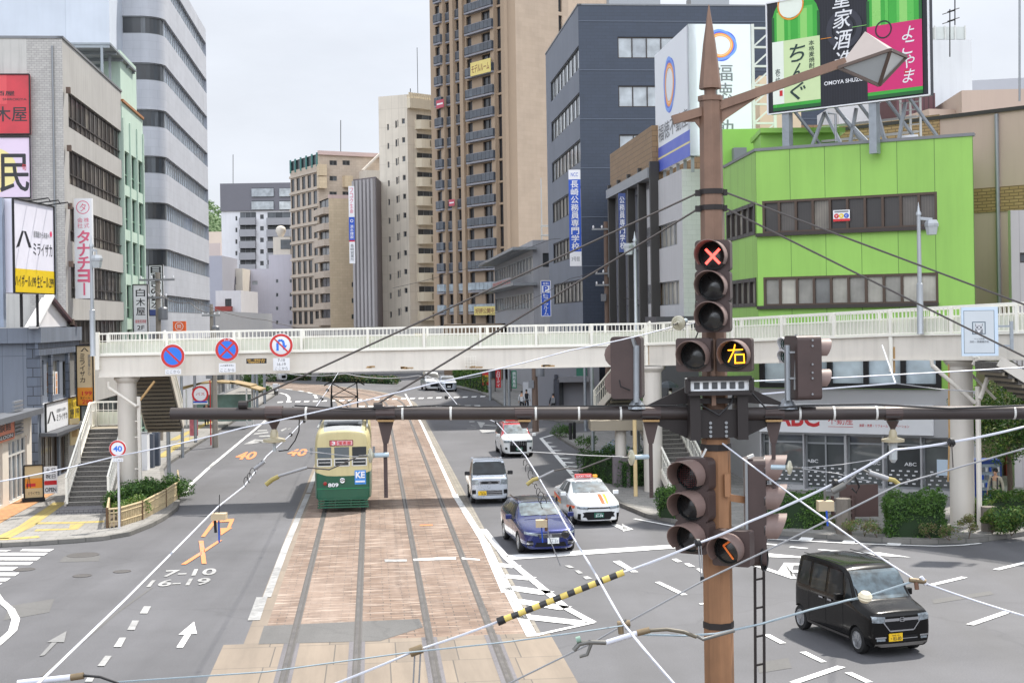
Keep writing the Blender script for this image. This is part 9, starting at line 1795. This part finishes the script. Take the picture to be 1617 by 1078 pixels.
 if pack: mb = MB(); mb.obox(V(v(0, .16, 1.22)), (.14 * s, 0, 0), (0, .08 * s, 0), (0, 0, .2 * s), pack); [mb.bar(V(v(sx, -.11, 1.0)), V(v(sx, -.10, 1.4)), .045 * s, .02 * s, pack) for sx in (-.1, .1)]; mb.build('backpack_strap', root, loc_frame=True, bevel=.03)
 return root
BEIGEC = mat('coat_beige', '#aaa391', .8, .12, 6., streak=.1); NAVYC = mat('trousers_navy', '#2a2d38', .8, .1, 5.); WHITES = mat('shirt_white', '#c6c8ca', .8, .06, 5.); DARKC = mat('clothes_dark', '#26272c', .8, .1, 5.)
q = colX(1568, 49.6); person('person in beige coat with dark backpack straps beside the vending machine', q + V((0, 0, .15)), 1.70, R(-40), BEIGEC, NAVYC, True, None, None, NAVYC, .03)
q = colX(822, 108); person('person in white shirt and dark trousers on the far right pavement', q + V((0, 0, .15)), 1.66, R(160), WHITES, DARKC)
q = colX(829.5, 109); person('person in white shirt with dark shoulder bag beside the hoarding', q + V((0, 0, .15)), 1.72, R(180), WHITES, NAVYC, False, None, None, DARKC)
q = colX(871.5, 103); person('person in dark clothes with grey backpack walking past the dark portal', q + V((0, 0, .15)), 1.7, R(175), DARKC, DARKC, False, None, None, SGREY)
q = colX(324, 100); person('person in dark clothes standing by the bus shelter', q + V((0, 0, .15)), 1.68, R(20), DARKC, DARKC)
q = colX(1057, 64.5); um_z = 2.38
mb = MB(); mb.obox(q + V((-.2, .2, um_z - .12)), (1.5, 0, 0), (0, 1.0, 0), (0, 0, .12), SOFFIT); mb.build('stair_landing', fb); rail(fb, q + V((-1.4, -.8, 0)), q + V((-.1, -.8, 0)), um_z, um_z, um_z + 1.15, um_z + 1.15, False, .22, 'landing_rail')
person('person in dark jacket under a black umbrella on the rear stair landing', q + V((0, 0, um_z)), 1.68, R(200), DARKC, DARKC, False, None, ((.24, -.12, 1.12), (.12, -.26, 1.28)))
u = q + V((-.1, .2, um_z)); um = thing('umbrella', 'open black umbrella held on the rear stair landing', 'umbrella', u + V((0, 0, 1.3))); mb = MB(); mb.lathe([(.005, .0), (.2, -.05), (.4, -.16), (.52, -.3)], mat('umbrella_cloth', '#3b404a', .5, .08), 8, u + V((0, 0, 2.02))); mb.build('canopy', um); mb = MB(); mb.tube([u + V((0, 0, 1.25)), u + V((0, 0, 2.06))], .01, BLACKM, 6); mb.build('handle', um)
# ================================================================ PLANTS
def leafmat(name, c, c2):
 m, nt, b = newmat(name); L = nt.links.new; ge = nd(nt, 'ShaderNodeNewGeometry'); cr = nd(nt, 'ShaderNodeMix', data_type='RGBA'); cr.inputs[6].default_value = (*c, 1); cr.inputs[7].default_value = (*c2, 1); L(ge.outputs['Random Per Island'], cr.inputs[0]); L(cr.outputs[2], b.inputs['Base Color']); b.inputs['Roughness'].default_value = .55; tl = nd(nt, 'ShaderNodeBsdfTranslucent'); L(cr.outputs[2], tl.inputs[0]); mx = nd(nt, 'ShaderNodeMixShader', i_0=.28); L(b.outputs[0], mx.inputs[1]); L(tl.outputs[0], mx.inputs[2]); L(mx.outputs[0], nt.nodes['Material Output'].inputs[0])
 return m
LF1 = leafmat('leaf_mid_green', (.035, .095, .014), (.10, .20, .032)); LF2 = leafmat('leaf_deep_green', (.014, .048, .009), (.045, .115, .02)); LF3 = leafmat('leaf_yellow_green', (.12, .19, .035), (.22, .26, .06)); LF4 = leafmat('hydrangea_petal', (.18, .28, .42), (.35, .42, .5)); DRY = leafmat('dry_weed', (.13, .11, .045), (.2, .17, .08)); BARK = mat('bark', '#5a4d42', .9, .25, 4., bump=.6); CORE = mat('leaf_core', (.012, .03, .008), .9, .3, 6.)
def leaf(vs, fs, p, s, n=None):
 a = V((rnd.gauss(0, 1), rnd.gauss(0, 1), rnd.gauss(0, 1))).normalized()
 if n is not None: a = (a + V(n) * 1.0).normalized()
 t = a.cross(V((rnd.gauss(0, 1), rnd.gauss(0, 1), rnd.gauss(0, 1)))).normalized(); b = a.cross(t); i = len(vs); w = s * rnd.uniform(.32, .5); l = s * rnd.uniform(.7, 1.2)
 vs += [p - t * l * .5, p + b * w * .5 + a * s * .08, p + t * l * .5, p - b * w * .5 + a * s * .08]; fs.append((i, i + 1, i + 2, i + 3))
def hedge(name, label, poly, z0, z1, n, s, mats=(LF1, LF2), cat='hedge', rough=.2, core=True, group=None):
 """clipped hedge over a plan polygon (convex, list of points): solid dark core plus leaves over its top and sides"""
 poly = [V((p[0], p[1], 0)) for p in poly]; c = sum(poly, V((0, 0, 0))) / len(poly); root = thing(name, label, cat, c + V((0, 0, z0)), 0, group)
 if core: mb = MB(); mb.prism([tuple((p * .86 + c * .14))[:2] for p in poly], z0, z1 - (z1 - z0) * .16, CORE); mb.build('dark_core', root)  # solid dark block fills the inside behind the leaves
 ed = [(poly[i], poly[(i + 1) % len(poly)]) for i in range(len(poly))]; per = [((b - a).length) * (z1 - z0) for a, b in ed]; ar = abs(sum(a.x * b.y - b.x * a.y for a, b in ed)) / 2; tot = sum(per) + ar * 1.3; mbs = [([], []) for _ in mats]
 for _ in range(n):
  r = rnd.random() * tot
  if r < ar * 1.3:
   w = [rnd.random() ** 2 for _ in poly]; sw = sum(w); p = sum((q * (k / sw) for q, k in zip(poly, w)), V((0, 0, 0))); k = rnd.random() ** .5 * .98; i = rnd.randrange(len(poly)); e = poly[i].lerp(poly[(i + 1) % len(poly)], rnd.random()); p = c.lerp(e, k); bump = mnoise.noise(p * 1.3) * rough * 2 + mnoise.noise(p * 4) * rough; p = p + V((0, 0, z1 + bump - abs(rnd.gauss(0, .05)) + (rnd.random() < .06) * rnd.random() * .2)); nn = (0, 0, 1)
  else:
   r -= ar * 1.3; i = 0
   while i < len(per) - 1 and r > per[i]: r -= per[i]; i += 1
   a, b = ed[i]; d = (b - a).normalized(); t_ = rnd.random(); zz2 = z0 + (z1 - z0) * rnd.random(); nn = V((d.y, -d.x, 0)); nn = nn if nn.dot((a + b) / 2 - c) > 0 else -nn; p = a.lerp(b, t_) + V((0, 0, zz2)); p = p + nn * (mnoise.noise(p * 1.6) * rough * 1.6 + rnd.gauss(0, .04) - .04)
  vs, fs = mbs[rnd.choices(range(len(mats)), [3, 2, 1][:len(mats)])[0] if mnoise.noise(p * 1.1) < .1 else 0]; leaf(vs, fs, p, s * rnd.uniform(.7, 1.3), nn)
 mb = MB()
 for (vs, fs), m in zip(mbs, mats): mb.raw(vs, fs, m)
 mb.build('foliage', root); return root
def bush(name, label, c, r, h, n, s, mats=(LF1, LF2, LF3), cat='bush', group=None, stems=3):
 root = thing(name, label, cat, c, 0, group); mb = MB()
 cl = [(V((rnd.uniform(-r, r) * .65, rnd.uniform(-r, r) * .65, h * rnd.uniform(.3, .78))), r * rnd.uniform(.3, .55)) for _ in range(9)]
 for k in range(stems): q = cl[k][0]; mb.tube([c, c + q * .6 + V((rnd.uniform(-.1, .1), 0, 0)), c + q], [.015, .01, .006], BARK, 5)
 mb.build('stem', root); mb = MB(); mbs = [([], []) for _ in mats]
 for _ in range(n): q, rr = rnd.choice(cl); d = V((rnd.gauss(0, 1), rnd.gauss(0, 1), rnd.gauss(0, 1))).normalized(); p = c + q + V((d.x * rr, d.y * rr, d.z * rr * .8)) * rnd.uniform(.5, 1.08); p.z = max(p.z, c.z + .02); vs, fs = mbs[rnd.choices(range(len(mats)), [4, 3, 2][:len(mats)])[0]]; leaf(vs, fs, p, s * rnd.uniform(.7, 1.3), d)
 for (vs, fs), m in zip(mbs, mats): mb.raw(vs, fs, m)
 mb.build('foliage', root); return root
def tree(name, label, c, h, ht, r, n, s, mats=(LF1, LF2, LF3), squash=.9, lean=(0, 0)):
 root = thing(name, label, 'tree', c); mb = MB(); top = c + V((lean[0], lean[1], h * .8)); f = c + V((lean[0] * .4 + .05, lean[1] * .4, ht)); mb.tube([c, c.lerp(f, .5) + V((.05, 0, 0)), f, top], [.15 * h / 6, .12 * h / 6, .1 * h / 6, .02], BARK, 9); cl = []
 for k in range(11):
  a = k * 2.4; el = rnd.uniform(-.1, 1.); q = c + V((lean[0] + math.cos(a) * r * rnd.uniform(.35, .75), lean[1] + math.sin(a) * r * rnd.uniform(.35, .75), ht + (h - ht) * (.2 + .62 * rnd.random()))); cl.append((q, r * rnd.uniform(.28, .46))); mb.tube([f.lerp(top, rnd.uniform(0, .5)), f.lerp(q, .55) + V((0, 0, .12)), q], [.05 * h / 6, .035 * h / 6, .01], BARK, 6)
 cl.append((c + V((lean[0], lean[1], h - r * .35)), r * .4)); mb.build('trunk', root, smooth=50); mb = MB(); mbs = [([], []) for _ in mats]
 for _ in range(n): q, rr = rnd.choice(cl); d = V((rnd.gauss(0, 1), rnd.gauss(0, 1), rnd.gauss(0, 1))).normalized(); p = q + V((d.x, d.y, d.z * squash)) * rr * rnd.random() ** .4 * 1.08; vs, fs = mbs[rnd.choices(range(len(mats)), [4, 4, 2][:len(mats)])[0]]; leaf(vs, fs, p, s * rnd.uniform(.7, 1.3), d)
 for (vs, fs), m in zip(mbs, mats): mb.raw(vs, fs, m)
 mb.build('crown', root); return root
K = lambda x, y: G(x, y, .15)
def strip(x0, y0, x1, y1, depth): a, b = K(x0, y0), K(x1, y1); d = (b - a).normalized(); n = V((-d.y, d.x, 0)) * depth; return [a, b, b + n, a + n]
hedge('hedge', 'clipped hedge in front of the estate agency left of the brown board', strip(1192, 832, 1296, 836, 1.3), .15, 1.2, 9000, .085); hedge('hedge', 'clipped hedge between the brown board and the right pier', strip(1402, 848, 1492, 850, 1.5), .15, 1.4, 11000, .085); hedge('hedge', 'small clipped hedge at the foot of the rear stairs', strip(1036, 816, 1072, 820, 1.2), .15, 1.2, 5000, .09); hedge('hedge', 'dark clipped hedge around the jacketed stair pier', strip(912, 752, 985, 770, 1.8), .15, 1.25, 9000, .1, (LF2, LF1))
hedge('hedge', 'low bright hedge behind the stone post at the right edge', strip(1556, 832, 1680, 812, 1.0), .15, 1.0, 9000, .09, (LF1, LF3)); bush('bush', 'leafy low bush in front of the stone post at the right edge', K(1597, 846), .7, .9, 2600, .11); bush('bush', 'yellowish bush left of the stone post', K(1567, 843), .4, .95, 900, .11, (LF3, LF1)); bush('bush', 'loose shrub beside the right pier base', K(1530, 850), .35, .9, 500, .09, (DRY, LF3))
for i, (x, y) in enumerate(((1320, 838), (1345, 845), (1365, 846), (1385, 848), (1470, 850), (1500, 853))): bush('weed_clump', ['weed clump next to the first hedge end', 'weed clump before the stone post', 'weed clump at the brown board corner', 'weed clump under the brown rail', 'weed clump at the second hedge end', 'weed clump at the pier foot'][i], K(x, y), .4, .6, 450, .07, (DRY, LF1), 'weeds', None, 2)
bush('hydrangea', 'blue flowering hydrangea bush behind the dark hedge', K(965, 738), .9, 1.3, 1400, .13, (LF1, LF4), 'bush'); bush('hydrangea', 'pale blue hydrangea bush by the stair pier', K(998, 748), .9, 1.4, 1400, .13, (LF4, LF1), 'bush')
bush('bush', 'green shrub on the planted island beside the bollards', K(888, 690), .8, .75, 1400, .1, (LF1, LF2)); bush('bush', 'round low shrub at the right end of the planted island', K(926, 708), .7, .7, 1000, .1, (LF1, LF2))
bush('bush', 'dense ivy bush filling the bamboo planter behind the pier', G(232, 800, .15), 1.25, 1.15, 5200, .12, (LF2, LF1)); bush('bush', 'ivy bush at the right end of the bamboo planter', G(262, 785, .15), 1.0, 1.0, 3600, .12, (LF2, LF1)); bush('bush', 'light green plant at the front of the bamboo planter', G(205, 818, .15), .75, .8, 1800, .11, (LF1, LF3)); bush('bush', 'small plant at the left corner of the bamboo planter', G(180, 812, .15), .5, 1.1, 1100, .11, (LF1, LF2))
tree('street_tree', 'leafy street tree shading the man beside the right pier', V((colX(1588, 50.6).x, 50.6, .15)), 5.1, 1.8, 2.0, 13000, .13)
tree('street_tree', 'small green tree behind the rear stair pier', V((colX(1003, 68).x, 68, .15)), 3.4, 1.6, .9, 2200, .13, (LF2, LF1))
hedge('hedge', 'long hedge of the far right verge beyond the crossing', [G(715, 606, .15), G(755, 616, .15), G(768, 620, .15), G(764, 608, .15), G(730, 601, .15)], .15, 1.6, 5000, .25, (LF1, LF3)); hedge('hedge', 'low planted strip across the bend', [G(500, 602), G(625, 607), G(630, 603), G(505, 599)], .0, .6, 3000, .3, (LF2, DRY)); hedge('hedge', 'second low planted strip at the far left bend', [G(430, 600), G(490, 601), G(492, 598), G(432, 597)], 0, .6, 1600, .3, (LF2, DRY))
for i, (x, y, r, h) in enumerate(((402, 618, 1.3, 2.2), (426, 612, 1.2, 3.4), (414, 622, .8, 1.0))): bush('bush', ['dark green bush by the far left poles', 'tall green bush at the far left pavement corner', 'low shrub at the far left kerb'][i], G(x, y, .15), r, h, 1500, .22, (LF1, LF2))
root, W = boxfrom('red_canopy_shop', 'shop with dark red canopy behind the street tree', 1585, 1700, 670, 62, mat('canopy_red_dark', '#7a2d22', .6, .1, .6), 5); W[0].commit()
HM = leafmat('hill_forest', (.10, .17, .07), (.15, .23, .10)); mb = MB(); n = 60; vs, fs = [], []
for j in range(14):
 for i in range(n): x = -420 + i * 10; y = 760 + j * 14; hh = 92 * math.exp(-((x + 215) / 70) ** 2) * min(1, j / 11) + 6 * mnoise.noise(V((x * .02, y * .02, 0))); vs.append(V((x, y, hh - 5)))
for j in range(13):
 for i in range(n - 1): a = j * n + i; fs.append((a, a + 1, a + n + 1, a + n))
mb.raw(vs, fs, mat('hill_green', (.1, .16, .07), .9, .35, .05)); tag(mb.build('hill', None, smooth=60), kind='structure')
vs, fs = [], []
for _ in range(14000):
 x = rnd.uniform(-290, -130); j = rnd.random(); y = 760 + j * 182; hh = 92 * math.exp(-((x + 215) / 70) ** 2) * min(1, j * 13 / 11); leaf(vs, fs, V((x, y, hh + rnd.uniform(-4, 1))), 3.2, (0, -.5, .8))
mb = MB(); mb.raw(vs, fs, HM); tag(mb.build('hill_forest'), kind='stuff')
